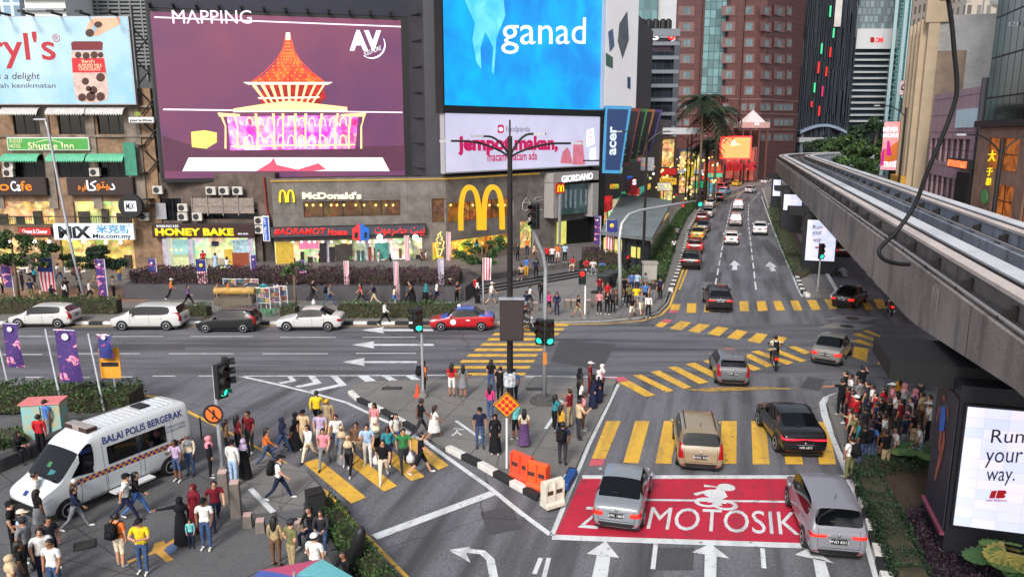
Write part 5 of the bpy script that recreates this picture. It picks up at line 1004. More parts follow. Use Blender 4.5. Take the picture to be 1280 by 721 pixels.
WEB=ground_mat('web_concrete',C(112,105,102),C(74,70,69),C(130,122,118),.9,.85,streak='v')
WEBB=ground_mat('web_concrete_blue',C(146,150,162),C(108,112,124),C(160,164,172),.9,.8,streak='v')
RUN=ground_mat('running_surface',C(196,184,178),C(156,146,142),C(206,196,190),.7,.6)
RUNL=ground_mat('running_surface_pale',C(206,208,212),C(170,172,178),C(214,216,220),.7,.5)
gt=thing('guideway','curving elevated concrete guideway with two beams over the right carriageway','guideway',(0,0,0))
brk=MB();brk.add([(0,-.12,0),(.34,-.12,0),(.34,-.12,.42),(.05,-.12,.34),(0,.12,0),(.34,.12,0),(.34,.12,.42),(.05,.12,.34)],[(0,1,2,3),(7,6,5,4),(0,4,5,1),(1,5,6,2),(2,6,7,3),(3,7,4,0)])
brk.tube([(.0,0,.1),(-.12,0,.1)],.05,6)
bme=brk.mesh('bracket',DARKMETAL)
for k,(u0,wb)in enumerate(((0,WEB),(4.4,WEBB))):
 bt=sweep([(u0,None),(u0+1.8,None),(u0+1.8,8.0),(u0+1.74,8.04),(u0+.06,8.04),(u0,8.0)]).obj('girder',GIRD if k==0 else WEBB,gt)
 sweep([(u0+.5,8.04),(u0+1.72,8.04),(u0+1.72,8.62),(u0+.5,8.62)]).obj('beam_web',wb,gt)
 sweep([(u0+.42,8.62),(u0+.86,8.62),(u0+.86,8.74),(u0+.42,8.74)]).obj('running_strip',RUN,gt)
 sweep([(u0+1.14,8.62),(u0+1.8,8.62),(u0+1.8,8.76),(u0+1.14,8.76)]).obj('running_strip',RUNL,gt)
 sweep([(u0+.92,8.62),(u0+.98,8.62),(u0+.98,8.72),(u0+.92,8.72)]).obj('power_rail',DARKMETAL,gt);sweep([(u0+1.03,8.62),(u0+1.08,8.62),(u0+1.08,8.72),(u0+1.03,8.72)]).obj('power_rail',DARKMETAL,gt)
 mb=MB();mb.tube([gw(i,u0+.12,8.16)for i in range(0,len(path),2)],.06,6);mb.obj('cable_pipe',M('pipe_grey',C(140,136,136),.5,.3),gt)
 mb=MB();mb.tube([gw(i,u0+.34,8.12)for i in range(0,len(path),2)],.05,6);mb.obj('cable_pipe',DARKMETAL,gt)
 for i in range(4,84 if k==0 else 78,1 if k==0 else 2):
  if k==0 and i%2:continue
  o=bpy.data.objects.new('bracket',bme);COL.objects.link(o);o.parent=gt;o.location=gw(i,u0+.16,8.05);o.rotation_euler=(0,0,-math.atan2(path[i][1].x,path[i][1].y))
 mb=MB()
 for i in range(3,len(path),8):mb.add([gw(i,u0-.006,zbot(i)),gw(i,u0-.006,8.0),(Vector(gw(i,u0-.006,8.0))+Vector((path[i][1].x,path[i][1].y,0))*.05)[:],(Vector(gw(i,u0-.006,zbot(i)))+Vector((path[i][1].x,path[i][1].y,0))*.05)[:]],[(0,1,2,3)])
 mb.obj('joint_line',M('joint_dark',C(60,56,54),.8),gt)
mb=MB();st=random.Random(4)
for k in range(9):i=13;b0=gw(i,-.012,7.9-st.random()*.2);y=st.uniform(-.5,.5);L=st.uniform(.5,1.7);T=path[i][1];a=(b0[0]+T.x*y,b0[1]+T.y*y);w_=st.uniform(.03,.1);mb.add([(a[0],a[1],b0[2]),(a[0]+T.x*w_,a[1]+T.y*w_,b0[2]),(a[0]+T.x*w_*.4,a[1]+T.y*w_*.4,b0[2]-L)],[(0,1,2)])
mb.obj('lime_streak',M('lime_streak',C(190,184,178),.8,var=.2,scale=5),gt)
sweep([(1.9,6.6),(4.3,6.6),(4.3,6.75),(1.9,6.75)]).obj('walkway',M('walk_grating',C(70,70,74),.8),gt)
CLAD=M('pier_cladding',C(30,31,38),.45,var=.2,scale=.8)
def pier(Y,lab,scrlab,u0=.42,w=3.0,base=.14,sz=1.2):
 i=min(range(len(path)),key=lambda k:abs(path[k][0].y-Y)+(0 if k<75 else 50));P_,T=path[i];t=thing('guideway_pier',lab,'pier',(P_.x,P_.y,base),-math.atan2(T.x,T.y),'piers under the guideway')
 mb=MB();mb.b6(u0,u0+w+.9,.05,2.5,0,5.5);mb.obj('cladding',CLAD,t)
 mb=MB();mb.add([(-1.75,.9,5.28),(8.2,.9,5.28),(8.2,4.0,5.28),(-1.75,4.0,5.28),(-1.75,.9,5.82),(8.2,.9,5.82),(8.2,4.0,5.82),(-1.75,4.0,5.82)],[(3,2,1,0),(4,5,6,7),(0,1,5,4),(1,2,6,5),(2,3,7,6),(3,0,4,7)]);mb.v[1]=(8.2,.9,4.3);mb.v[2]=(8.2,4.0,4.3);mb.obj('crosshead',M('crosshead_black',C(12,12,16),.7,var=.15),t)
 W=Wall((P_+Vector((T.y,-T.x))*u0)[:],(P_+Vector((T.y,-T.x))*(u0+4))[:])
 s=thing('led_screen',scrlab,'screen',(W.a.x,W.a.y,base),W.rz,'pier screens');mb=MB();mb.b6(.1,w+.8,-.12,.04,sz,5.0);mb.obj('cabinet',BLACK,s);mb=MB();mb.b6(.16,w+.74,-.15,-.12,sz+.06,4.94);mb.obj('display',PIERSCR,s)
 return t,s,W,i
def tiled_screen(name,c1,c2,k):
 m=EMIT(name,c1,k);t=m.node_tree;b=t.nodes['Principled BSDF'];N=t.nodes.new;tc=N('ShaderNodeTexCoord');sp=N('ShaderNodeSeparateXYZ');cb=N('ShaderNodeCombineXYZ');br=N('ShaderNodeTexBrick');br.offset=0
 t.links.new(tc.outputs['Object'],sp.inputs[0]);t.links.new(sp.outputs['X'],cb.inputs['X']);t.links.new(sp.outputs['Z'],cb.inputs['Y']);t.links.new(cb.outputs[0],br.inputs['Vector'])
 br.inputs['Scale'].default_value=1;br.inputs['Brick Width'].default_value=.62;br.inputs['Row Height'].default_value=.31;br.inputs['Mortar Size'].default_value=.006;br.inputs['Color1'].default_value=c1;br.inputs['Color2'].default_value=c2;br.inputs['Mortar'].default_value=C(190,180,226)
 t.links.new(br.outputs['Color'],b.inputs['Emission Color']);return m
PIERSCR=tiled_screen('pier_screen',C(238,228,250),C(196,212,246),1.05)
INK=M('screen_ink',C(40,40,50),.6,var=0)
t,s,W,ipier=pier(21.2,'black clad guideway pier nearest the camera with a runner picture','big near screen reading Run your way on the closest pier',.02,3.4)
W2p=Wall(W.at(0,0,.16)[:2],(W.at(0,0,.16)+W.d*5)[:2])
for tx,x0,y0,x1,y1 in(('Run',1238,536,1279,553),('your',1230,564,1276,584),('way.',1231,588,1267,606)):
 o=wtext(W2p,s,tx,x0,y0,x1,y1,INK,.02,0,.0);o.location=(0,-.16,-.14)
o=flats(W2p,s,[((1239,613),(1246,612),(1243,622),(1236,622)),((1247,612),(1257,612),(1258,616),(1255,617),(1257,620),(1254,622),(1244,622))],EMIT('logo_red',C(180,20,30),.7),.02,'logo');o.location=(0,-.16,-.14)
o=wtext(W2p,s,'new balance',1232,622.5,1258,626,MATS['logo_red'],.02,0,.01);o.location=(0,-.16,-.14)
Wsd=Wall(gw(ipier,.02,0)[:2],(Vector(gw(ipier,.02,0)[:2])+path[ipier][1]*-3)[:2])
Wsd=Wall((Vector(gw(ipier,0,0)[:2])+path[ipier][1]*2.5)[:],Vector(gw(ipier,0,0)[:2])[:])
pic=thing('side_poster','dark poster of a runner in blue on the side of the near pier','poster',Wsd.a,Wsd.rz)
mb=MB();UB(mb,.15,Wsd.L-.1,1.1,5.2,.0,.03);mb.obj('panel',M('poster_dark',C(44,44,58),.5,var=.1),pic)
def figure(poly,m,n):return flat(Wsd,pic,poly,m,.05,n)
SKP=M('poster_skin',C(150,84,70),.6,var=.1);BLP=M('poster_blue',C(40,100,190),.5,var=.1)
figure(pdisc(1182,497,2.2,3.5),SKP,'print_shape');figure([(1181.5,538),(1183.5,540),(1183,556),(1179,575),(1172,600),(1169.5,600),(1174.5,574),(1179,556)],SKP,'print_shape');figure([(1177,538),(1180,538),(1178,556),(1180,572),(1178,574),(1175,558)],SKP,'print_shape');figure([(1178,503),(1175,512),(1172,526),(1173.5,527),(1177,514)],SKP,'print_shape');figure([(1184.5,504),(1188,512),(1187,524),(1185.6,524),(1186,513)],SKP,'print_shape');figure([(1178,508),(1184,507),(1184,524),(1182,538),(1176,540),(1177,522)],BLP,'print_shape')
mb=MB();UB(mb,.0,Wsd.L,.95,1.05,.0,.12);mb.obj('ledge',M('rose_trim',C(120,60,80),.5),pic)
t,s,W,i2=pier(68.2,'clad guideway pier on the median with a bright screen facing the junction','bright screen reading Run your way on the median pier',-.35,1.9)
W2p=Wall(W.at(0,0,.16)[:2],(W.at(0,0,.16)+W.d*5)[:2])
for tx,x0,y0,x1,y1 in(('Run',1016,281,1028,286),('your',1015,289,1027,295),('way.',1016,298,1027,304)):o=wtext(W2p,s,tx,x0,y0,x1,y1,M('ink_grey',C(110,104,116),.6),.02,0,.01);o.location=(0,-.16,-.16)
o=flats(W2p,s,[pdisc(1021,309,2.4,1.2)],MATS['logo_red'],.02,'logo');o.location=(0,-.16,-.16)
pier(98,'guideway pier second along the median, half hidden by the nearer one','white screen partly hidden behind the median pier',-.8,1.6,sz=2.9)
pier(128,'farthest clad guideway pier in view, near the bend','small white screen on the farthest clad pier',-.8,.6,sz=2.2)
for i in(104,128):P_,T=path[i];t=thing('guideway_pier','plain grey pier carrying the guideway %s'%('round the bend' if i==104 else 'after the bend'),'pier',(P_.x,P_.y,0),-math.atan2(T.x,T.y),'piers under the guideway');MB().b6(2,4,-1,1,0,5.3).obj('column',CONC,t);MB().b6(-.4,6.6,-.9,.9,5.3,5.94).obj('crosshead',CONC,t)
cp=[(1137,330.5,27.2),(1122,329.5,27.1),(1106.5,325,27),(1099,317,27),(1101.5,308,27),(1120,290,26.8),(1143,257,26.6),(1160,213,26.3),(1180,166,26),(1194,126,25.8),(1196,100,25.7),(1193,67,25.6),(1190,33,25.5),(1185.5,0,25.4),(1180,-40,25.4)]
pts=[Vector(P(*c))for c in cp]+[Vector((20,34,27)),Vector((34.2,56,40))]
fine=[]
for i in range(len(pts)-1):
 a,b,c,d=pts[max(0,i-1)],pts[i],pts[i+1],pts[min(len(pts)-1,i+2)]
 for k in range(5):u=k/5;fine.append(.5*((2*b)+(c-a)*u+(2*a-5*b+4*c-d)*u*u+(3*b-a-3*c+d)*u**3))
fine.append(pts[-1]);mb=MB();mb.tube(fine,.075,8);tag(mb.obj('cable',M('cable_rubber',C(18,18,20),.5,var=.1),smooth=True),'loose thick black cable hanging down onto the guideway edge','cable')
# street furniture
def sig_head(parent,loc,rz,lit='g',n=3,k=1.0,name='signal_head'):
 """a traffic light head whose lamps face local -Y"""
 e=bpy.data.objects.new(name,None);COL.objects.link(e);e.parent=parent;e.location=loc;e.rotation_euler=(0,0,rz);e.scale=(k,)*3
 MB().b6(-.19,.19,-.12,.1,0,.36*n+.06).obj('housing',BLACK,e,bevel=.03)
 for i in range(n):
  z=.06+.36*(n-1-i)+.16;col='rag'[i]if n==3 else 'rg'[i];on=col==lit
  mt={'r':EMIT('signal_red',C(255,40,30),2.2),'a':None,'g':EMIT('signal_green',C(40,255,190),2.0)}[col]if on else M('signal_lens_off_'+col,{'r':C(60,20,18),'a':C(66,46,16),'g':C(16,44,36)}[col],.3,var=0)
  MB().lathe((0,-.125,z),[(.02,-.02),(.135,-.005),(.135,.01),(.02,.01)],16,axis='y').obj('lens',mt,e)
  v=MB();n_=12;vs=[]
  for y,r in((-.12,.15),(-.34,.16)):
   for j in range(n_+1):a=R(-20)+R(220)*j/n_;vs.append((r*math.cos(a),y,z+r*math.sin(a)))
  v.add(vs,[(j,j+1,j+n_+2,j+n_+1)for j in range(n_)]);v.obj('visor',BLACK,e,fix=False)
 return e
def mast(name,lab,at_,h,r=.07,mat=GALV,z=.13,group=None,cat='traffic light',base=True):
 t=thing(name,lab,cat,(*at_,z),0,group);mb=MB();mb.tube([(0,0,0),(0,0,h)],[r*1.1,r],10);mb.obj('pole',mat,t,smooth=False)
 if base:MB().lathe((0,0,0),[(r*3.6,0),(r*3.6,.12),(r*2.6,.16),(r*2.2,.3),(r*1.05,.34)],14).obj('base',M('concrete_base',C(120,118,114),.85),t)
 return t
q=G(278,592,.14);t=mast('traffic_light','grey traffic light with a round orange no walking sign behind the police van',q,4.25,.075,group=None)
sig_head(t,(.22,-.05,3.05),R(60),'g',3,1.15);sig_head(t,(.3,.3,3.35),R(120),'',3,1.0)
MB().lathe((-.1,-.14,2.45),[(.02,0),(.36,0),(.36,.03),(.02,.03)],24,axis='y').obj('round_sign',M('sign_orange',C(226,108,40),.5),t)
mb=MB();n=24
for i in range(n):a,b=2*math.pi*i/n,2*math.pi*(i+1)/n;mb.add([(-.1+.38*math.cos(a),-.15,2.45+.38*math.sin(a)),(-.1+.38*math.cos(b),-.15,2.45+.38*math.sin(b)),(-.1+.3*math.cos(b),-.15,2.45+.3*math.sin(b)),(-.1+.3*math.cos(a),-.15,2.45+.3*math.sin(a))],[(0,1,2,3)])
mb.tube([(-.33,-.155,2.7),(.13,-.155,2.2)],.025,4);mb.tube([(-.1,-.15,2.62),(-.06,-.15,2.42),(.02,-.15,2.28)],.035,4);mb.tube([(-.06,-.15,2.42),(-.16,-.15,2.26)],.03,4);mb.obj('sign_symbol',BLKT,t)
q=G(529,496,.12);t=mast('traffic_light','slim traffic light showing green at the left end of the refuge',q,4.3,.06);sig_head(t,(-.12,-.1,3.3),R(10),'g',3,1.05);sig_head(t,(-.3,.25,3.25),R(-70),'',3,1.0);mb=MB();mb.b6(-.3,-.02,-.05,.2,3.4,3.5);mb.obj('bracket',DARKMETAL,t)
mb=MB();mb.lathe((-.05,-.25,.0),[(.2,0),(.2,.04),(.13,.05),(.05,.6),(.01,.62)],12);c_=mb.obj('traffic_cone',M('cone_orange',C(226,80,40),.6));c_.location=(*G(524,493,.12),.12);tag(c_,'small orange traffic cone at the foot of the slim traffic light','traffic cone')
q=G(680.5,502,.12);t=thing('traffic_light','tall galvanised signal mast bending left at the top beside the lamp post','traffic light',(*q,.12));Yq=q[1]
top=[(0,0,0),(0,0,5.8)]+[(Vector(P(x,y,Yq-1.0*k_/5))-Vector((*q,.12)))[:]for k_,(x,y)in enumerate(((682,335),(679,318),(671,300),(663.5,280),(662,268)))]
mb=MB();mb.tube(top,[.11,.1]+[.085]*4+[.07],10);mb.obj('pole',GALV,t,smooth=True);MB().lathe((0,0,0),[(.7,0),(.7,.12),(.48,.14),(.48,.26),(.2,.28)],20).obj('base',M('base_dark',C(80,78,76),.8),t)
sig_head(t,(.2,-.12,2.85),R(8),'g',3,1.1);sig_head(t,(-.22,-.02,2.85),R(-20),'g',3,1.1);v=Vector(top[-1]);sig_head(t,(v.x+.25,v.y,v.z-.65),R(-40),'',3,1.0)
mb=MB();mb.b6(-.09,.09,-.16,-.13,1.9,2.5);mb.obj('plate',M('plate_orange',C(200,120,50),.6),t)
q=G(633.5,585,.12);t=mast('warning_sign','orange diamond warning sign with nine red lamps on a white pole',q,2.6,.04,WHITE,cat='sign',base=False);mb=MB();s2=.52;mb.add([(0,-.06,2.05),(s2,-.06,2.57),(0,-.06,3.09),(-s2,-.06,2.57),(0,0,2.05),(s2,0,2.57),(0,0,3.09),(-s2,0,2.57)],[(0,1,2,3),(7,6,5,4),(0,4,5,1),(1,5,6,2),(2,6,7,3),(3,7,4,0)]);mb.obj('panel',M('sign_amber',C(236,150,30),.45),t)
mb=MB()
for a,b in(((0,2.08),(s2-.03,2.57)),((s2-.03,2.57),(0,3.06)),((0,3.06),(-s2+.03,2.57)),((-s2+.03,2.57),(0,2.08))):mb.tube([(a[0],-.065,a[1]),(b[0],-.065,b[1])],.018,4)
mb.obj('border',BLKT,t)
for i in range(3):
 for j in range(3):MB().lathe(((i-j)*.14,-.085,2.57+(i+j-2)*.14),[(.02,-.02),(.075,-.01),(.085,.02),(.02,.02)],12,axis='y').obj('lamp',M('lens_red',C(190,40,34),.3,var=.05),t)
def lamp_post(lab,at_,h,arms,r=.13,mat=DARKMETAL,z=.13,head=.5,rz=0):
 t=thing('street_lamp',lab,'street lamp',(*at_,z),rz,None);MB().tube([(0,0,0),(0,0,1.2),(0,0,h)],[r*1.3,r,r*.7],10).obj('pole',mat,t)
 for dx,dy,up in arms:
  n=8;pts=[(dx*(i/n),dy*(i/n),h-.9+(up+.9)*math.sin(math.pi/2*min(1,i/n*1.25))**.8)for i in range(n+1)];a=MB();a.tube(pts,.05,6);ar=a.obj('arm',mat,t)
  e=Vector(pts[-1]);d=Vector((dx,dy,0)).normalized();m2=MB();m2 .box((e.x+d.x*head*.4,e.y+d.y*head*.4,e.z),(head,.2,.1),math.atan2(d.y,d.x));m2 .obj('lamp_head',GALV,ar)
 return t
q=G(637.5,512,.12);lp=lamp_post('tall dark street lamp with four arms rising from the middle of the refuge',q,12.5,((-2.6,0,-.2),(-1.2,-.3,.0),(1.1,-.3,.1),(2.7,0,-.3)),.15)
MB().tube([(0,0,12.5),(0,0,13.2)],.04,6).obj('finial',DARKMETAL,lp)
t=thing('display_box','dark rectangular display box strapped to the tall lamp post','display',(*q,.12));mb=MB();zc=4.35;mb.b6(-.46,.62,-.48,-.16,3.45,5.35);mb.obj('casing',M('box_brown',C(44,38,38),.5),t,bevel=.02);mb=MB();mb.b6(-.42,.58,-.5,-.482,3.52,5.28);mb.obj('face',M('box_face',C(58,50,50),.35,var=.06),t);mb=MB();mb.b6(-.5,.66,-.5,-.14,5.35,5.4);mb.obj('rim',GALV,t)
mb=MB();mb.b6(-.2,.2,-.16,.16,3.7,3.85);mb.b6(-.2,.2,-.16,.16,4.9,5.05);mb.obj('strap',DARKMETAL,t)
t=thing('notice_board','pale weathered poster wrapped round the lamp post below the display box','poster',(*q,.12));MB().lathe((0,0,1.15),[(.24,0),(.3,.05),(.3,.6),(.24,.66)],10).obj('sheet',M('poster_pale',C(190,192,196),.7,var=.5,scale=7,tint=C(70,80,96)),t)
def pole_at(x,y,z=.15):return G(x,y,z)
q=pole_at(107,378);t=thing('street_lamp','grey single arm street lamp in front of the shophouse on the left','street lamp',(*q,.15));hz=P(76,152,q[1])[2];MB().tube([(0,0,0),(-.7,.2,4),(-1.5,.3,hz-.6),(-1.62,.3,hz)],[.12,.11,.08,.07],8).obj('pole',GALV,t,smooth=True);MB().b6(-2.4,-1.5,.2,.42,hz-.05,hz+.07).obj('lamp_head',GALV,t)
q=G(803,350,.15);lamp_post('dark two armed street lamp rising beside the grey shelter roof',q,P(805,165,q[1])[2]-.2,((-2.2,0,.1),(2.0,0,.1)),.14)
for x,y,yt,lab in((856,262,172,'dark street lamp post left of the palm trees'),(868,258,190,'dark lamp post close behind the palm trunks'),(882,256,176,'dark lamp post right of the palm trunks')):
 q=G(x,y,.15);lamp_post(lab,q,P(x,yt,q[1])[2],((-2,0,.1),(2.6,0,.1)),.14)
q=(27.6,44);lamp_post('dark double armed street lamp in front of the brick podium on the right',q,P(1262,176,44)[2],((-2.0,.3,.2),(1.8,-.3,.2)),.16);q=(38,76);lamp_post('slim dark street lamp between the guideway and the cream building',q,15,((-2.4,.5,.2),),.13)
q=G(775,385,.15);t=thing('traffic_light','long curved signal arm reaching over the far street with a green light','traffic light',(*q,.15));ap=[(775,340,0),(774,300,0),(777,280,.3),(786,268,.9),(800,263,1.6),(840,256,3.8),(872,251,5.4)]
pts=[(0,0,0)]+[(Vector(P(x,y,q[1]+dy))-Vector((*q,.15)))[:]for x,y,dy in ap];MB().tube(pts,[.15,.14,.13,.12,.11,.1,.09,.07],9).obj('arm',GALV,t,smooth=True);v=Vector(pts[-1]);sig_head(t,(v.x+.15,v.y-.1,v.z-.5),0,'g',3,1.15);sig_head(t,(.35,-.1,2.9),R(30),'r',3,1.0)
q=G(731,398,.15);t=mast('traffic_light','short pedestrian signal glowing red at the far kerb',q,3.5,.06,WHITE);sig_head(t,(-.22,-.05,2.45),R(-10),'r',2,1.3)
q=G(1022,364,.16);t=mast('traffic_light','median traffic light glowing green before the bright pier screen',q,3.6,.06);sig_head(t,(0,-.1,2.7),0,'g',3,1.1)
BOL=M('bollard_granite',C(112,104,98),.8,var=.2,scale=6);BTOP=M('bollard_top',C(190,160,152),.7,var=.15)
def bollard(x,y,lab,h=1.05,w=.34,z=.14,group=None):
 t=thing('bollard',lab,'bollard',(*G(x,y,z),z),.2,group);MB().box((0,0,h/2),(w,w,h),0,0,.9).obj('post',BOL,t,bevel=.02);MB().box((0,0,h+.02),(w*.84,w*.84,.04)).obj('cap',BTOP,t)
bollard(281,628,'tall stone bollard left of the pair beside the concrete slab',1.15);bollard(296,646,'tall stone bollard right of the pair beside the concrete slab',1.25)
bollard(310,658,'low stone bollard, the left of two in front of the tall pair',.42,.3);bollard(326,665,'low stone bollard, the right of two in front of the tall pair',.42,.3);bollard(374,669,'low stone bollard standing alone near the seated couple',.5,.34)
for k,x in enumerate((650,659,669,709,717,735)):bollard(x,388-(k>2)*3,['squat stone bollard, first from the left at the far kerb','squat stone bollard, second from the left at the far kerb','squat stone bollard at the far kerb just left of the couple in dark clothes','squat stone bollard just right of the woman in navy at the far kerb','squat stone bollard behind the man in black shirt and khaki shorts','squat stone bollard right of the red pedestrian signal'][k],.6,.42,.15,'bollards along the far kerb')
t=thing('litter_bin','round granite litter bin among the people waiting at the far kerb','bin',(*G(744,382,.15),.15));MB().lathe((0,0,0),[(.34,0),(.34,.95),(.3,1.0)],16).obj('body',BOL,t);MB().lathe((0,0,1.0),[(.36,0),(.36,.08),(.2,.14)],16).obj('lid',DARKMETAL,t)
for x,y,lab in((697,388,'grey pole stump'),(753,344,'dark green round planter bin'),):pass
for x,y,lab in((755,362,'black bin by the steps, left of two'),(763,358,'black bin by the steps, right of two')):
 t=thing('litter_bin',lab,'bin',(*G(x,y,.15),.15));MB().lathe((0,0,0),[(.45,0),(.6,1.1),(.62,1.2)],16).obj('body',M('bin_black',C(34,36,38),.6),t);MB().lathe((0,0,1.2),[(.64,0),(.5,.12),(.1,.16)],16).obj('lid',M('bin_lid',C(50,54,56),.6),t)
t=thing('stone_pillar','pale stone pillar in the hedge behind the waiting crowd','pillar',(*G(811,362,.15),.15));MB().b6(-.55,.55,-.4,.4,0,2.2).obj('post',M('pillar_pale',C(160,156,148),.8),t,bevel=.03);MB().b6(-.62,.62,-.47,.47,2.2,2.34).obj('cap',M('pillar_cap',C(150,146,138),.8),t)
def barrier(pa,pb,lab,mat,h=1.0,mesh_slots=True):
 a,b=Vector(G(*pa,.12)),Vector(G(*pb,.12));c=(a+b)/2;d=b-a;L=d.length;t=thing('traffic_barrier',lab,'barrier',(*c,.12),math.atan2(d.y,d.x));prof=[(-.24,0),(-.24,.16),(-.16,.22),(-.08,h-.1),(-.06,h),(.06,h),(.08,h-.1),(.16,.22),(.24,.16),(.24,0)]
 mb=MB();n=len(prof);vs=[(x,y,z)for x in(-L/2,L/2)for y,z in prof];mb.add(vs,[tuple(range(n)),tuple(range(n,2*n))[::-1]]+[(i,i+n,(i+1)%n+n,(i+1)%n)for i in range(n)]);mb.obj('body',mat,t,bevel=.03)
 for s_ in(-.28,.28):m2=MB();m2 .b6(L*s_-.16,L*s_+.16,-.13,.13,h*.42,h*.62);m2 .obj('slot',M('slot_dark',C(70,40,36),.8),t);
 for s_ in(-.46,0,.46):m2=MB();m2 .b6(L*s_-.03,L*s_+.03,-.17,.17,.2,h*.92);m2 .obj('rib',mat,t)
 return t
ORB=M('barrier_orange',C(226,74,44),.5,var=.1,scale=3);barrier((641,594),(664,604),'orange red plastic barrier with dark lettering, farther of the pair',ORB,1.05);barrier((660,607),(685,614),'plain orange plastic barrier, nearer of the orange pair',M('barrier_orange2',C(232,84,36),.5,var=.1,scale=3),1.05);barrier((679,635),(702,628),'white plastic barrier at the tip of the refuge',M('barrier_white',C(206,200,184),.6,var=.15,scale=3),1.0)
mb=MB();mb.box((0,0,.18),(.34,1.5,.28),0,0,.9);o=mb.obj('road_block',M('block_blue',C(30,74,136),.5,var=.15),bevel=.04);o.location=(*G(711,604),0);o.rotation_euler=(0,0,-.32);tag(o,'low blue plastic kerb block right of the white barrier','road block')
t=thing('loudspeaker','tall black loudspeaker box at the corner of the roadside hedge','loudspeaker',(*G(396,660,.14),.14),.5);MB().b6(-.28,.28,-.25,.25,.1,1.35).obj('cabinet',BLACK,t,bevel=.03);MB().b6(-.24,.24,-.262,-.25,.2,1.25).obj('grille',M('grille_mesh',C(34,34,36),.8,var=.4,scale=60),t);MB().b6(-.06,.06,-.04,.04,1.35,1.37).obj('handle',DARKMETAL,t)
t=thing('utility_cabinet','turquoise painted utility cabinet with a pink top near the flag poles','cabinet',(*G(60,545,.14),.14),.15);MB().b6(-.75,.75,-.4,.4,0,1.55).obj('body',M('cabinet_art',C(70,160,176),.5,var=.5,scale=2.2,tint=C(190,160,90)),t,bevel=.02);MB().b6(-.8,.8,-.46,.46,1.55,1.63).obj('top',M('cabinet_top',C(210,120,120),.6),t);MB().b6(-.02,.02,-.41,-.4,.1,1.45).obj('door_seam',BLKT,t)
WALLG=M('planter_wall',C(62,60,62),.75,var=.25,scale=1.5)
a=px((-120,640),(0,592),(80,556),(150,527));mb=MB()
for i in range(len(a)-1):d=Vector(a[i+1])-Vector(a[i]);c=(Vector(a[i+1])+Vector(a[i]))/2;mb.box((c.x,c.y,.36),(d.length+.1,.5,.6),math.atan2(d.y,d.x))
t=thing('planter_wall','low dark wall edging the left hedge, with people sitting on it','wall',(0,0,0));mb.obj('wall',WALLG,t,bevel=.03)
ka=px((408,640),(444,700),(470,745));mb=MB()
for i in range(len(ka)-1):d=Vector(ka[i+1])-Vector(ka[i]);c=(Vector(ka[i+1])+Vector(ka[i]))/2;mb.box((c.x-.6,c.y-.2,.3),(d.length+.1,.22,.34),math.atan2(d.y,d.x))
t=thing('planter_wall','low grey kerb wall of the roadside hedge at the bottom of the view','wall',(0,0,0));mb.obj('wall',WALLG,t,bevel=.02)
t=thing('planter_wall','long dark planter wall carrying the purple hedge before the restaurants','wall',(0,0,0));mb=MB();q0,q1,q2=G(155,374,.15),G(590,377,.15),G(600,366,.15);mb.prism([(q0[0],q0[1]),(q1[0]-.5,q1[1]),(q2[0],q2[1]+1),(q2[0]-1.2,q2[1]+4.8),(q0[0],q0[1]+4.6)],.15,1.3);mb.obj('wall',M('planter_dark',C(70,68,72),.7,var=.2,scale=.8),t)
# flags and banners
def art(name,base,cols,sc):
 m=M(name,base,.75,var=0);t=m.node_tree;b=t.nodes['Principled BSDF'];tc=t.nodes.new('ShaderNodeTexCoord');nz=t.nodes.new('ShaderNodeTexNoise');nz.inputs['Scale'].default_value=sc;nz.inputs['Detail'].default_value=2;nz.inputs['Distortion'].default_value=1.2
 r=t.nodes.new('ShaderNodeValToRGB');r.color_ramp.interpolation='CONSTANT';r.color_ramp.elements[0].color=base;r.color_ramp.elements[1].position=.56;r.color_ramp.elements[1].color=cols[0]
 for i,c in enumerate(cols[1:]):e=r.color_ramp.elements.new(.60+i*.045);e.color=c
 t.links.new(tc.outputs['Object'],nz.inputs['Vector']);t.links.new(nz.outputs['Fac'],r.inputs['Fac']);t.links.new(r.outputs['Color'],b.inputs['Base Color']);return m
PUR=art('banner_purple',C(66,44,108),[C(150,60,130),C(214,150,180),C(206,90,60),C(226,210,214)],2.2);NAVY=M('flag_navy',C(34,40,110),.75,var=.1);STRW=M('flag_white',C(222,216,220),.75,var=.05);STRR=M('flag_red',C(196,40,60),.75,var=.05);GOLD=M('flag_gold',C(236,190,60),.6,var=0);PALE=M('banner_pale',C(186,180,190),.75,var=.2,scale=1.2,tint=C(140,126,150));BLU2=art('banner_blue',C(44,50,116),[C(120,60,130),C(196,60,70),C(216,190,200),C(60,120,180)],2.4);ORG=M('banner_orange',C(230,110,70),.75,var=.1);PNKB=M('banner_pink',C(226,120,170),.75,var=.1)
def cloth_sheet(w,h,mats,cols,amp=.08,nx=6,nz=12,x0=.05,z1=0,ph=0,taper=0):
 mb=MB()
 def pt(i,j):s,t_=i/nx,j/nz;return(x0+w*s*(1-taper*t_),amp*(s+.2)*math.sin(3.1*s+4*t_+ph),z1-h*t_-.05*w*s)
 for i in range(nx):
  for j in range(nz):mb.add([pt(i,j),pt(i+1,j),pt(i+1,j+1),pt(i,j+1)],[(0,3,2,1)],cols(i/nx,j/nz))
 return mb
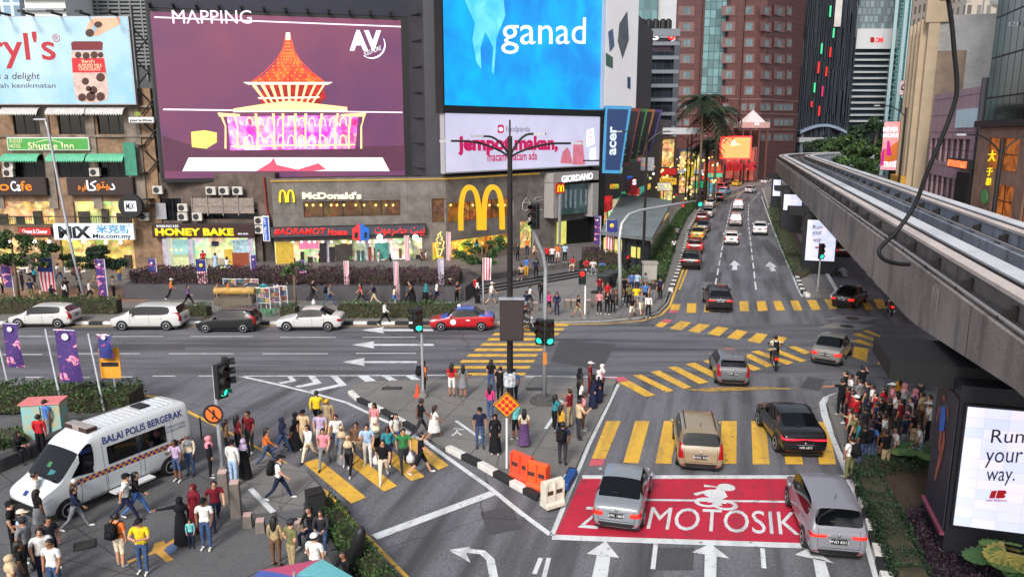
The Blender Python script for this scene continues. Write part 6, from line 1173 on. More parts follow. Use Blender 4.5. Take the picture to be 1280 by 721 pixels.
def flag_pole(x,yb,yt,lab,kind,side=1,z=.15,wid=.75,ph=0.0,group='flags along the far pavement',frac=.62,lean=0):
 q=G(x,yb,z);h=P(x,yt,q[1])[2]-z;t=thing('flag_pole',lab,'flag pole',(*q,z),0,group);MB().tube([(0,0,0),(lean,0,h)],[.05,.04],8).obj('pole',M('pole_white',C(190,192,200),.45),t)
 wid*=1 if z<.15 or kind=='malaysia' else .68
 if kind=='malaysia':
  mb=cloth_sheet(wid*side,h*frac,None,lambda s,u:0 if u<.42 else 1+int(s*8)%2,.1,8,14,.05*side,h,ph);o=mb.obj('flag',[NAVY,STRR,STRW],t,fix=False)
  MB().lathe((.05*side+wid*side*.45,-.1,h-h*frac*.2),[(.02,-.02),(wid*.2,0),(.02,.02)],14,axis='y').obj('crescent',GOLD,o)
 elif kind=='pale':cloth_sheet(wid*side,h*frac,None,lambda s,u:0,.1,6,14,.04*side,h,ph,.2).obj('flag',PALE,t,fix=False)
 elif kind=='striped':cloth_sheet(wid*side,h*frac,None,lambda s,u:int(s*6)%2,.1,6,14,.04*side,h,ph,.1).obj('flag',[STRR,STRW],t,fix=False)
 else:
  o=cloth_sheet(wid*side,h*frac,None,lambda s,u:0,.08,6,14,.05*side,h,ph).obj('flag',PUR if kind=='purple' else BLU2,t,fix=False)
  MB().lathe((.05*side+wid*side*.5,-.1,h-h*frac*.14),[(.01,-.01),(wid*.16,0),(.01,.01)],10,axis='y').obj('print_shape',STRW,o)
 o=MB().tube([(0,0,h-.04),(wid*side,0,h-.04-.04)],.02,5).obj('rail',GALV,t)
for a in((19,375,322,'purple banner pole leftmost behind the white hatchback','purple',-1,1.0,.3,.7),(71,372,322,'large hanging striped national flag between two dark people','malaysia',-1,1.1,0,.85),(136,378,324,'purple and pink banner right of the grey street lamp','purple',-1,.95,.8,.85),(199,370,323,'blue and red banner at the left end of the long planter','blue',-1,.8,.2,.85),(261,372,324,'furled striped national flag above the black hatchback','malaysia',-1,.7,1.0,.75),(316,366,318,'narrow purple banner behind the market racks','purple',1,.6,1.4,.9),(384,372,325,'purple banner beside the sapling and the white sedan','purple',-1,.6,.5,.9),(432,374,326,'red striped flag left of the walking man in white shirt','striped',1,.5,.4,.8),(494,380,327,'limp pale pink flag in front of the middle of the planter','striped',1,.45,2,.9),(555,374,323,'tall pale white flag near the right end of the planter','pale',-1,.6,.3,.9),(604,378,322,'red and white flag by the foot of the terrace steps','striped',1,.9,1.2,.5),(559,338,290,'small striped flag behind the right end of the purple hedge','striped',1,.5,.2,.8)):
 flag_pole(a[0],a[1],a[2],a[3],a[4],a[5],.15,a[6],a[7],frac=a[8])
for x,yb,yt,lab in((211,337,293,'tall pale banner at the left of the bakery window'),(243,337,293,'tall pale banner in the middle of the bakery window'),(318,337,293,'tall pale banner at the right end of the bakery'),(361,336,293,'pale banner left of the restaurant tables'),(413,336,293,'pale banner in front of the restaurant entrance'),(462,334,294,'thin pinkish banner below the house emblem'),(512,334,294,'striped pale banner under the right flood lamp')):
 flag_pole(x,yb,yt,lab,'pale' if x!=512 else 'striped',-1,.45,.62,x,'pale banners before the shopfronts',.9)
flag_pole(750,318,270,'purple banner pole left of the shelter end','purple',-1,1.1,.8,.3,'flags by the shelter',.75);flag_pole(757,322,274,'blue and pink national banner by the shelter end','malaysia',1,1.1,1.0,.9,'flags by the shelter',.8);flag_pole(793,336,300,'furled pale flag in front of the shelter window','pale',-1,.15,.9,.4,'flags by the shelter',.9)
for x,yb,yt,lab,kind,wd in((13,492,403,'purple banner on a white pole, leftmost of the three near ones','purple',.78),(79,515,411,'purple and orange banner, middle of the three near ones','purple',1.0),(131,516,417,'short dark blue banner with a pale disc, right of the three near ones','blue',.62)):
 flag_pole(x,yb,yt,lab,kind,1,.14,wd,.4,'near banners by the left hedge',.62 if kind=='purple' else .3,lean=-.35)
q=G(147,512,.14);t=mast('notice_sign','yellow notice sign with a black band beside the dark blue banner',q,2.0,.04,GALV,cat='sign',base=False);h0=P(146,475,q[1])[2];h1=P(146,438,q[1])[2];mb=MB();mb.b6(-.55,.38,-.08,-.04,h0,h1);mb.obj('panel',M('notice_yellow',C(222,150,40),.6),t);mb=MB();mb.b6(-.48,.31,-.085,-.081,h0+.55,h0+.75);mb.obj('band',BLKT,t)
for k,tx in enumerate(('ZON','BEBAS','SAMPAH')):text(tx,.2,BLKT,t,(-.09,-.09,h1-.3-k*.22),0,ext=.002)
t=thing('food_cart','yellow canopied street food cart behind the black hatchback','cart',(*G(296,388,.15),.15));MB().b6(-1.4,1.3,-.5,.5,.5,1.0).obj('counter',M('cart_steel',C(120,110,96),.4,.4),t);MB().tube([(-1.5,0,1.45),(1.4,0,1.45)],.26,12).obj('canopy',M('cart_yellow',C(176,138,66),.6,var=.4,scale=3),t);mb=MB()
for x in(-1.2,1.1):
 for y in(-.4,.4):mb.tube([(x,y,0),(x,y,1.4)],.03,5)
mb.obj('post',GALV,t)
rk=None
for k,(x,y)in enumerate(((318,386),(330,387),(342,386),(352,384),(302,374),(316,374),(288,374))):
 lab=['postcard rack full of colourful cards, first left of the row by the hedge','postcard rack, second in the row of card racks','postcard rack with green stand, third in the row','postcard rack nearest the sapling','pale magazine rack behind the yellow cart, middle one','pale magazine rack behind the yellow cart, right one','pale magazine rack behind the yellow cart, left one'][k];q=G(x,y,.15);t=thing('card_rack',lab,'display rack',(*q,.15),rng.uniform(-.2,.2),'racks of the pavement stall');mb=MB()
 for s_ in(-.5,.5):mb.tube([(s_,0,0),(s_,0,1.6)],.03,5)
 for z in(.5,.9,1.3,1.6):mb.tube([(-.5,0,z),(.5,0,z)],.025,5)
 mb.obj('frame',WHITE,t)
 for i in range(3):
  for j in range(3):mb=MB();mb.b6(-.46+i*.32,-.2+i*.32,-.06,-.04,.55+j*.38,.82+j*.38);mb.obj('card',M('card_%d'%((i*2+j+k)%7),[C(130,60,62),C(70,96,128),C(176,164,144),C(84,106,84),C(160,116,130),C(170,140,84),C(92,80,106)][(i*2+j+k)%7],.6,var=.3,scale=8),t)
for k,(x,y)in enumerate(((330,394),(342,394),(336,396))):t=thing('plastic_stool',['green plastic stool, left one by the racks','green plastic stool, right one by the racks','green plastic stool nearest the kerb by the racks'][k],'stool',(*G(x,y,.15),.15));MB().box((0,0,.44),(.34,.34,.05)).obj('seat',M('stool_green',C(50,140,90),.5),t);mb=MB();[mb.tube([(a,b,0),(a*.8,b*.8,.42)],.025,4)for a in(-.17,.17)for b in(-.17,.17)];mb.obj('leg',MATS['stool_green'],t)
t=thing('outdoor_planter','dark low planter box with a chair beside the trees on the left','planter',(*G(185,366,.15),.15));MB().b6(-1.6,1.2,-.5,.5,0,.7).obj('box',M('planter_dark',C(70,68,72)),t)
ct=thing('cafe_table','white cafe table','table',(0,0,0));MB().lathe((0,0,.72),[(.42,0),(.42,.04)],14).obj('tabletop',WHITE,ct);MB().tube([(0,0,0),(0,0,.72)],.04,6).obj('leg',DARKMETAL,ct)
ch=thing('cafe_chair','white cafe chair','chair',(0,0,0));MB().b6(-.22,.22,-.22,.22,.42,.47).obj('seat',WHITE,ch);MB().b6(-.22,.22,.18,.23,.47,.88).obj('backrest',WHITE,ch)
for a in(-.19,.19):
 for b in(-.19,.19):MB().tube([(a,b,0),(a,b,.42)],.022,5).obj('leg',WHITE,ch)
first=True
for k,(x,y,zz)in enumerate(((32,345,.16),(52,342,.16),(96,345,.16),(444,334,.45),(478,334,.45),(502,333,.45))):
 lab=['white round table under the left tree','white round table left of the national flag','white round table left of the purple banner','pale table under the house emblem','pale table between the two flood lamps','pale table under the right flood lamp'][k];q=(*G(x,y,zz),zz)
 if first:ct.location=q;ct['label']=lab;ct['group']='tables outside the shops'
 else:dup(ct,q,0,lab,'tables outside the shops')
 for j,s_ in enumerate((-1,1)):
  lc=lab.replace('table','chair').replace('white round','white').replace('pale chair','pale chair');lc=('chair left of the ' if s_<0 else 'chair right of the ')+lab
  if first and j==0:ch.location=(q[0]-.7,q[1],q[2]);ch.rotation_euler=(0,0,R(90));ch['label']=lc;ch['group']='chairs outside the shops'
  else:dup(ch,(q[0]+.7*s_,q[1],q[2]),R(-90)*s_,lc,'chairs outside the shops')
 first=False
q=(-5.2,16.6);t=thing('parasol','turquoise and pink parasol canopy cut off by the bottom edge','parasol',(*q,.14),.35);MB().tube([(0,0,0),(0,0,2.0)],.03,6).obj('pole',GALV,t)
ap_=2.28;n=6
for k in range(n):
 a,b=2*math.pi*k/n,2*math.pi*(k+1)/n;mb=MB();
 for j in range(4):
  r0,r1=1.55*j/4,1.55*(j+1)/4;z0,z1=ap_-.28*(j/4)**1.2*1.6,ap_-.28*((j+1)/4)**1.2*1.6
  mb.add([(r0*math.cos(a),r0*math.sin(a),z0),(r1*math.cos(a),r1*math.sin(a),z1),(r1*math.cos(b),r1*math.sin(b),z1),(r0*math.cos(b),r0*math.sin(b),z0)],[(0,1,2,3)]if j else[(0,1,2)])
 mb.obj('canopy_panel',M(('parasol_teal','parasol_pink','parasol_blue')[k%3],(C(120,206,210),C(206,84,120),C(70,90,160))[k%3],.7,var=.08),t,fix=False)
MB().tube([(0,0,ap_-.05),(0,0,ap_+.12)],.03,6).obj('tip',GALV,t)
for k,(x,y)in enumerate(((252,548),(412,634),(438,656))):mb=MB();mb.tube([(0,0,0),(0,0,.95 if k==0 else .5)],.035,6);o=mb.obj('post',DARKMETAL);o.location=(*G(x,y,.14),.14);tag(o,['thin dark kerb post behind the police van','short dark post at the loudspeaker end of the hedge','short dark post halfway along the roadside hedge'][k],'post')
t=thing('plastic_sack','bulging black sack standing in the roadside hedge at the bottom','bag',(*G(440,716,.14),.14));MB().lathe((0,0,0),[(.2,0),(.26,.5),(.2,1.2),(.16,1.6),(.05,1.75)],10).obj('bag',BLACK,t,smooth=True);t.rotation_euler=(R(12),R(14),0)
# vehicles (front at +Y, built round the ground centre)
CARGLASS=M('car_glass',C(9,11,14),.05,var=.12,scale=.8,spec=.4)
TAIL=M('tail_lens',C(150,14,18),.25,var=.15,scale=8);TAILON=EMIT('tail_lamp_lit',C(255,40,26),1.5);HEADL=M('head_lens',C(206,210,216),.12,.2,var=.1);INDIC=M('amber_lens',C(206,110,30),.3,var=0)
PLATE=M('number_plate',C(14,14,16),.4,var=0);PLTX=M('plate_text',C(220,220,220),.5,var=0);TRIM=M('black_trim',C(20,20,22),.55,var=.1)
def loft_body(S,wb_gap=.0):
 """S: stations front->rear: (y, half width, sill z, belt z, top z, half width at top). Returns mesh with slots: 0 paint, 1 windscreen, 2 rear glass, 3 side glass"""
 rows=[]
 for y,w_,zs,zb,zt,wt,_ in S:
  rows.append([(w_*.80,zs-.02),(w_*.95,zs+.05),(w_,zs+(zb-zs)*.42),(w_*.985,zs+(zb-zs)*.80),(w_*.95,zb),(wt,max(zb+.012,zt-.055)),(wt*.72,zt-.012),(0,zt)])
 n=8;vs=[];
 for(y,*_),r in zip(S,rows):
  for x,z in r:vs.append((x,y,z))
  for x,z in r[-2::-1]:vs.append((-x,y,z))
 m=2*n-1;fs=[];ms=[]
 for i in range(len(S)-1):
  k=S[i][6]if S[i][6]else ''
  for j in range(m-1):
   fs.append((i*m+j,i*m+j+1,(i+1)*m+j+1,(i+1)*m+j));jj=j if j<n-1 else m-2-j;mt=0
   if 'W' in k and jj>=5:mt=1
   if 'R' in k and jj>=5:mt=2
   if 'G' in k and jj==4:mt=3
   ms.append(mt)
 fs.append(tuple(range(m))[::-1]);ms.append(0);fs.append(tuple(range((len(S)-1)*m,len(S)*m)));ms.append(0)
 for i in range(len(S)-1):fs.append((i*m,(i+1)*m,(i+1)*m+m-1,i*m+m-1));ms.append(0)
 me=bpy.data.meshes.new('body');me.from_pydata(vs,[],fs);me.polygons.foreach_set('material_index',ms)
 for q in range(4):me.materials.append(None)
 bm=bmesh.new();bm.from_mesh(me);bmesh.ops.recalc_face_normals(bm,faces=bm.faces)
 cl=bm.edges.layers.float.new('crease_edge')
 for e in bm.edges:
  mm={f.material_index for f in e.link_faces}
  if len(mm)>1:e[cl]=.85
 bm.to_mesh(me);bm.free()
 o=bpy.data.objects.new('tmp',me);COL.objects.link(o);md=o.modifiers.new('s','SUBSURF');md.levels=2;md.render_levels=2
 bpy.context.view_layer.update();dg=bpy.context.evaluated_depsgraph_get();out=bpy.data.meshes.new_from_object(o.evaluated_get(dg));bpy.data.objects.remove(o);bpy.data.meshes.remove(me)
 return out
def split_slot(me,slot,name,mat,parent,push=0.0):
 mb=MB();idx={}
 for p in me.polygons:
  if p.material_index!=slot:continue
  f=[]
  for v in p.vertices:
   if v not in idx:idx[v]=len(mb.v);q=me.vertices[v].co+me.vertices[v].normal*push;mb.v.append(q[:])
   f.append(idx[v])
  mb.f.append(tuple(f));mb.m.append(0)
 return mb.obj(name,mat,parent,smooth=True,fix=False)if mb.f else None
def patch(bvh,poly,d,res,name,mat,parent,off=.008,far=6):
 """a thin panel following the body: poly in (a, z); d: 'r' seen from the rear, 'f' from the front, +1/-1 from the sides"""
 xs=[p[0]for p in poly];zs=[p[1]for p in poly];n=max(2,int((max(xs)-min(xs))/res)+1);m=max(2,int((max(zs)-min(zs))/res)+1)
 def edge(z):
  hit=[]
  for i in range(len(poly)):
   (a,b),(c,e)=poly[i],poly[(i+1)%len(poly)]
   if abs(e-b)<1e-9:
    if abs(z-b)<1e-6:hit+=[a,c]
   elif min(b,e)-1e-9<=z<=max(b,e)+1e-9:hit.append(a+(c-a)*(z-b)/(e-b))
  return(min(hit),max(hit))if hit else None
 G_=[];
 for j in range(m+1):
  z=min(zs)+(max(zs)-min(zs))*j/m;z=min(max(z,min(zs)+1e-6),max(zs)-1e-6);e=edge(z);row=[]
  for i in range(n+1):
   a=e[0]+(e[1]-e[0])*i/n
   if d=='r':org,dr=Vector((a,-far,z)),Vector((0,1,0))
   elif d=='f':org,dr=Vector((a,far,z)),Vector((0,-1,0))
   elif d=='t':org,dr=Vector((a,z,5)),Vector((0,0,-1))
   else:org,dr=Vector((far*d,a,z)),Vector((-d,0,0))
   h=bvh.ray_cast(org,dr);row.append(None if h[0]is None else(h[0]+h[1]*off*(1 if h[1].dot(dr)<0 else-1))[:])
  G_.append(row)
 mb=MB();idx={}
 for j in range(m+1):
  for i in range(n+1):
   if G_[j][i]is not None:idx[(i,j)]=len(mb.v);mb.v.append(G_[j][i])
 for j in range(m):
  for i in range(n):
   k=[(i,j),(i+1,j),(i+1,j+1),(i,j+1)]
   if all(q in idx for q in k):
    ps=[Vector(mb.v[idx[q]])for q in k]
    if max((ps[a]-ps[(a+1)%4]).length for a in range(4))>.6:continue
    mb.f.append(tuple(idx[q]for q in k));mb.m.append(0)
 if not mb.f:return None
 nm=Vector((0,-1,0))if d=='r' else Vector((0,1,0))if d=='f' else Vector((0,0,1))if d=='t' else Vector((d,0,0));a=[Vector(mb.v[i])for i in mb.f[0]]
 if(a[1]-a[0]).cross(a[2]-a[0]).dot(nm)<0:mb.f=[f[::-1]for f in mb.f]
 return mb.obj(name,mat,parent,smooth=True,fix=False)
def wheel(parent,x,y,r,wd=.2,side=1):
 mb=MB();mb.lathe((x,y,r),[(r*.62,-wd/2),(r*.95,-wd/2),(r,-wd/2+.03),(r,wd/2-.03),(r*.95,wd/2),(r*.62,wd/2)],20,axis='x');t=mb.obj('wheel',RUBBER,parent,smooth=False)
 h=MB();sx=x+side*(wd/2+.004);n=20;h.lathe((sx,y,r),[(r*.66,-.06*side),(r*.68,.0),(r*.6,.006*side),(r*.56,-.02*side),(r*.16,.0),(r*.05,.012*side)],n,axis='x');rm=h.obj('rim',ALLOY,t)
 g_=MB()
 for k in range(5):
  a=2*math.pi*k/5+.3;g_.add([(sx+side*.006,y+r*.2*math.cos(a-.5),r+r*.2*math.sin(a-.5)),(sx+side*.004,y+r*.54*math.cos(a-.28),r+r*.54*math.sin(a-.28)),(sx+side*.004,y+r*.54*math.cos(a+.28),r+r*.54*math.sin(a+.28)),(sx+side*.006,y+r*.2*math.cos(a+.5),r+r*.2*math.sin(a+.5))],[(0,1,2,3),(3,2,1,0)])
 g_.obj('rim_gap',TRIM,t,fix=False)
def stations(kind,L,Wd,H):
 w_=Wd/2;f=L/2
 T={'sedan':[(.0,.74,.30,.58,.60,.62),(.02,.86,.22,.64,.67,.72),(.09,.96,.19,.72,.76,.78),(.20,.99,.19,.80,.86,.82),(.275,1,.19,.87,.92,.80,'W'),(.345,1,.19,.90,1.20,.72,'WG'),(.415,1,.19,.91,1.43,.66,'G'),(.50,1,.19,.92,1.47,.66,'G'),(.565,1,.19,.93,1.475,.66,'G'),(.685,1,.19,.95,1.44,.65,'RG'),(.78,1,.19,.98,1.20,.70,'R'),(.85,.99,.20,1.0,1.04,.76),(.95,.96,.22,.99,1.03,.74),(.985,.90,.26,.93,.97,.70),(1,.80,.34,.80,.82,.62)],'hatch':[(.0,.74,.30,.58,.60,.62),(.02,.86,.22,.66,.68,.72),(.09,.96,.19,.76,.80,.78),(.185,.99,.19,.85,.90,.82),(.245,1,.19,.91,.96,.80,'W'),(.325,1,.19,.93,1.26,.72,'WG'),(.41,1,.19,.94,1.47,.66,'G'),(.50,1,.19,.95,1.52,.66,'G'),(.588,1,.19,.96,1.525,.66,'G'),(.76,1,.19,.99,1.50,.65,'G'),(.85,.99,.2,1.02,1.47,.63,''),(.895,.985,.21,1.03,1.43,.62,'R'),(.965,.95,.24,1.04,1.08,.70),(.985,.92,.26,.98,1.0,.70),(1,.82,.34,.80,.82,.62)],'mpv':[(.0,.74,.32,.64,.66,.62),(.02,.88,.24,.74,.76,.74),(.08,.97,.21,.86,.90,.80),(.155,1,.21,.95,1.0,.84),(.21,1,.21,1.0,1.06,.82,'W'),(.29,1,.21,1.02,1.40,.76,'WG'),(.37,1,.21,1.03,1.63,.70,'G'),(.46,1,.21,1.04,1.69,.70,'G'),(.515,1,.21,1.04,1.69,.70,'G'),(.695,1,.21,1.05,1.68,.70,'G'),(.86,1,.22,1.07,1.66,.69,''),(.93,.99,.23,1.08,1.62,.68,'R'),(.972,.96,.26,1.10,1.13,.74),(.988,.93,.28,1.0,1.03,.72),(1,.84,.36,.84,.86,.64)],'suv':[(.0,.78,.38,.78,.80,.66),(.02,.90,.30,.88,.90,.78),(.08,.98,.26,.96,1.0,.82),(.20,1,.26,1.02,1.07,.84),(.265,1,.26,1.07,1.12,.82,'W'),(.335,1,.26,1.09,1.42,.74,'WG'),(.41,1,.26,1.10,1.62,.68,'G'),(.51,1,.26,1.11,1.67,.68,'G'),(.57,1,.26,1.12,1.67,.68,'G'),(.74,1,.26,1.15,1.64,.67,''),(.82,.99,.28,1.17,1.60,.65,''),(.865,.985,.28,1.18,1.56,.64,'R'),(.95,.96,.30,1.17,1.20,.72),(.985,.94,.34,1.05,1.08,.72),(1,.84,.42,.92,.94,.66)],'coupe_suv':[(.0,.78,.36,.74,.76,.66),(.02,.90,.28,.84,.86,.78),(.08,.98,.25,.92,.96,.82),(.20,1,.25,.98,1.03,.84),(.275,1,.25,1.03,1.08,.82,'W'),(.35,1,.25,1.05,1.38,.74,'WG'),(.42,1,.25,1.06,1.57,.66,'G'),(.50,1,.25,1.07,1.62,.66,'G'),(.57,1,.25,1.08,1.62,.66,'G'),(.70,1,.25,1.11,1.54,.64,'R'),(.86,.99,.27,1.14,1.20,.68),(.93,.97,.28,1.13,1.16,.74),(.985,.93,.33,1.02,1.05,.72),(1,.84,.42,.88,.9,.66)],'van':[(.0,.78,.36,.80,.82,.70),(.015,.92,.30,.95,.98,.82),(.06,.98,.28,1.10,1.16,.84),(.12,1,.28,1.20,1.30,.84,'W'),(.19,1,.28,1.28,1.72,.80,'W'),(.25,1,.28,1.30,2.08,.78,'G'),(.275,1,.28,1.30,2.22,.78,'G'),(.34,1,.28,1.30,2.46,.76),(.355,1,.28,1.30,2.50,.76),(.42,1,.28,1.30,2.52,.78),(.44,1,.28,1.30,2.52,.78),(.62,1,.28,1.30,2.52,.78),(.80,1,.28,1.30,2.52,.78),(.95,1,.28,1.30,2.51,.78),(.985,.985,.30,1.30,2.48,.76),(1,.95,.36,1.28,2.40,.72)],}[kind]
 HH={'sedan':1.475,'hatch':1.525,'mpv':1.69,'suv':1.67,'coupe_suv':1.62,'van':2.52}[kind];k=H/HH
 return[(f-L*r[0],w_*r[1],r[2]*k,r[3]*k,r[4]*k,w_*(r[5]+.10 if kind!='van' else r[5]+.12),r[6]if len(r)>6 else '')for r in T]
def make_car(kind,name,L,Wd,H,rgb,r=.31,tail='corner',plate='WYB 1208',lit=False,rails=False,spoiler=False,roofcol=None,antenna=True,wheelbase=.615,trim_low=True,pm=None):
 t=thing(name,'','car',(0,0,0));P_=pm or paint(rgb);me=loft_body(stations(kind,L,Wd,H));w_=Wd/2
 bvh=BVHTree.FromPolygons([v.co.copy()for v in me.vertices],[tuple(p.vertices)for p in me.polygons]);me.name='body'
 body=split_slot(me,0,'body',P_,t);split_slot(me,1,'windscreen',CARGLASS,t);split_slot(me,2,'rear_window',CARGLASS,t)
 sg=split_slot(me,3,'side_windows',CARGLASS,t)
 if sg:sg.name='side_glass'
 k=H/{'sedan':1.475,'hatch':1.525,'mpv':1.69,'suv':1.67,'coupe_suv':1.62,'van':2.52}[kind];f=L/2
 wy=(f-L*(.185 if kind!='van' else .155),f-L*(.185 if kind!='van' else .155)-L*wheelbase)
 for y in wy:
  for s_ in(1,-1):
   a=MB();n=18;R1=r+.055;a.add([(s_*(w_+.004),y+R1*math.cos(math.pi*(-.12+1.24*i/n)),max(.12,r+R1*math.sin(math.pi*(-.12+1.24*i/n))))for i in range(n+1)]+[(s_*(w_-.35),y+R1*math.cos(math.pi*(-.12+1.24*i/n)),max(.12,r+R1*math.sin(math.pi*(-.12+1.24*i/n))))for i in range(n+1)],[tuple(range(n+1)),tuple(range(n+1,2*n+2))]+[(i,i+1,i+n+2,i+n+1)for i in range(n)]);a.obj('wheel_arch',TRIM,t)
   wheel(t,s_*(w_-.085),y,r,.2,s_)
 zb={'sedan':.93,'hatch':.96,'mpv':1.04,'suv':1.12,'coupe_suv':1.08,'van':1.2}[kind]*k
 TL=TAILON if lit else TAIL
 for s_ in(1,-1):
  if tail=='corner':z0,z1,x0=zb*.66,zb*.90,w_*.52;pl=[(s_*x0,z0+.03),(s_*w_*.93,z0),(s_*w_*.93,z1),(s_*x0*1.05,z1-.03)]
  elif tail=='tall':z0,z1,x0=zb*.62,zb*1.18,w_*.72;pl=[(s_*x0,z0),(s_*w_*.95,z0),(s_*w_*.90,z1),(s_*w_*.80,z1)]
  elif tail=='wide':z0,z1,x0=zb*.74,zb*.90,w_*.40;pl=[(s_*x0,z0+.05),(s_*w_*.94,z0),(s_*w_*.94,z1),(s_*x0,z1-.02)]
  elif tail=='bar':z0,z1=zb*.78,zb*.88;pl=[(s_*w_*.0,z0+.03),(s_*w_*.95,z0-.05),(s_*w_*.95,z1),(s_*w_*.0,z1-.02)]
  patch(bvh,pl,'r',.05,'tail_lamp',EMIT('tail_bar_lit',C(255,40,70),1.0)if tail=='bar' else TL,t,.012)
  if tail in('corner','wide'):patch(bvh,[(-f+.02,z0+.02),(-f+.30,z0+.08),(-f+.26,z1-.02),(-f+.02,z1)],s_,.05,'tail_lamp',TAIL,t,.012)
  patch(bvh,[(s_*w_*.5,zb*.62),(s_*w_*.9,zb*.66),(s_*w_*.92,zb*.82),(s_*w_*.55,zb*.74)],'f',.05,'headlight',HEADL,t,.012);patch(bvh,[(f-.42,zb*.76),(f-.06,zb*.64),(f-.06,zb*.80),(f-.36,zb*.86)],s_,.05,'headlight',HEADL,t,.012)
  ys={'van':(f-L*.24,f-L*.40,f-L*.64)}.get(kind,(f-L*.30,f-L*.565,f-L*.74))
  for y in ys:patch(bvh,[(y-.008,zb*.30),(y+.008,zb*.30),(y+.008,zb*.99),(y-.008,zb*.99)],s_,.06,'door_seam',TRIM,t,.003)
  for y in ys[1:]:h=bvh.ray_cast(Vector((6*s_,y+.17,zb*.80)),Vector((-s_,0,0)));
  if kind!='van':
   for y in ys[1:]:
    h=bvh.ray_cast(Vector((6*s_,y+.16,zb*.83)),Vector((-s_,0,0)))
    if h[0]:b=MB();b.box((h[0].x+s_*.012,h[0].y,h[0].z),(.03,.17,.03));b.obj('door_handle',P_,t)
  ym=f-L*(.335 if kind!='van' else .19);b=MB();b.lathe((s_*(w_+.08),ym,zb*1.05),[(.02,-.1),(.085,-.06),(.09,.03),(.02,.07)],8,axis='y');b.tube([(s_*(w_*.93),ym,zb*1.0),(s_*(w_+.04),ym,zb*1.03)],.03,5);b.obj('wing_mirror',P_ if kind!='coupe_suv' else TRIM,t,smooth=True)
  if trim_low:patch(bvh,[(-f+L*.24,.2*k),(f-L*.24,.2*k),(f-L*.24,.29*k),(-f+L*.24,.29*k)],s_,.12,'side_skirt',TRIM,t,.006)
 patch(bvh,[(-w_*.62,.30*k),(w_*.62,.30*k),(w_*.72,.44*k),(-w_*.72,.44*k)],'r',.08,'bumper_trim',TRIM,t,.008)
 patch(bvh,[(-w_*.5,.52*k),(w_*.5,.52*k),(w_*.6,.60*k),(-w_*.6,.60*k)],'f',.06,'grille',TRIM,t,.01);patch(bvh,[(-w_*.6,.26*k),(w_*.6,.26*k),(w_*.55,.40*k),(-w_*.55,.40*k)],'f',.06,'bumper_trim',TRIM,t,.01)
 zp={'sedan':.70,'hatch':.76,'mpv':.72,'suv':.86,'coupe_suv':.56,'van':.7}[kind]*k
 for s_,nm in((-1,'r'),(1,'f')):
  z_=zp if s_<0 else .46*k;h=bvh.ray_cast(Vector((0,6*s_,z_)),Vector((0,-s_,0)))
  if h[0]:
   b=MB();b.box((0,h[0].y+s_*.025,z_),(.46,.03,.15));pl=b.obj('number_plate',PLATE,t)
   if s_<0:text(plate,.13,PLTX,pl,(0,h[0].y-.045,z_),0,'plate_lettering',ext=.001)
 if kind!='van':
  h=bvh.ray_cast(Vector((0,-6,zp+.16*k)),Vector((0,1,0)))
  if h[0]:b=MB();b.lathe((0,h[0].y-.012,h[0].z+.01),[(.02,-.01),(.055,0),(.02,.01)],12,axis='y');b.obj('badge',CHROME,t)
  patch(bvh,[(-.32,zp+.09*k),(.32,zp+.09*k),(.32,zp+.115*k),(-.32,zp+.115*k)],'r',.08,'chrome_strip',CHROME,t,.012)
 if kind!='van':
  zq=zb*1.0
  for s_ in(1,-1):patch(bvh,[(s_*w_*.70,.5*k),(s_*w_*.715,.5*k),(s_*w_*.70,zq),(s_*w_*.685,zq)],'r',.06,'tailgate_seam',TRIM,t,.004)
  patch(bvh,[(-w_*.70,.49*k),(w_*.70,.49*k),(w_*.70,.505*k),(-w_*.70,.505*k)],'r',.1,'tailgate_seam',TRIM,t,.005)
  for s_ in(1,-1):patch(bvh,[(s_*w_*.62,.34*k),(s_*w_*.84,.35*k),(s_*w_*.84,.40*k),(s_*w_*.62,.39*k)],'r',.05,'reflector',TAIL,t,.012)
  b=MB();b.b6(-w_*.84,w_*.84,-f+L*.05,f-L*.05,.13,.24);b.obj('underbody',TRIM,t)  # dark floor plate, added to deepen the shade under the car
 if rails:
  for s_ in(1,-1):
   pts=[]
   for y in(f-L*.40,f-L*.5,f-L*.7,f-L*.86):h=bvh.ray_cast(Vector((s_*w_*.66,y,5)),Vector((0,0,-1)));pts.append((s_*w_*.66,y,h[0].z+.05))
   b=MB();b.tube(pts,.022,6);b.obj('roof_rail',TRIM if rgb[0]<200 else GALV,t)
 if antenna and kind!='van':h=bvh.ray_cast(Vector((0,f-L*.80,5)),Vector((0,0,-1)));b=MB();b.tube([(0,f-L*.80,h[0].z-.02),(0,f-L*.83,h[0].z+.18)],.012,5);b.obj('antenna',TRIM,t)
 if spoiler:h=bvh.ray_cast(Vector((0,f-L*(.90 if kind!='sedan' else .96),5)),Vector((0,0,-1)));b=MB();b.box((0,h[0].y-.05,h[0].z+.02),(Wd*.62,.24,.035));b.obj('spoiler',P_,t,bevel=.015)
 patch(bvh,[(-.26,H*.74),(.0,H*.74),(.0,H*.755),(-.26,H*.755)],'r',.05,'wiper',TRIM,t,.02)
 bpy.data.meshes.remove(me)
 return t
def recolour(t,rgb,lit=None):
 """give a copied car its own paint, through object-level material slots"""
 P_=paint(rgb)
 for c in t.children_recursive:
  n=c.name.split('.')[0]
  if n in('body','wing_mirror','door_handle','spoiler'):c.material_slots[0].link='OBJECT';c.material_slots[0].material=P_
  if n=='tail_lamp' and lit is not None:c.material_slots[0].link='OBJECT';c.material_slots[0].material=TAILON if lit else TAIL
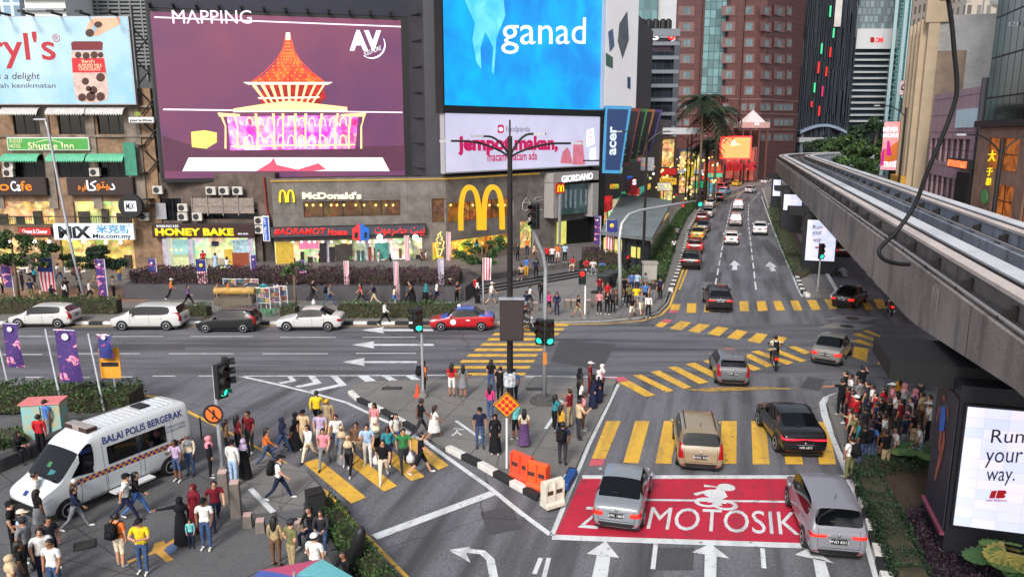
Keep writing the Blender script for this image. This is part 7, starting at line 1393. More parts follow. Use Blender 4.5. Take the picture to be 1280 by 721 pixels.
def put(t,p_,heading,label,group=None,z=.0):
 """p_: photo point of the ground under the car's middle; heading: direction of travel, radians from +Y towards +X"""
 g_=p_ if len(p_)==3 else(*G(*p_),z);t.location=g_;t.rotation_euler=(0,0,-heading);t['label']=label
 if group:t['group']=group
 return t
HRD=math.atan2(RD.x,RD.y)
SED=make_car('sedan','sedan',4.15,1.66,1.48,(124,130,136),.30,'corner','VFK 1869',True);put(SED,(779,632),HRD-.02,'silver sedan with lit brake lamps standing on the left end of the red motorcycle box')
MPV=make_car('mpv','people_carrier',4.45,1.72,1.74,(122,122,130),.33,'wide','VND 8311',True,False);put(MPV,(1026,659),HRD-.11,'silver people carrier over the right end of the red motorcycle box',None)
TAN=make_car('mpv','people_carrier',4.2,1.76,1.64,(140,124,98),.32,'tall','WAX 3361',False,True);put(TAN,(870,565),HRD-.12,'gold beige people carrier crossing the yellow zebra in the foreground')
BLK=make_car('coupe_suv','coupe_suv',4.5,1.86,1.60,(16,17,20),.36,'bar','VPB 6875',True,antenna=False);put(BLK,(985,548),HRD-.22,'glossy black crossover with a red light bar on the foreground zebra')
HAT=make_car('hatch','hatchback',4.0,1.70,1.53,(98,100,104),.31,'tall','VBS 5201',False,spoiler=True);put(HAT,(910,470),HRD-.13,'grey hatchback with a black rear window driving over the diagonal zebra')
SILV=dup(SED,(0,0,0),0,'',None);put(SILV,(1040,447),HRD+.30,'silver grey sedan turning right near the far right zebra');recolour(SILV,(116,114,110),True)
SUV=make_car('suv','suv',4.6,1.85,1.68,(30,24,26),.36,'wide','WC 4410',True,True);put(SUV,(896,383),HRD-.12,'black suv crossing the far zebra by the left kerb')
BSD=dup(SED,(0,0,0),0,'',None);put(BSD,(1062,380),HRD+.42,'black sedan turning on the far zebra below the guideway');recolour(BSD,(18,18,22),True)
WHT_=(192,192,190);LEFTH=R(-90)
a_=make_car('hatch','hatchback',4.3,1.72,1.50,WHT_,.31,'tall','WYV 3372',False);put(a_,(58,406),LEFTH,'white sporty hatchback leftmost in the row of cars by the shops');AQUA=a_
a_=make_car('mpv','people_carrier',4.75,1.80,1.66,WHT_,.32,'tall','WUP 9120',False);put(a_,(189,409),LEFTH,'white people carrier second from the left in the row by the shops');WMPV=a_
a_=dup(HAT,(0,0,0),0,'');put(a_,(287,412),LEFTH,'black hatchback parked behind the food cart');recolour(a_,(24,25,28),False)
a_=make_car('sedan','sedan',4.4,1.70,1.49,WHT_,.31,'corner','WTF 7712',False);put(a_,(389,410),LEFTH,'white sedan by the green hedge left of the walking man');VIOS=a_
a_=make_car('sedan','taxi',4.3,1.68,1.50,(176,22,32),.30,'corner','HWE 5510',False);put(a_,(578,410),LEFTH,'red taxi with a blue roof just left of the tall lamp post');a_['category']='taxi'
me=a_.children[0];BLUEP=paint((46,82,170))
body=[c for c in a_.children if c.name.startswith('body')][0];body.data.materials.append(BLUEP)
for p in body.data.polygons:
 if p.center.z>.84 and(p.normal.z>.45):p.material_index=1
MB().b6(-.16,.16,.1,.3,1.50,1.62).obj('taxi_light',M('taxi_white',C(220,220,210),.4),a_)
for s_ in(1,-1):MB().lathe((s_*.842,.55,.62),[(.02,-.008),(.2,0),(.02,.008)],10,axis='x').obj('door_decal',WHITE,a_);MB().b6(s_*.838-.006,s_*.838+.006,-.55,-.3,.70,.78).obj('door_decal',WHITE,a_)
VAN=make_car('van','police_van',5.9,1.98,2.62,(200,204,206),.36,'tall','WB 7731',False,antenna=False,wheelbase=.66,trim_low=False)
fv,rv=Vector(G(83,649,.14)),Vector(G(219,590,.14));dv=(fv-rv).normalized();cv=(fv+rv)/2+Vector((dv.y,-dv.x))*.86
put(VAN,(cv.x,cv.y,.14),math.atan2(dv.x,dv.y),'large white police van with blue lettering and an orange chequer band');VAN['category']='van'
SIDE=-1
x0=.99;NAVYP=M('police_blue',C(28,50,120),.5,var=0);ORP=M('police_orange',C(226,140,50),.5,var=0)
mel=[c for c in VAN.children if c.name.split('.')[0]in('body','windscreen','side_glass')]
V_,F_=[],[]
for c in mel:o_=len(V_);V_+=[v.co.copy()for v in c.data.vertices];F_+=[tuple(i+o_ for i in p.vertices)for p in c.data.polygons]
vb=BVHTree.FromPolygons(V_,F_)
f_=2.95
for s_ in(1,-1):
 patch(vb,[(f_-1.1,1.34),(f_-1.9,1.30),(f_-1.9,1.98),(f_-1.62,1.98)],s_,.08,'side_window',CARGLASS,VAN,.012)
 patch(vb,[(f_-2.45,1.36),(f_-4.75,1.36),(f_-4.75,2.0),(f_-2.45,2.0)],s_,.15,'side_window',CARGLASS,VAN,.012)
 ch=MB();
 for i in range(44):
  for j in range(2):
   y=f_-1.05-i*.11
   if y<-f_+.25:continue
   h=vb.ray_cast(Vector((6*s_,y-.055,1.13+j*.09)),Vector((-s_,0,0)));ch.add([(h[0].x+s_*.008,y,1.08+j*.09),(h[0].x+s_*.008,y-.11,1.08+j*.09),(h[0].x+s_*.008,y-.11,1.17+j*.09),(h[0].x+s_*.008,y,1.17+j*.09)],[(0,1,2,3)if s_<0 else(3,2,1,0)],(i+j)%2)
 ch.obj('chequer_band',[NAVYP,ORP],VAN,fix=False)
 patch(vb,[(f_-5.0,.36),(f_-1.7,.36),(f_-1.7,.46),(f_-5.0,.46)],s_,.2,'lower_trim',M('van_trim',C(150,152,156),.5),VAN,.01)
 for y in(f_-2.3,f_-3.6,f_-5.0):patch(vb,[(y-.01,.4),(y+.01,.4),(y+.01,2.2),(y-.01,2.2)],s_,.1,'door_seam',M('seam_grey',C(120,124,128),.6),VAN,.004)
def van_text(body,yc,zc,wid,hgt,s_,mat=NAVYP,bold=.02):
 me=text_mesh(body,1,0,bold);xs=[v.co.x for v in me.vertices];zs=[v.co.y for v in me.vertices]
 for v in me.vertices:
  a=(v.co.x-min(xs))/(max(xs)-min(xs))-.5;b=(v.co.y-min(zs))/(max(zs)-min(zs))-.5;y=yc+(-a if s_<0 else a)*wid;z=zc+b*hgt
  h=vb.ray_cast(Vector((6*s_,y,z)),Vector((-s_,0,0)));v.co=(h[0].x+s_*.01 if h[0]else s_,y,z)
 me.materials.clear();me.materials.append(mat);o=bpy.data.objects.new('lettering',me);COL.objects.link(o);o.parent=VAN
van_text('BALAI POLIS BERGERAK',f_-3.95,2.24,3.2,.26,-1);van_text('BALAI POLIS BERGERAK',f_-3.95,2.24,3.2,.26,1);van_text('COMMUNITY POLICING',f_-5.2,1.86,.8,.09,-1,bold=0);van_text('KUALA LUMPUR',f_-5.2,1.72,.8,.09,-1,bold=0);van_text('POLIS',f_-1.72,2.12,.34,.14,-1)
b=MB();b.b6(-.62,.62,f_-2.35,f_-2.0,2.56,2.76);b.obj('light_bar',M('light_bar',C(150,140,136),.3,var=.2),VAN,bevel=.03);b=MB();b.b6(-.64,-.2,f_-2.37,f_-1.98,2.6,2.74);b.b6(.2,.64,f_-2.37,f_-1.98,2.6,2.74);b.obj('light_lens',M('bar_lens',C(70,50,46),.25),VAN)
for i in range(14):b=MB();y=f_-2.6-i*.22;b.b6(-.5,.5,y-.012,y+.012,2.60,2.626);b.obj('roof_rib',P_ if False else paint((200,204,206)),VAN)
b=MB();b.b6(-.18,.42,f_-4.75,f_-4.3,2.62,2.68);b.obj('roof_vent',BLACK,VAN,bevel=.04)
b=MB();b.b6(-1.35,-.98,f_-3.9,f_-2.35,.36,.42);b.obj('side_step',M('step_white',C(206,208,208),.5),VAN)
patch(vb,[(-.72,.40),(.72,.40),(.86,.78),(-.86,.78)],'f',.1,'front_bumper',TRIM,VAN,.03);patch(vb,[(-.1,.98),(.1,.98),(.1,1.1),(-.1,1.1)],'f',.06,'emblem',NAVYP,VAN,.012)
patch(vb,[(-.45,f_-.95),(-.15,f_-.95),(-.15,f_-.8),(-.42,f_-.82)],'t',.1,'paper',M('paper_teal',C(40,110,112),.6),VAN,.012);patch(vb,[(-.05,f_-1.1),(.15,f_-1.1),(.15,f_-.98),(-.05,f_-.98)],'t',.1,'paper',M('paper_green',C(52,110,72),.6),VAN,.012)
q_far=[(SUV,864,333,(34,26,28),True,'black suv at the front of the queue by the left kerb'),(HAT,869,314,(126,26,24),True,'dark red hatchback second in the left kerb queue'),(SED,873,298,(206,176,70),True,'yellow cab third in the left kerb queue'),(SED,879,289,(70,74,80),False,'dark grey sedan beside the yellow cab in the queue'),(HAT,878,277,(110,26,30),False,'maroon hatchback in the middle of the left queue'),(SED,885,271,WHT_,False,'white sedan in the middle of the left queue'),(SED,887,259,(206,204,200),False,'pale sedan behind the white sedan in the left queue'),(MPV,891,252,(60,56,60),False,'dark people carrier far up the left queue'),(SUV,898,251,(22,24,30),True,'black suv with lit tail lamps far up the left queue'),(HAT,906,243,(120,160,190),False,'pale blue and orange hatchback near the end of the left queue'),(MPV,904,238,(150,40,44),False,'red people carrier near the end of the left queue'),(HAT,921,233,(226,170,40),False,'yellow car at the far end where the street bends'),(SUV,912,231,(60,44,44),False,'dark brown vehicle at the far end of the queue'),(HAT,914,304,(224,222,220),False,'white hatchback alone in the middle lane beyond the arrows'),(MPV,920,281,(176,166,164),False,'silver people carrier in the middle lane behind the white hatchback'),(MPV,923,262,(190,186,190),False,'pale minivan far up the middle lane'),(SUV,950,292,(222,220,220),False,'white suv in the right lane beyond the arrows'),(SED,938,241,(216,210,208),False,'small white sedan at the bend of the street'),(SED,957,230,(200,196,196),False,'silver sedan just leaving behind the guideway'),(SED,1049,318,(110,28,34),True,'dark red sedan behind the median pier under the guideway')]
for src,x,y,rgb,lit,lab in q_far:
 c=dup(src,(0,0,0),0,lab);put(c,(x,y),HRD+(.05 if y<300 else 0)+(.25 if y<246 else 0),lab,'queue down the far street' if x!=1049 else None);recolour(c,rgb,lit)
 # motorcycles
def motorbike(lab,p_,heading,rgb,z=0):
 t=thing('motorcycle',lab,'motorcycle',(*G(*p_),z),-heading);t.scale=(1.15,1.08,1.08)
 for y in(.62,-.60):
  m=MB();n=20;m.lathe((0,y,.29),[(.235,-.045),(.29,-.04),(.29,.04),(.235,.045)],n,axis='x');wl=m.obj('wheel',RUBBER,t);m=MB();m.lathe((0,y,.29),[(.03,-.05),(.05,-.03),(.05,.03),(.03,.05)],8,axis='x')
  for k in range(6):a=math.pi*k/3;m.tube([(0,y,.29),(0,y+.23*math.cos(a),.29+.23*math.sin(a))],.012,4)
  m.obj('rim',ALLOY,wl)
 P_=paint(rgb);m=MB();m.tube([(0,.45,.8),(0,.3,.55),(0,-.1,.42),(0,-.3,.55),(0,-.65,.74)],[.07,.12,.12,.15,.08],8);m.obj('body',P_,t,smooth=True);m=MB();m.b6(-.13,.13,-.72,.1,.74,.82);m.obj('seat',TRIM,t,bevel=.03)
 m=MB();m.tube([(.06,.62,.3),(.05,.42,.88)],.03,6);m.tube([(-.06,.62,.3),(-.05,.42,.88)],.03,6);m.tube([(.08,-.6,.3),(.08,-.1,.4)],.03,6);m.tube([(-.08,-.6,.3),(-.08,-.1,.4)],.03,6);m.obj('fork',GALV,t)
 m=MB();m.tube([(-.33,.34,1.0),(0,.42,.94),(.33,.34,1.0)],.02,6);m.obj('handlebar',TRIM,t);m=MB();m.lathe((0,.52,.84),[(.02,-.06),(.09,-.02),(.08,.05),(.02,.07)],10,axis='y');m.obj('headlight',HEADL,t)
 m=MB();m.b6(-.08,.08,-.80,-.72,.62,.72);m.obj('tail_lamp',TAILON,t);m=MB();m.b6(-.07,.07,-.86,-.84,.44,.58);m.obj('number_plate',PLATE,t);m=MB();m.tube([(.14,.05,.3),(.15,-.6,.36)],.045,8);m.obj('exhaust',CHROME,t)
 for s_ in(1,-1):m=MB();m.lathe((s_*.3,.36,1.16),[(.01,-.012),(.06,0),(.01,.012)],8,axis='y');m.tube([(s_*.26,.36,.98),(s_*.3,.36,1.14)],.01,4);m.obj('wing_mirror',TRIM,t)
 return t
MB1=motorbike('dark motorcycle with a backpack rider crossing the diagonal zebra',(968,459),HRD-.05,(60,20,24));MB2=motorbike('red motorcycle leaving behind the guideway on the far zebra',(1112,393),HRD,(150,20,26));MB3=motorbike('motorcycle standing on the zebra behind the tall lamp post',(654,414),R(88),(26,28,30));MB4=motorbike('motorcycle squeezed between the queue and the left kerb',(862,302),HRD,(40,40,46))
# trees, hedges and palms
def LEAF(name,rgb,v=.45):return M(name,C(*rgb),.6,var=v,scale=1.6,spec=.25)
def leaf_cloud(mb,n,vol,size,r_,flat_=.6,nm=3):
 for _ in range(n):
  c=vol(r_);s_=size*r_.uniform(.6,1.3);a=Vector((r_.gauss(0,1),r_.gauss(0,1),r_.gauss(0,flat_))).normalized();b=a.orthogonal().normalized();b.rotate(Matrix.Rotation(r_.uniform(0,6.28),3,a));d=a.cross(b)
  mb.add([c-b*s_*.5,c+d*s_*.22,c+b*s_*.5,c-d*s_*.22],[(0,1,2,3)],r_.randrange(nm))
def ell(c,r):
 c=Vector(c)
 def f(q):
  v=Vector((q.gauss(0,1),q.gauss(0,1),q.gauss(0,1))).normalized()*(q.random()**.4);return c+Vector((v.x*r[0],v.y*r[1],v.z*r[2]))
 return f
GRN=[LEAF('leaf_mid',(56,82,46)),LEAF('leaf_light',(80,104,56)),LEAF('leaf_dark',(34,54,32))]
PURL=[LEAF('purple_leaf',(66,46,62)),LEAF('purple_leaf_dark',(44,32,42)),LEAF('purple_leaf_red',(84,54,64))]
DKG=[LEAF('leaf_deep',(38,58,40)),LEAF('leaf_deep2',(50,72,46)),LEAF('leaf_black',(28,42,32))]
BARK=M('bark',C(112,92,74),.9,var=.3,scale=6,bump=.4);STEM=M('hedge_stems',C(58,54,38),.9,var=.3,scale=4)
def hedge(lab,pts,wd,z0,h,dens,mats,size=.16,name='hedge'):
 t=thing(name,lab,'hedge',(0,0,0));mb=MB();core=MB();r_=random.Random(int(pts[0][0]*10+h*7))
 for a,b in zip(pts,pts[1:]):
  a,b=Vector(a),Vector(b);d=b-a;L=d.length;u=d.normalized();n=Vector((-u.y,u.x));core.box(((a.x+b.x)/2,(a.y+b.y)/2,z0+h*.42),(L,wd*.72,h*.84),math.atan2(d.y,d.x))
  def vol(q):
   s_=q.uniform(0,L);side=q.random();bump=.06*math.sin(s_*2.1)+.06*math.sin(s_*5.3+1)
   if side<.45:p=a+u*s_+n*q.uniform(-.5,.5)*wd;z=z0+h*q.uniform(.88,1.06)+bump
   else:p=a+u*s_+n*(wd*q.uniform(.36,.55)*q.choice((-1,1,-1)));z=z0+h*q.uniform(.05,1.0)+bump*.5
   return Vector((p.x,p.y,z))
  leaf_cloud(mb,int(L*dens),vol,size,r_)
 core.obj('stems',STEM,t);mb.obj('foliage',mats,t,fix=False);return t
def tree(lab,x,y,z0,h,blobs,n,size,mats,r=.12,lean=0,name='tree',group=None):
 t=thing(name,lab,'tree',(x,y,z0),0,group);r_=random.Random(int(x*13+y));mb=MB();mb.tube([(0,0,0),(lean*.3,0,h*.4),(lean,0,h*.85)],[r*1.3,r,r*.4],8)
 for c,rr in blobs:mb.tube([(lean*.5,0,h*.5),(c[0]*.6+lean*.3,c[1]*.6,h*.3+c[2]*.6),c],[r*.55,r*.35,r*.15],6)
 mb.obj('trunk',BARK,t,smooth=True);cr=MB()
 for c,rr in blobs:
  sub=[(Vector(c)+Vector((r_.uniform(-1,1)*rr[0],r_.uniform(-1,1)*rr[1],r_.uniform(-1,1)*rr[2]))*.75,[k*r_.uniform(.28,.5)for k in rr])for _ in range(7)]
  for c2,r2 in sub:leaf_cloud(cr,n//(7*len(blobs)),ell(c2,r2),size,r_)
 cr.obj('crown',mats,t,fix=False);return t
hedge('clipped green hedge along the far kerb behind the white hatchback',[G(-60,391,.15),G(150,391,.15)],1.1,.15,1.15,190,GRN)
hedge('clipped green hedge along the far kerb left of the red taxi',[G(424,396,.15),G(576,396,.15)],1.0,.15,1.05,200,GRN)
hedge('loose green hedge tuft behind the rear of the white people carrier',[G(236,394,.15),G(262,395,.15)],.9,.15,.8,150,GRN);hedge('green hedge tuft between market racks and white sedan',[G(353,394,.15),G(372,395,.15)],.9,.15,.8,160,GRN)
q0,q1=G(155,374,.15),G(590,377,.15);hedge('long purple leaved hedge on the dark planter before the restaurants',[(q0[0]+.4,q0[1]+2.2),(q1[0]-1.0,q1[1]+2.2)],3.6,1.2,.95,330,PURL,.2)
hedge('rounded purple hedge before the station shelter',[G(727,333,.15),G(790,334,.15)],2.6,.15,1.7,300,PURL,.2);hedge('low green shrubs in front of the station shelter',[G(748,346,.15),G(800,346,.15)],1.6,.15,.9,220,GRN,.2)
hedge('long green hedge between the station shelter and the far kerb',[(G(826,364,.15)[0]-.8,G(826,364,.15)[1]),(G(841,330,.15)[0]-1.1,G(841,330,.15)[1]),(G(850,300,.15)[0]-1.2,G(850,300,.15)[1]),(G(864,272,.15)[0]-1.4,G(864,272,.15)[1]),(G(880,254,.15)[0]-1.6,G(880,254,.15)[1])],1.5,.15,.8,200,GRN,.22)
hedge('thin shrubs on the median before the pier screens',[G(1000,345,.24),G(975,290,.24),G(966,262,.24)],1.5,.24,.4,60,GRN,.16)
hedge('thick green hedge behind the police van at the left edge',[G(-90,512,.14),G(60,508,.14),G(172,509,.14)],1.9,.14,1.05,520,GRN,.15);hedge('rough green shrubs under the wall at the far left',[G(-60,568,.14),G(30,549,.14)],1.5,.14,.45,420,GRN,.15)
hedge('narrow roadside hedge running down to the bottom of the view',[G(404,644,.14),G(440,694,.14),G(482,750,.14)],.75,.14,.75,560,GRN,.11)
hedge('low clipped green hedge along the right kerb bed',[G(1078,592,.2),G(1108,655,.2),G(1140,730,.2)],1.0,.2,.45,700,DKG,.10);hedge('low green hedge between the waiting crowd and the planting bed',[G(1082,590,.2),G(1152,584,.2)],.8,.2,.5,620,DKG,.10)
g_=MB();r_=random.Random(8);poly_=px((1128,640),(1165,625),(1290,690),(1290,760),(1150,735))
def bedvol(q):
 while True:
  x,y=q.uniform(10,18),q.uniform(17.5,24)
  ins=sum(((poly_[i][1]>y)!=(poly_[(i+1)%5][1]>y))and x<(poly_[(i+1)%5][0]-poly_[i][0])*(y-poly_[i][1])/(poly_[(i+1)%5][1]-poly_[i][1])+poly_[i][0]for i in range(5))%2
  if ins:return Vector((x,y,.2+q.random()*.32))
leaf_cloud(g_,7000,bedvol,.12,r_);o=g_.obj('ground_cover',PURL[:2]+[LEAF('cover_dark',(48,44,52))],fix=False);o['kind']='stuff'
g_=MB();leaf_cloud(g_,2600,lambda q:Vector((*(lambda s_,e:(G(1090+60*s_,605+60*s_+40*e,.2)))(q.random(),q.random()),.2+q.random()*.12)),.1,r_);o=g_.obj('ground_cover',DKG,fix=False);o['kind']='stuff'
x,y=G(603,356,.6);tree('small feathery green tree by the foot of the terrace steps',x,y,.15,4.6,[((-1.0,0,3.2),(1.3,1.2,.7)),((.8,.2,3.8),(1.3,1.2,.7)),((0,-.2,2.7),(1.5,1.2,.5))],2600,.24,GRN,.09)
x,y=G(24,378,.15);tree('leafy tree with a thin trunk at the left edge before the cafe',x,y,.15,5.4,[((-1.4,0,3.9),(1.8,1.4,.8)),((1.6,.2,4.0),(1.7,1.4,.8)),((.0,0,4.9),(1.5,1.3,.7)),((.4,-.2,3.2),(1.9,1.3,.5))],4200,.26,GRN,.12)
x,y=G(126,374,.15);tree('dark leafy tree under the white lit shop sign',x,y,.15,4.2,[((-1.2,0,3.1),(1.4,1.2,.7)),((1.1,0,2.9),(1.5,1.2,.8)),((0,0,3.7),(1.3,1.2,.5))],3600,.25,DKG,.11)
x,y=G(370,388,.15);tree('thin pale sapling behind the white sedan',x,y,.15,3.6,[((-.2,0,3.0),(.7,.6,.5)),((.4,0,3.4),(.6,.6,.4))],420,.22,GRN,.09)
for k,(px_,Y,yt,w_,lab,mt)in enumerate(((1052,165,172,4,'green tree beyond the guideway, left of the dark trees',GRN),(1076,150,178,4,'pale green tree just left of the travel screen',GRN),(1092,172,150,5,'tall dark tree behind the travel screen',DKG),(1066,180,158,5,'dark tree in the middle of the clump beyond the guideway',DKG),(1030,200,176,5,'small dark tree below the arched footbridge',DKG),(768,130,106,4,'dark rooftop tree behind the grey billboard',DKG))):
 x=PX(px_,Y);h=ZY(yt,Y);tree(lab,x,Y,0,h,[((-w_*.5,0,h*.78),(w_*.7,w_*.6,h*.18)),((w_*.5,1,h*.72),(w_*.7,w_*.6,h*.2)),((0,-1,h*.9),(w_*.6,w_*.6,h*.13)),((0,-1,h*.55),(w_*.7,w_*.5,h*.15))],3600,.95,mt,.3,name='tree',group='trees beyond the guideway' if k<5 else None)
FROND=[LEAF('palm_frond',(52,66,46),.3),LEAF('palm_frond_dark',(34,46,36),.3)]
def palm(lab,px_,yb,yt,s_):
 x,y=G(px_,yb,.15);h=P(px_,yt,y)[2];t=thing('palm_tree',lab,'palm tree',(x,y,.15),0,'palms beside the far street');MB().tube([(0,0,0),(.1,0,h*.5),(0,0,h)],[.28,.2,.17],8).obj('trunk',BARK,t,smooth=True);r_=random.Random(px_);mb=MB()
 for k in range(26):
  a=k*2.4;el=r_.uniform(-.5,1.1);L=s_*r_.uniform(.8,1.15);pts=[Vector((math.cos(a)*L*u*math.cos(el*(1-u*.4)),math.sin(a)*L*u*math.cos(el*(1-u*.4)),h+L*(u*math.sin(el)-.75*u*u)))for u in[i/6 for i in range(7)]]
  mb.tube(pts,[.05,.045,.04,.03,.025,.02,.01],4,1)
  for i in range(1,7):
   for q in(0,.5):
    p=pts[i-1].lerp(pts[i],q+.3);d=(pts[i]-pts[i-1]).normalized();sd=d.cross(Vector((0,0,1))).normalized()
    for e in(1,-1):tip=p+(sd*e+d*.7+Vector((0,0,-.45)))*L*.26;mb.add([p-d*.16,tip,p+d*.2],[(0,1,2)],k%2)
 mb.obj('crown',FROND,t,fix=False)
palm('tall palm with the fullest crown before the brick tower',872,262,128,4.6);palm('palm leaning just behind and right of the tallest palm',891,258,142,4.4);palm('shorter palm with a low crown left of the orange screen',880,252,180,3.6)
def fan_palm(lab,x,y,z,n,R_,hgt,mt,seed):
 t=thing('fan_palm',lab,'palm',(x,y,z));r_=random.Random(seed);st=MB()
 for k in range(n):
  a=k*2*math.pi/n+r_.uniform(-.3,.3);tilt=r_.uniform(.25,1.05);b=Vector((math.cos(a)*math.sin(tilt)*hgt,math.sin(a)*math.sin(tilt)*hgt,hgt*math.cos(tilt)+.2));st.tube([(0,0,0),(b.x*.5,b.y*.5,b.z*.65),b],.014,5)
  d=Vector((math.cos(a),math.sin(a),-.35)).normalized();u=d.cross(Vector((0,0,1))).normalized();nn=u.cross(d);mb=MB();m=26;prev=None
  rim=[]
  for i in range(m+1):th=R(-128)+R(256)*i/m;rr=R_*(.88+.12*math.cos(th))*(1 if i%2 else .93);rim.append(b+d*rr*math.cos(th)+u*rr*math.sin(th)+nn*((.035 if i%2 else-.02)*R_*1.6-.12*R_*(math.sin(th)**2)))
  for i in range(m):mb.add([b,rim[i],rim[i+1]],[(0,1,2)])
  mb.obj('leaf',mt[k%len(mt)],t,fix=False)
 st.obj('stalks',GRN[0],t)
FANL=[LEAF('fan_green',(86,112,62),.25),LEAF('fan_dark',(60,88,52),.25),LEAF('fan_yellow',(150,138,70),.25)]
x,y=G(1255,735,.2);fan_palm('variegated fan palm with round pleated leaves at the bottom right corner',x+.2,y,.2,10,.62,1.05,FANL,5);x,y=G(1143,588,.2);fan_palm('small green fan palm between the crowd and the near pier',x,y,.2,8,.42,.9,FANL[:2],9)
# people
SKIN=[M('skin_a',C(196,146,116),.6,var=.06),M('skin_b',C(164,112,84),.6,var=.06),M('skin_c',C(122,80,60),.6,var=.06)]
HAIRM=M('hair_dark',C(26,22,22),.5,var=.2);EYEM=M('eye_dark',C(30,24,22),.4,var=0);LIPM=M('lip',C(150,84,76),.5,var=0)
POSES={'st':((2,3,-2,2),(4,9,12,.15,0,10,14,.15),0),'wa':((28,8,-22,22),(-22,8,18,.1,24,8,24,.1),4),'wb':((-24,26,26,6),(26,8,26,.1,-24,8,16,.1),4),'ph':((3,4,-3,2),(2,10,14,.1,24,12,96,.35),3),'cr':((3,2,-3,2),(20,14,88,.95,18,14,92,.95),0),'po':((0,2,3,4),(10,84,6,0,4,10,16,.1),2),'up':((4,4,-4,2),(4,12,16,.1,66,26,118,.5),0),'hb':((3,2,-3,3),(-14,14,40,.6,-14,14,44,.6),2),'si':((84,82,80,86),(28,12,56,.4,30,10,64,.5),10),'ri':((66,78,66,78),(46,14,34,.1,46,14,34,.1),14),'hi':((8,4,-6,3),(-6,34,84,.75,4,10,14,.1),0)}
BODY={}
def body_mesh(pose,fem):
 if(pose,fem)in BODY:return BODY[(pose,fem)]
 (a1,k1,a2,k2),A,lean=POSES[pose];J={};sw=.165 if fem else .19;hw=.095;ln_=R(lean);T=lambda x,y,z:Vector((x,(z-.93)*math.sin(ln_)+y,.93+(z-.93)*math.cos(ln_)))
 N=[('pel',Vector((0,0,.93)),.15 if not fem else .155,.10),('wai',T(0,0,1.07),.135 if not fem else .118,.095),('che',T(0,0,1.27),.16 if not fem else .14,.112),('nb',T(0,0,1.44),.06,.06),('hl',T(0,.02,1.51),.062,.066),('hm',T(0,.028,1.59),.078,.094),('ht',T(0,.012,1.67),.062,.078)]
 E=[('pel','wai'),('wai','che'),('che','nb'),('nb','hl'),('hl','hm'),('hm','ht')]
 N.append(('no',T(0,.125,1.575),.014,.018));E.append(('hm','no'))
 for s_,a,k,n in((-1,a1,k1,'l'),(1,a2,k2,'r')):
  hip=Vector((s_*hw,0,.88));sp=.5 if pose in('si','ri')else .06;d1=Vector((s_*sp*.35,math.sin(R(a)),-math.cos(R(a))));kn=hip+d1*.42;d2=Vector((0,math.sin(R(a-k)),-math.cos(R(a-k))));an=kn+d2*.40;fa=R(a-k)*.6;toe=an+Vector((s_*.02,.17*math.cos(fa),-.035+.17*math.sin(fa)*.7))
  N+=[('hip'+n,hip,.092,.095),('mt'+n,hip.lerp(kn,.5),.078,.08),('kn'+n,kn,.056,.06),('ca'+n,kn.lerp(an,.35),.052,.058),('an'+n,an,.038,.042),('to'+n,toe,.04,.03)];E+=[('pel','hip'+n),('hip'+n,'mt'+n),('mt'+n,'kn'+n),('kn'+n,'ca'+n),('ca'+n,'an'+n),('an'+n,'to'+n)]
 for s_,(f_,ou,el,inn),n in((-1,A[:4],'l'),(1,A[4:],'r')):
  sh=T(s_*sw,0,1.40);d1=Vector((s_*math.sin(R(ou)),math.sin(R(f_))*math.cos(R(ou)),-math.cos(R(f_))*math.cos(R(ou))));eb=sh+d1*.28;d2=(Vector((-s_*inn if ou<80 else s_*math.sin(R(ou)),math.sin(R(f_+el)),-math.cos(R(f_+el))))if ou<80 else d1+Vector((0,.15,.05))).normalized();wr=eb+d2*.245;hd_=wr+d2*.075
  N+=[('sh'+n,sh,.07 if not fem else .06,.07),('eb'+n,eb,.044,.044),('wr'+n,wr,.03,.03),('ha'+n,hd_,.036,.028)];E+=[('che','sh'+n),('sh'+n,'eb'+n),('eb'+n,'wr'+n),('wr'+n,'ha'+n)];J['hand'+n]=(hd_,d2,s_)
 I={q[0]:i for i,q in enumerate(N)};me=bpy.data.meshes.new('person');bm=bmesh.new();L=bm.verts.layers.skin.verify()
 vs=[bm.verts.new(q[1])for q in N]
 for v,q in zip(vs,N):v[L].radius=(q[2],q[3]);v[L].use_root=q[0]=='pel'
 for a,b in E:bm.edges.new((vs[I[a]],vs[I[b]]))
 bm.to_mesh(me);bm.free();o=bpy.data.objects.new('tmp',me);COL.objects.link(o);o.modifiers.new('k','SKIN').use_smooth_shade=True;sb=o.modifiers.new('s','SUBSURF');sb.levels=sb.render_levels=2
 bpy.context.view_layer.update();out=bpy.data.meshes.new_from_object(o.evaluated_get(bpy.context.evaluated_depsgraph_get()));bpy.data.objects.remove(o);bpy.data.meshes.remove(me)
 mb=MB();mb.v=[v.co[:]for v in out.vertices]
 def slot(a,b,t_):
  if a in('nb',):return 0
  if b=='nb':return 0 if t_>.8 else 1
  if a in('hl','hm'):return 0
  if a in('pel','wai')and b in('wai','che'):return 1 if(a=='wai' or t_>.15)else 3
  if a=='che':return 1
  if a[:2]=='sh':return 2 if t_<.62 else 4
  if a[:2]in('eb','wr'):return 4 if(a[:2]=='eb' and t_<.86)else 0
  if a[:2]in('pe','hi'):return 3
  if a[:2]=='mt':return 3
  if a[:2]in('kn','ca'):return 5 if not(a[:2]=='ca' and t_>.9)else 6
  return 6
 Vn={q[0]:q for q in N}
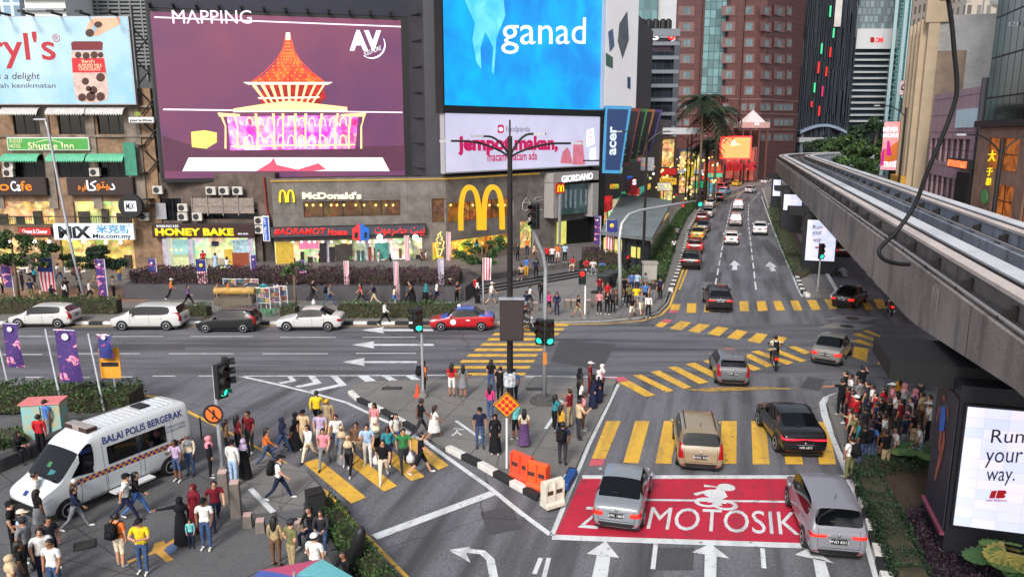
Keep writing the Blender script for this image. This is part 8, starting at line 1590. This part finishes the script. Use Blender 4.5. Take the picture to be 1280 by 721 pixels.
 for p in out.polygons:
  c=p.center;best=None
  for a,b in E:
   A_,B_=Vn[a][1],Vn[b][1];d=B_-A_;t_=max(0,min(1,(c-A_).dot(d)/d.length_squared));rr=max(Vn[a][2]+(Vn[b][2]-Vn[a][2])*t_,.02);e=(c-A_-d*t_).length/rr
   if best is None or e<best[0]:best=(e,a,b,t_)
  k=slot(*best[1:]);hm=Vn['hm'][1];q=c-hm
  if best[1]in('hl','hm')and q.y>.05:
   if abs(abs(q.x)-.032)<.014 and abs(q.z-.012)<.012:k=7
   elif abs(q.x)<.026 and abs(q.z+.062)<.012:k=8
  mb.f.append(tuple(p.vertices));mb.m.append(k)
 for n in 'lr':
  h,d,s_=J['hand'+n];sd=d.cross(Vector((1,0,0))).normalized();pn_=sd.cross(d).normalized()
  for k,L_ in enumerate((.066,.076,.072,.056)):o_=sd*(.026-.0175*k);b0=h+o_-d*.01;mb.tube([b0,b0+d*L_*.55,b0+d*L_-pn_*s_*.02],[.0095,.0085,.006],5)
  b0=h+sd*.026-d*.035;mb.tube([b0,b0+sd*.03+d*.03,b0+sd*.034+d*.062],[.011,.01,.007],5)
 bpy.data.meshes.remove(out);m2=mb.mesh('person',[SKIN[0]]*9);m2 .polygons.foreach_set('use_smooth',[True]*len(m2 .polygons));zmin=min(v[2]for v in mb.v)
 BODY[(pose,fem)]=(m2,zmin,Vn['hm'][1],Vn['nb'][1]);return BODY[(pose,fem)]
def shell(rad,keep,c=(0,-.005,.01),n=18,m=12):
 mb=MB();g_=[[Vector((c[0]+rad[0]*math.sin(math.pi*j/m)*math.sin(2*math.pi*i/n),c[1]+rad[1]*math.sin(math.pi*j/m)*math.cos(2*math.pi*i/n),c[2]+rad[2]*math.cos(math.pi*j/m)))for i in range(n)]for j in range(m+1)]
 for j in range(m):
  for i in range(n):
   q=[g_[j][i],g_[j][(i+1)%n],g_[j+1][(i+1)%n],g_[j+1][i]]
   if keep(sum(q,Vector())/4):mb.add(q,[(0,3,2,1)])
 return mb
def frust(mb,z0,z1,r0,r1,y0=0,y1=0,n=18,k=.8):
 vs=[(r*math.cos(2*math.pi*i/n),y+r*k*math.sin(2*math.pi*i/n),z)for r,y,z in((r0,y0,z0),((r0+r1)/2*1.02,(y0+y1)/2,(z0+z1)/2),(r1*1.0,y1,z1))for i in range(n)]
 return mb.add(vs,[(j*n+i,j*n+(i+1)%n,(j+1)*n+(i+1)%n,(j+1)*n+i)for j in range(2)for i in range(n)])
def sm(mb,name):m=mb.mesh(name,[HAIRM]);m.polygons.foreach_set('use_smooth',[True]*len(m.polygons));return m
ACC={'m':sm(shell((.09,.108,.112),lambda c:c.z>.055 or(c.y<.0 and c.z>-.05)),'hair'),'w':None}
mb=shell((.096,.114,.116),lambda c:c.z>.055 or(c.y<.03 and c.z>-.12));lh=MB();lh.v,lh.f,lh.m=mb.v,mb.f,mb.m;e=shell((.105,.06,.24),lambda c:True,(0,-.075,-.13));lh.add(e.v,e.f);ACC['w']=sm(lh,'hair')
mb=shell((.10,.122,.122),lambda c:not(c.y>.055 and abs(c.x)<.07 and-.1<c.z<.07));frust(mb,-.07,-.235,.085,.185,0,.0);e=MB();frust(mb,-.235,-.33,.185,.17);ACC['h']=sm(mb,'headscarf')
mb=shell((.098,.116,.10),lambda c:c.z>.03,(0,.0,.03));mb.add([(-.075,.09,.05),(.075,.09,.05),(.06,.2,.035),(-.06,.2,.035),(-.075,.09,.04),(.075,.09,.04),(.06,.2,.025),(-.06,.2,.025)],[(0,1,2,3),(7,6,5,4),(2,1,5,6),(3,2,6,7),(0,3,7,4)]);ACC['c']=sm(mb,'cap')
mb=MB();frust(mb,1.08,.12,.15,.25);ACC['r']=sm(mb,'long_skirt');mb=MB();frust(mb,1.08,.52,.145,.22);ACC['d']=sm(mb,'skirt')
mb=MB();mb.box((0,-.20,1.24),(.30,.17,.42),0,0,.86);mb.box((0,-.3,1.14),(.22,.06,.2));[mb.tube([(s_*.1,-.12,1.42),(s_*.11,.02,1.475),(s_*.11,.12,1.36),(s_*.12,.02,1.1),(s_*.11,-.14,1.08)],.02,5)for s_ in(1,-1)];ACC['b']=sm(mb,'backpack')
PAL=dict(black=(24,24,28),white=(214,212,208),grey=(120,122,126),navy=(34,40,66),yellow=(226,190,40),orange=(206,110,50),red=(176,34,44),maroon=(112,28,40),pink=(214,136,146),blue=(72,112,176),pale_blue=(160,186,214),teal=(46,130,140),green=(56,120,70),olive=(110,108,72),beige=(196,172,138),brown=(104,78,62),khaki=(160,142,108),jeans=(62,82,118),purple=(104,76,120),lilac=(180,160,190),cream=(222,206,180),charcoal=(54,54,60),mustard=(200,150,50),turquoise=(110,186,186),magenta=(196,60,120))
SEEN={}
def person(line):
 """x y pose heading head top bottom flags sc|rest of the label"""
 a,rest=line.split('|');a=a.split();x,y=float(a[0]),float(a[1]);pose,hd_,head,top,bot,fl=a[2],float(a[3]),a[4],a[5],a[6],a[7];sc=float(a[8])if len(a)>8 else 1.0;z=float(a[9])if len(a)>9 else .14
 fem=head[0]in 'wh';me,zm,hm,nb=body_mesh(pose,fem);r_=random.Random(int(x*31+y*7));sk=SKIN[(int(x)+int(y))%3 if fem else r_.randrange(3)]
 o=bpy.data.objects.new('person',me);COL.objects.link(o);s_=sc*(.96 if fem else 1.02)*r_.uniform(.98,1.03);q=G(x,y,z);o.location=(*q,z-zm*s_ if pose not in('ri',)else z);o.scale=(s_*(1.1 if not fem else 1.08),s_*1.1,s_);o.rotation_euler=(0,0,-R(hd_))
 if pose=='si':o.location.z=z-zm*s_
 tm,bt=cloth(PAL[top]),cloth(PAL[bot]);ms=[sk,tm,tm,bt,tm if 'l' in fl else sk,sk if('s' in fl or 'd' in fl)else bt,M('shoe_dark',C(36,34,36),.6)if r_.random()<.55 else M('shoe_white',C(206,204,200),.6),EYEM,LIPM]
 if 'v' in fl:ms[2]=sk
 for i,m in enumerate(ms):o.material_slots[i].link='OBJECT';o.material_slots[i].material=m
 def acc(k,mt,at_=None):
  c=bpy.data.objects.new(ACC[k].name.split('.')[0],ACC[k]);COL.objects.link(c);c.parent=o;c.location=at_ or(0,0,0);c.material_slots[0].link='OBJECT';c.material_slots[0].material=mt
  if pose in('wa','wb')and k in 'rd':c.scale=(1,1.5,1)
 hc=head[1:].strip(':');acc(head[0]if head[0]in 'mwhc' else 'm',HAIRM if head[0]in 'mw' else cloth(PAL[hc or 'black']),hm-Vector((0,.02,0)))
 if head[0]=='c':acc('m',HAIRM,hm-Vector((0,.02,0)))
 for k in 'rdb':
  if k in fl:acc(k,cloth(PAL['black' if top!='black' else 'navy'])if k=='b' else(tm if k=='r' and top==bot else bt))
 W_='child' if sc<.8 else('woman' if fem else 'man');hw={'h':'in %s headscarf, '%hc,'c':'in %s cap, '%hc}.get(head[0],'in ');n=lambda c:c.replace('_',' ')
 bw=('%s robe'%n(top)if 'r' in fl and top==bot else '%s top and %s'%(n(top),'long %s skirt'%n(bot)if 'r' in fl else '%s skirt'%n(bot)if 'd' in fl else '%s shorts'%n(bot)if 's' in fl else 'jeans' if bot=='jeans' else '%s trousers'%n(bot)))
 lab=('%s %s%s%s %s'%(W_,hw,bw,' with backpack' if 'b' in fl else '',rest)).split()
 lab=' '.join(lab[:16]);
 if lab in SEEN:print('DUP LABEL',lab)
 SEEN[lab]=1;tag(o,lab,'person')
 return o
CROWD=[('people on the near plaza',.14,'on the near plaza','''
180 716 cr 180 c:black yellow jeans -|beside the floor mural, arms crossed
152 708 st 20 m orange cream bs|
96 661 wa 75 w navy grey l|striding past the police van bonnet
160 650 wb 70 c:black white navy -|walking beside the van step
172 644 wa 75 w black blue l|walking beside the van step
229 682 po -20 h:black black black rl|pointing left with one arm
240 684 st 170 w turquoise navy l .6|beside the pointing woman
259 686 st 180 c:black white jeans -|next to the small child
246 664 st 200 h:maroon maroon maroon rl|behind the small child
271 657 wb 150 m maroon navy -|beside the tall bollards
264 597 st 60 h:pink black black l|left of the signal pole
293 606 st 20 c:black white pale_blue l|behind the bollards
307 599 st 0 h:lilac black black rl|at the kerb by the signal pole
285 574 st 60 w brown black l|leaning by the signal pole
299 569 st 40 w maroon black -|just right of the signal pole
313 566 st 200 m maroon charcoal -|facing us by the kerb
223 601 ph 190 w lilac jeans s|at the back of the van
239 594 st 180 h:grey cream jeans l|at the back of the van
53 569 st 5 m red black l|before the turquoise cabinet
61 549 st 30 m blue grey -|next to the turquoise cabinet
24 577 si 110 h:black black black l|sitting on the low dark wall
50 650 st 60 m white black -|before the van bumper
52 670 st 30 w black grey d|before the van front wheel
34 702 st 80 c:cream pale_blue navy -|
20 692 st 70 c:black black black -|
38 716 ph -80 c:charcoal grey black -|holding up a phone
67 712 st 110 m charcoal black -|in the bottom left corner group
58 731 st 150 m white navy -|in the bottom left corner group
71 747 st 190 m white jeans -|nearest in the bottom left corner
31 745 st 60 w black charcoal r|in the bottom left corner
20 762 st 40 h:beige beige beige r|at the very bottom left
350 624 wa 88 c:black white navy b|crossing the pale slab
346 708 st 8 w khaki brown l|seen from behind near the hedge
366 716 hb 40 c:charcoal olive khaki -|hands behind the back
392 679 si 205 w black navy l|sitting below the loudspeaker
404 682 si 180 w charcoal jeans l|sitting below the loudspeaker
396 738 st 20 c:white white black -|just above the parasol
436 738 si 220 w black black l|sitting at the bottom hedge'''),('people on the near zebra',0,'on the near left zebra','''
334 581 wa 70 w orange jeans l|
353 567 wa 90 h:navy navy jeans l|
370 561 wb 80 h:black black black rl|
387 576 wb 200 w white cream l|
381 562 st 190 c:black beige beige -|
397 534 wa 5 m yellow black l|with a bag, farthest back
411 547 st 185 c:mustard khaki khaki -|
402 564 st 180 c:black lilac white -|
406 584 wb 178 m pink grey -|
422 564 wa 185 m white jeans -|in the middle
429 578 wa 180 h:beige grey grey rl|
437 592 wa 182 h:beige charcoal black l|
447 576 wb 180 m brown khaki -|
460 581 ph 175 m pale_blue white -|
469 549 st 200 w pink white d|
471 570 wa 185 h:cream grey black l|
480 600 wb 172 m black cream -|nearest of all
486 578 wa 180 w teal navy l|
495 563 wa 150 m white jeans b|
505 586 wb 165 m green charcoal -|carrying a white bag
526 592 wa 85 m black black s|
526 545 wa 70 m black charcoal -|hand in hand with a woman
543 550 wa 70 w white white d|hand in hand with a man'''),('people on the refuge',.12,'on the junction refuge','''
565 495 st 5 w red white s|
579 496 st -5 w grey grey d|
530 494 st 60 m orange black b|behind the slim traffic light
600 560 st 165 c:black navy jeans -|
619 567 st 185 h:black black black rl|in the middle
614 490 st 10 w black jeans -|at the back
625 502 ph 30 m black black -|left of the lamp post
642 506 st 0 m blue navy -|right of the lamp post
613 524 st 30 w magenta jeans l|
645 550 ph -40 m turquoise black s|behind the diamond sign
655 558 st 0 w cream purple r|by the orange barriers
693 538 ph 60 w teal black -|
701 553 st 60 w mustard black l|
703 581 st 20 m navy charcoal b|at the right kerb
712 534 ph -60 m maroon khaki -|
723 549 ph 70 m beige charcoal -|
729 538 st 90 m pink brown -|
726 517 st 80 w white black -|
724 502 st 60 h:black charcoal black l|
737 494 st 100 c:white maroon maroon -|
748 503 st 100 h:white navy navy rl|
752 495 st 110 h:white pink black l|
741 510 st 90 h:black navy navy rl|'''),('people waiting on the right pavement',.14,'in the right pavement crowd','''
1054 508 st -60 m black grey -|
1050 519 po -10 m black black -|pointing over the street
1060 513 st -80 m white grey -|
1075 501 up 10 m black navy -|
1057 529 st -60 m maroon black -|
1063 532 st -70 w red red rl|
1067 543 st -40 c:white red black -|
1081 523 st -50 m charcoal navy -|
1072 519 st -30 m grey black -|
1087 527 st -60 m white navy -|
1091 537 st -70 m red black -|
1061 557 ph -60 w beige black l|
1092 551 st -50 m navy black -|
1078 559 st -30 m charcoal black -|
1071 572 st -60 w teal navy l|
1077 584 st -20 m black jeans -|
1060 599 st -30 m white olive b|at the kerb corner
1085 581 st 40 m blue jeans b|
1103 569 ph -60 m white mustard s|
1118 584 ph -70 w white black s|
1105 590 ph -30 m black khaki -|nearest the hedge
1108 546 st -40 m black brown -|
1112 526 st -60 c:white pink black -|
1117 536 st -40 w white charcoal -|
1120 513 st -30 w mustard black l|
1127 523 st -50 h:pink white black l|
1140 531 st -60 h:pink purple black l|
1149 538 st -40 m beige brown -|
1158 541 st -60 m mustard navy -|
1158 552 ph -60 c:white white black -|
1147 521 st -30 m charcoal charcoal -|
1131 554 st -60 w pink black l|
1140 562 ph -40 w black beige -|
1147 579 ph -60 w white pale_blue -|near the fan palm
1122 547 st -50 m maroon charcoal -|
1098 541 st -60 w black navy l|
1096 560 st -30 w navy black l|
1128 570 st -40 m navy grey -|
1102 527 st -30 w red black l|
1066 568 st -50 m olive black -|
1135 545 st -60 m white brown -|'''),('people at the far kerb',.15,'waiting at the far kerb','''
686 392 st 170 w magenta black s|
696 394 st 185 w navy navy l|
722 397 wa 120 m black khaki s|
749 392 st 185 w pink black -|
759 393 ph 180 w black black l|
759 381 st 170 m red black -|
766 391 st 190 w charcoal black -|
749 373 st 20 m maroon charcoal -|
786 384 ph 170 m olive black -|
790 397 wb 200 w black cream s|
795 386 st 180 m yellow grey -|
801 393 wb 170 m grey cream s|
806 381 st 190 m blue black -|
810 397 st 180 w white black l|closest to the kerb bend
789 367 st 0 m blue navy -|
796 367 st 10 m pale_blue navy -|
806 368 st 60 m grey black -|
825 374 ph 220 m navy black -|
780 374 st 150 m black charcoal -|
783 381 st 170 c:black black black -|
773 384 st 160 m brown black -|
662 381 wa 90 w white black -|
677 379 st 0 m black black l|
657 391 wa 60 m navy grey l|
816 378 st 200 m charcoal grey -|'''),('people on the terrace',1.1,'on the terrace steps','''
667 326 wa 90 m beige brown -|
684 331 st 180 m red black - 1 1.1|
690 331 st 180 m white black - 1 1.1|
697 328 st 180 m orange white s 1 1.1|
706 328 st 180 m pale_blue black - 1 1.1|
659 319 st 200 m orange navy - 1 1.1|
647 326 st 150 w charcoal black l 1 1.1|
652 349 si 200 w beige black s 1 .63|
658 346 st 20 m blue mustard - 1 .63|
670 348 st 10 m navy black l 1 .63|
716 338 si 200 w red cream s 1 .63|
733 341 si 190 m red charcoal - 1 .15|
741 342 si 180 m white grey - 1 .15|
752 344 si 170 m blue grey - 1 .15|
640 317 wa -80 w black charcoal l 1 1.1|by the counter
613 319 st 0 m charcoal black - 1 1.1|by the counter
596 320 st 0 w teal black l 1 1.1|by the counter'''),('people on the far pavement',.15,'on the far pavement','''
614 380 wa 80 c:white white grey s|at the foot of the steps
594 374 st 60 m red black -|by the planter end
597 380 st 90 h:white black black rl|by the striped flag
391 376 wa 90 m black charcoal -|by the sapling
402 374 wa 100 w black black s|left of the red flag
481 406 wa 92 m white black l 1 0|walking on the road edge
493 382 wa 90 w cream blue s|before the planter
513 377 wa -90 m brown black -|before the planter
516 382 wb -90 w black black rl|before the planter
562 374 wa 90 c:cream black grey -|by the pale flag
571 380 ph 120 m charcoal black -|by the pale flag
215 374 wa 80 c:white orange black -|left of the food cart
273 382 st 100 m grey black -|at the food cart
286 377 st 60 w orange brown l|at the food cart
359 372 st 60 m charcoal brown -|behind the card racks
374 374 wa -80 w black grey l|right of the card racks
366 371 st 100 w white black -|right of the card racks
29 365 st 40 m black black l|under the left tree
40 377 st 0 m navy olive s|by the left hedge
53 377 wa -80 m cream khaki s .62|by the left hedge
65 378 si 0 w black black l|below the national flag
84 374 st 0 m black navy -|right of the national flag
82 378 st 20 w white black rl|right of the national flag
113 376 wa 80 m white charcoal s|beside the grey lamp
102 377 wa -60 w black charcoal s|beside the grey lamp
143 372 st 30 m grey black -|beside the purple banner
36 350 si 90 m white black -|at the left cafe table
58 348 si -90 w red black -|at the cafe tables
92 350 si 90 m brown black -|at the cafe tables
270 338 st 180 w pale_blue pale_blue r 1 .45|inside the bakery front
284 339 si 0 w white blue - 1 .45|sitting before the bakery
255 336 st 0 m red black - 1 .45|at the bakery counter
401 336 st 0 w red black - 1 .45|before the restaurant
438 335 si 90 m green black - 1 .45|at the restaurant tables
474 335 st 90 m cream white - 1 .45|serving the restaurant tables
489 335 si -90 w black grey - 1 .45|at the restaurant tables
527 334 st 90 m maroon black - 1 .45|below the right flood lamp
533 334 st 100 w white charcoal - 1 .45|below the right flood lamp
846 300 wa 16 m grey black -|by the long street hedge
842 316 wa 16 w white black -|by the long street hedge
18 354 wa 80 m red navy -|crowding before the cafe
44 357 st 30 w teal black l|crowding before the cafe
75 353 wa -80 m white jeans -|crowding before the cafe
99 354 st 180 h:cream maroon black rl|crowding before the cafe
121 357 wa 90 m olive khaki s|crowding before the cafe
150 355 st 20 w mustard jeans -|crowding before the shops
166 362 wa -90 m charcoal grey -|near the dark planter box
236 382 wa 90 w purple black l|between banner and food cart
331 379 st 0 m teal khaki -|browsing the card racks
346 377 st 20 w lilac white -|browsing the card racks
412 382 wa 90 m grey jeans b|passing the planter wall
452 379 wa -90 w red black -|passing the planter wall
468 381 wb -90 m navy beige -|passing the planter wall
532 380 wa 80 h:teal teal black rl|passing the planter wall
546 377 wa 90 m white navy s|passing the planter wall
4 368 st 60 h:purple cream black l|by the leftmost banner'''),('motorcycle riders',0,'riding a motorcycle','''
968 458 ri 13 c:black white black b 1 -.22|riding the motorcycle on the diagonal zebra
1112 391 ri 16 c:navy navy black l 1 -.22|riding the red motorcycle by the guideway
653 413 ri 88 c:maroon black charcoal l 1 -.22|riding the motorcycle behind the lamp post
862 301 ri 16 c:grey charcoal black l 1 -.22|riding between queue and kerb''')]
for grp,z,tail,rows in CROWD:
 for ln_ in rows.strip().split('\n'):
  a,b=ln_.split('|');f=a.split()
  if len(f)<9:f.append('1')
  if len(f)<10:f.append(str(z))
  person(' '.join(f)+'|'+(b or tail))['group']=grp
for k,(x,y,z)in enumerate(((513,572,.45),(471,574,.45),(392,378,.5))):
 mb=MB();mb.lathe((0,0,0),[(.05,-.18),(.17,-.14),(.16,.05),(.07,.16),(.03,.26)],10);o=mb.obj('shopping_bag',M('plastic_bag',C(214,216,222),.4,var=.12,scale=9),smooth=True);o.location=(*G(x,y,z),z);tag(o,['white plastic bag carried by the man in green top','white plastic bag carried by the man in black top','white plastic bag held beside the thin sapling'][k],'bag')
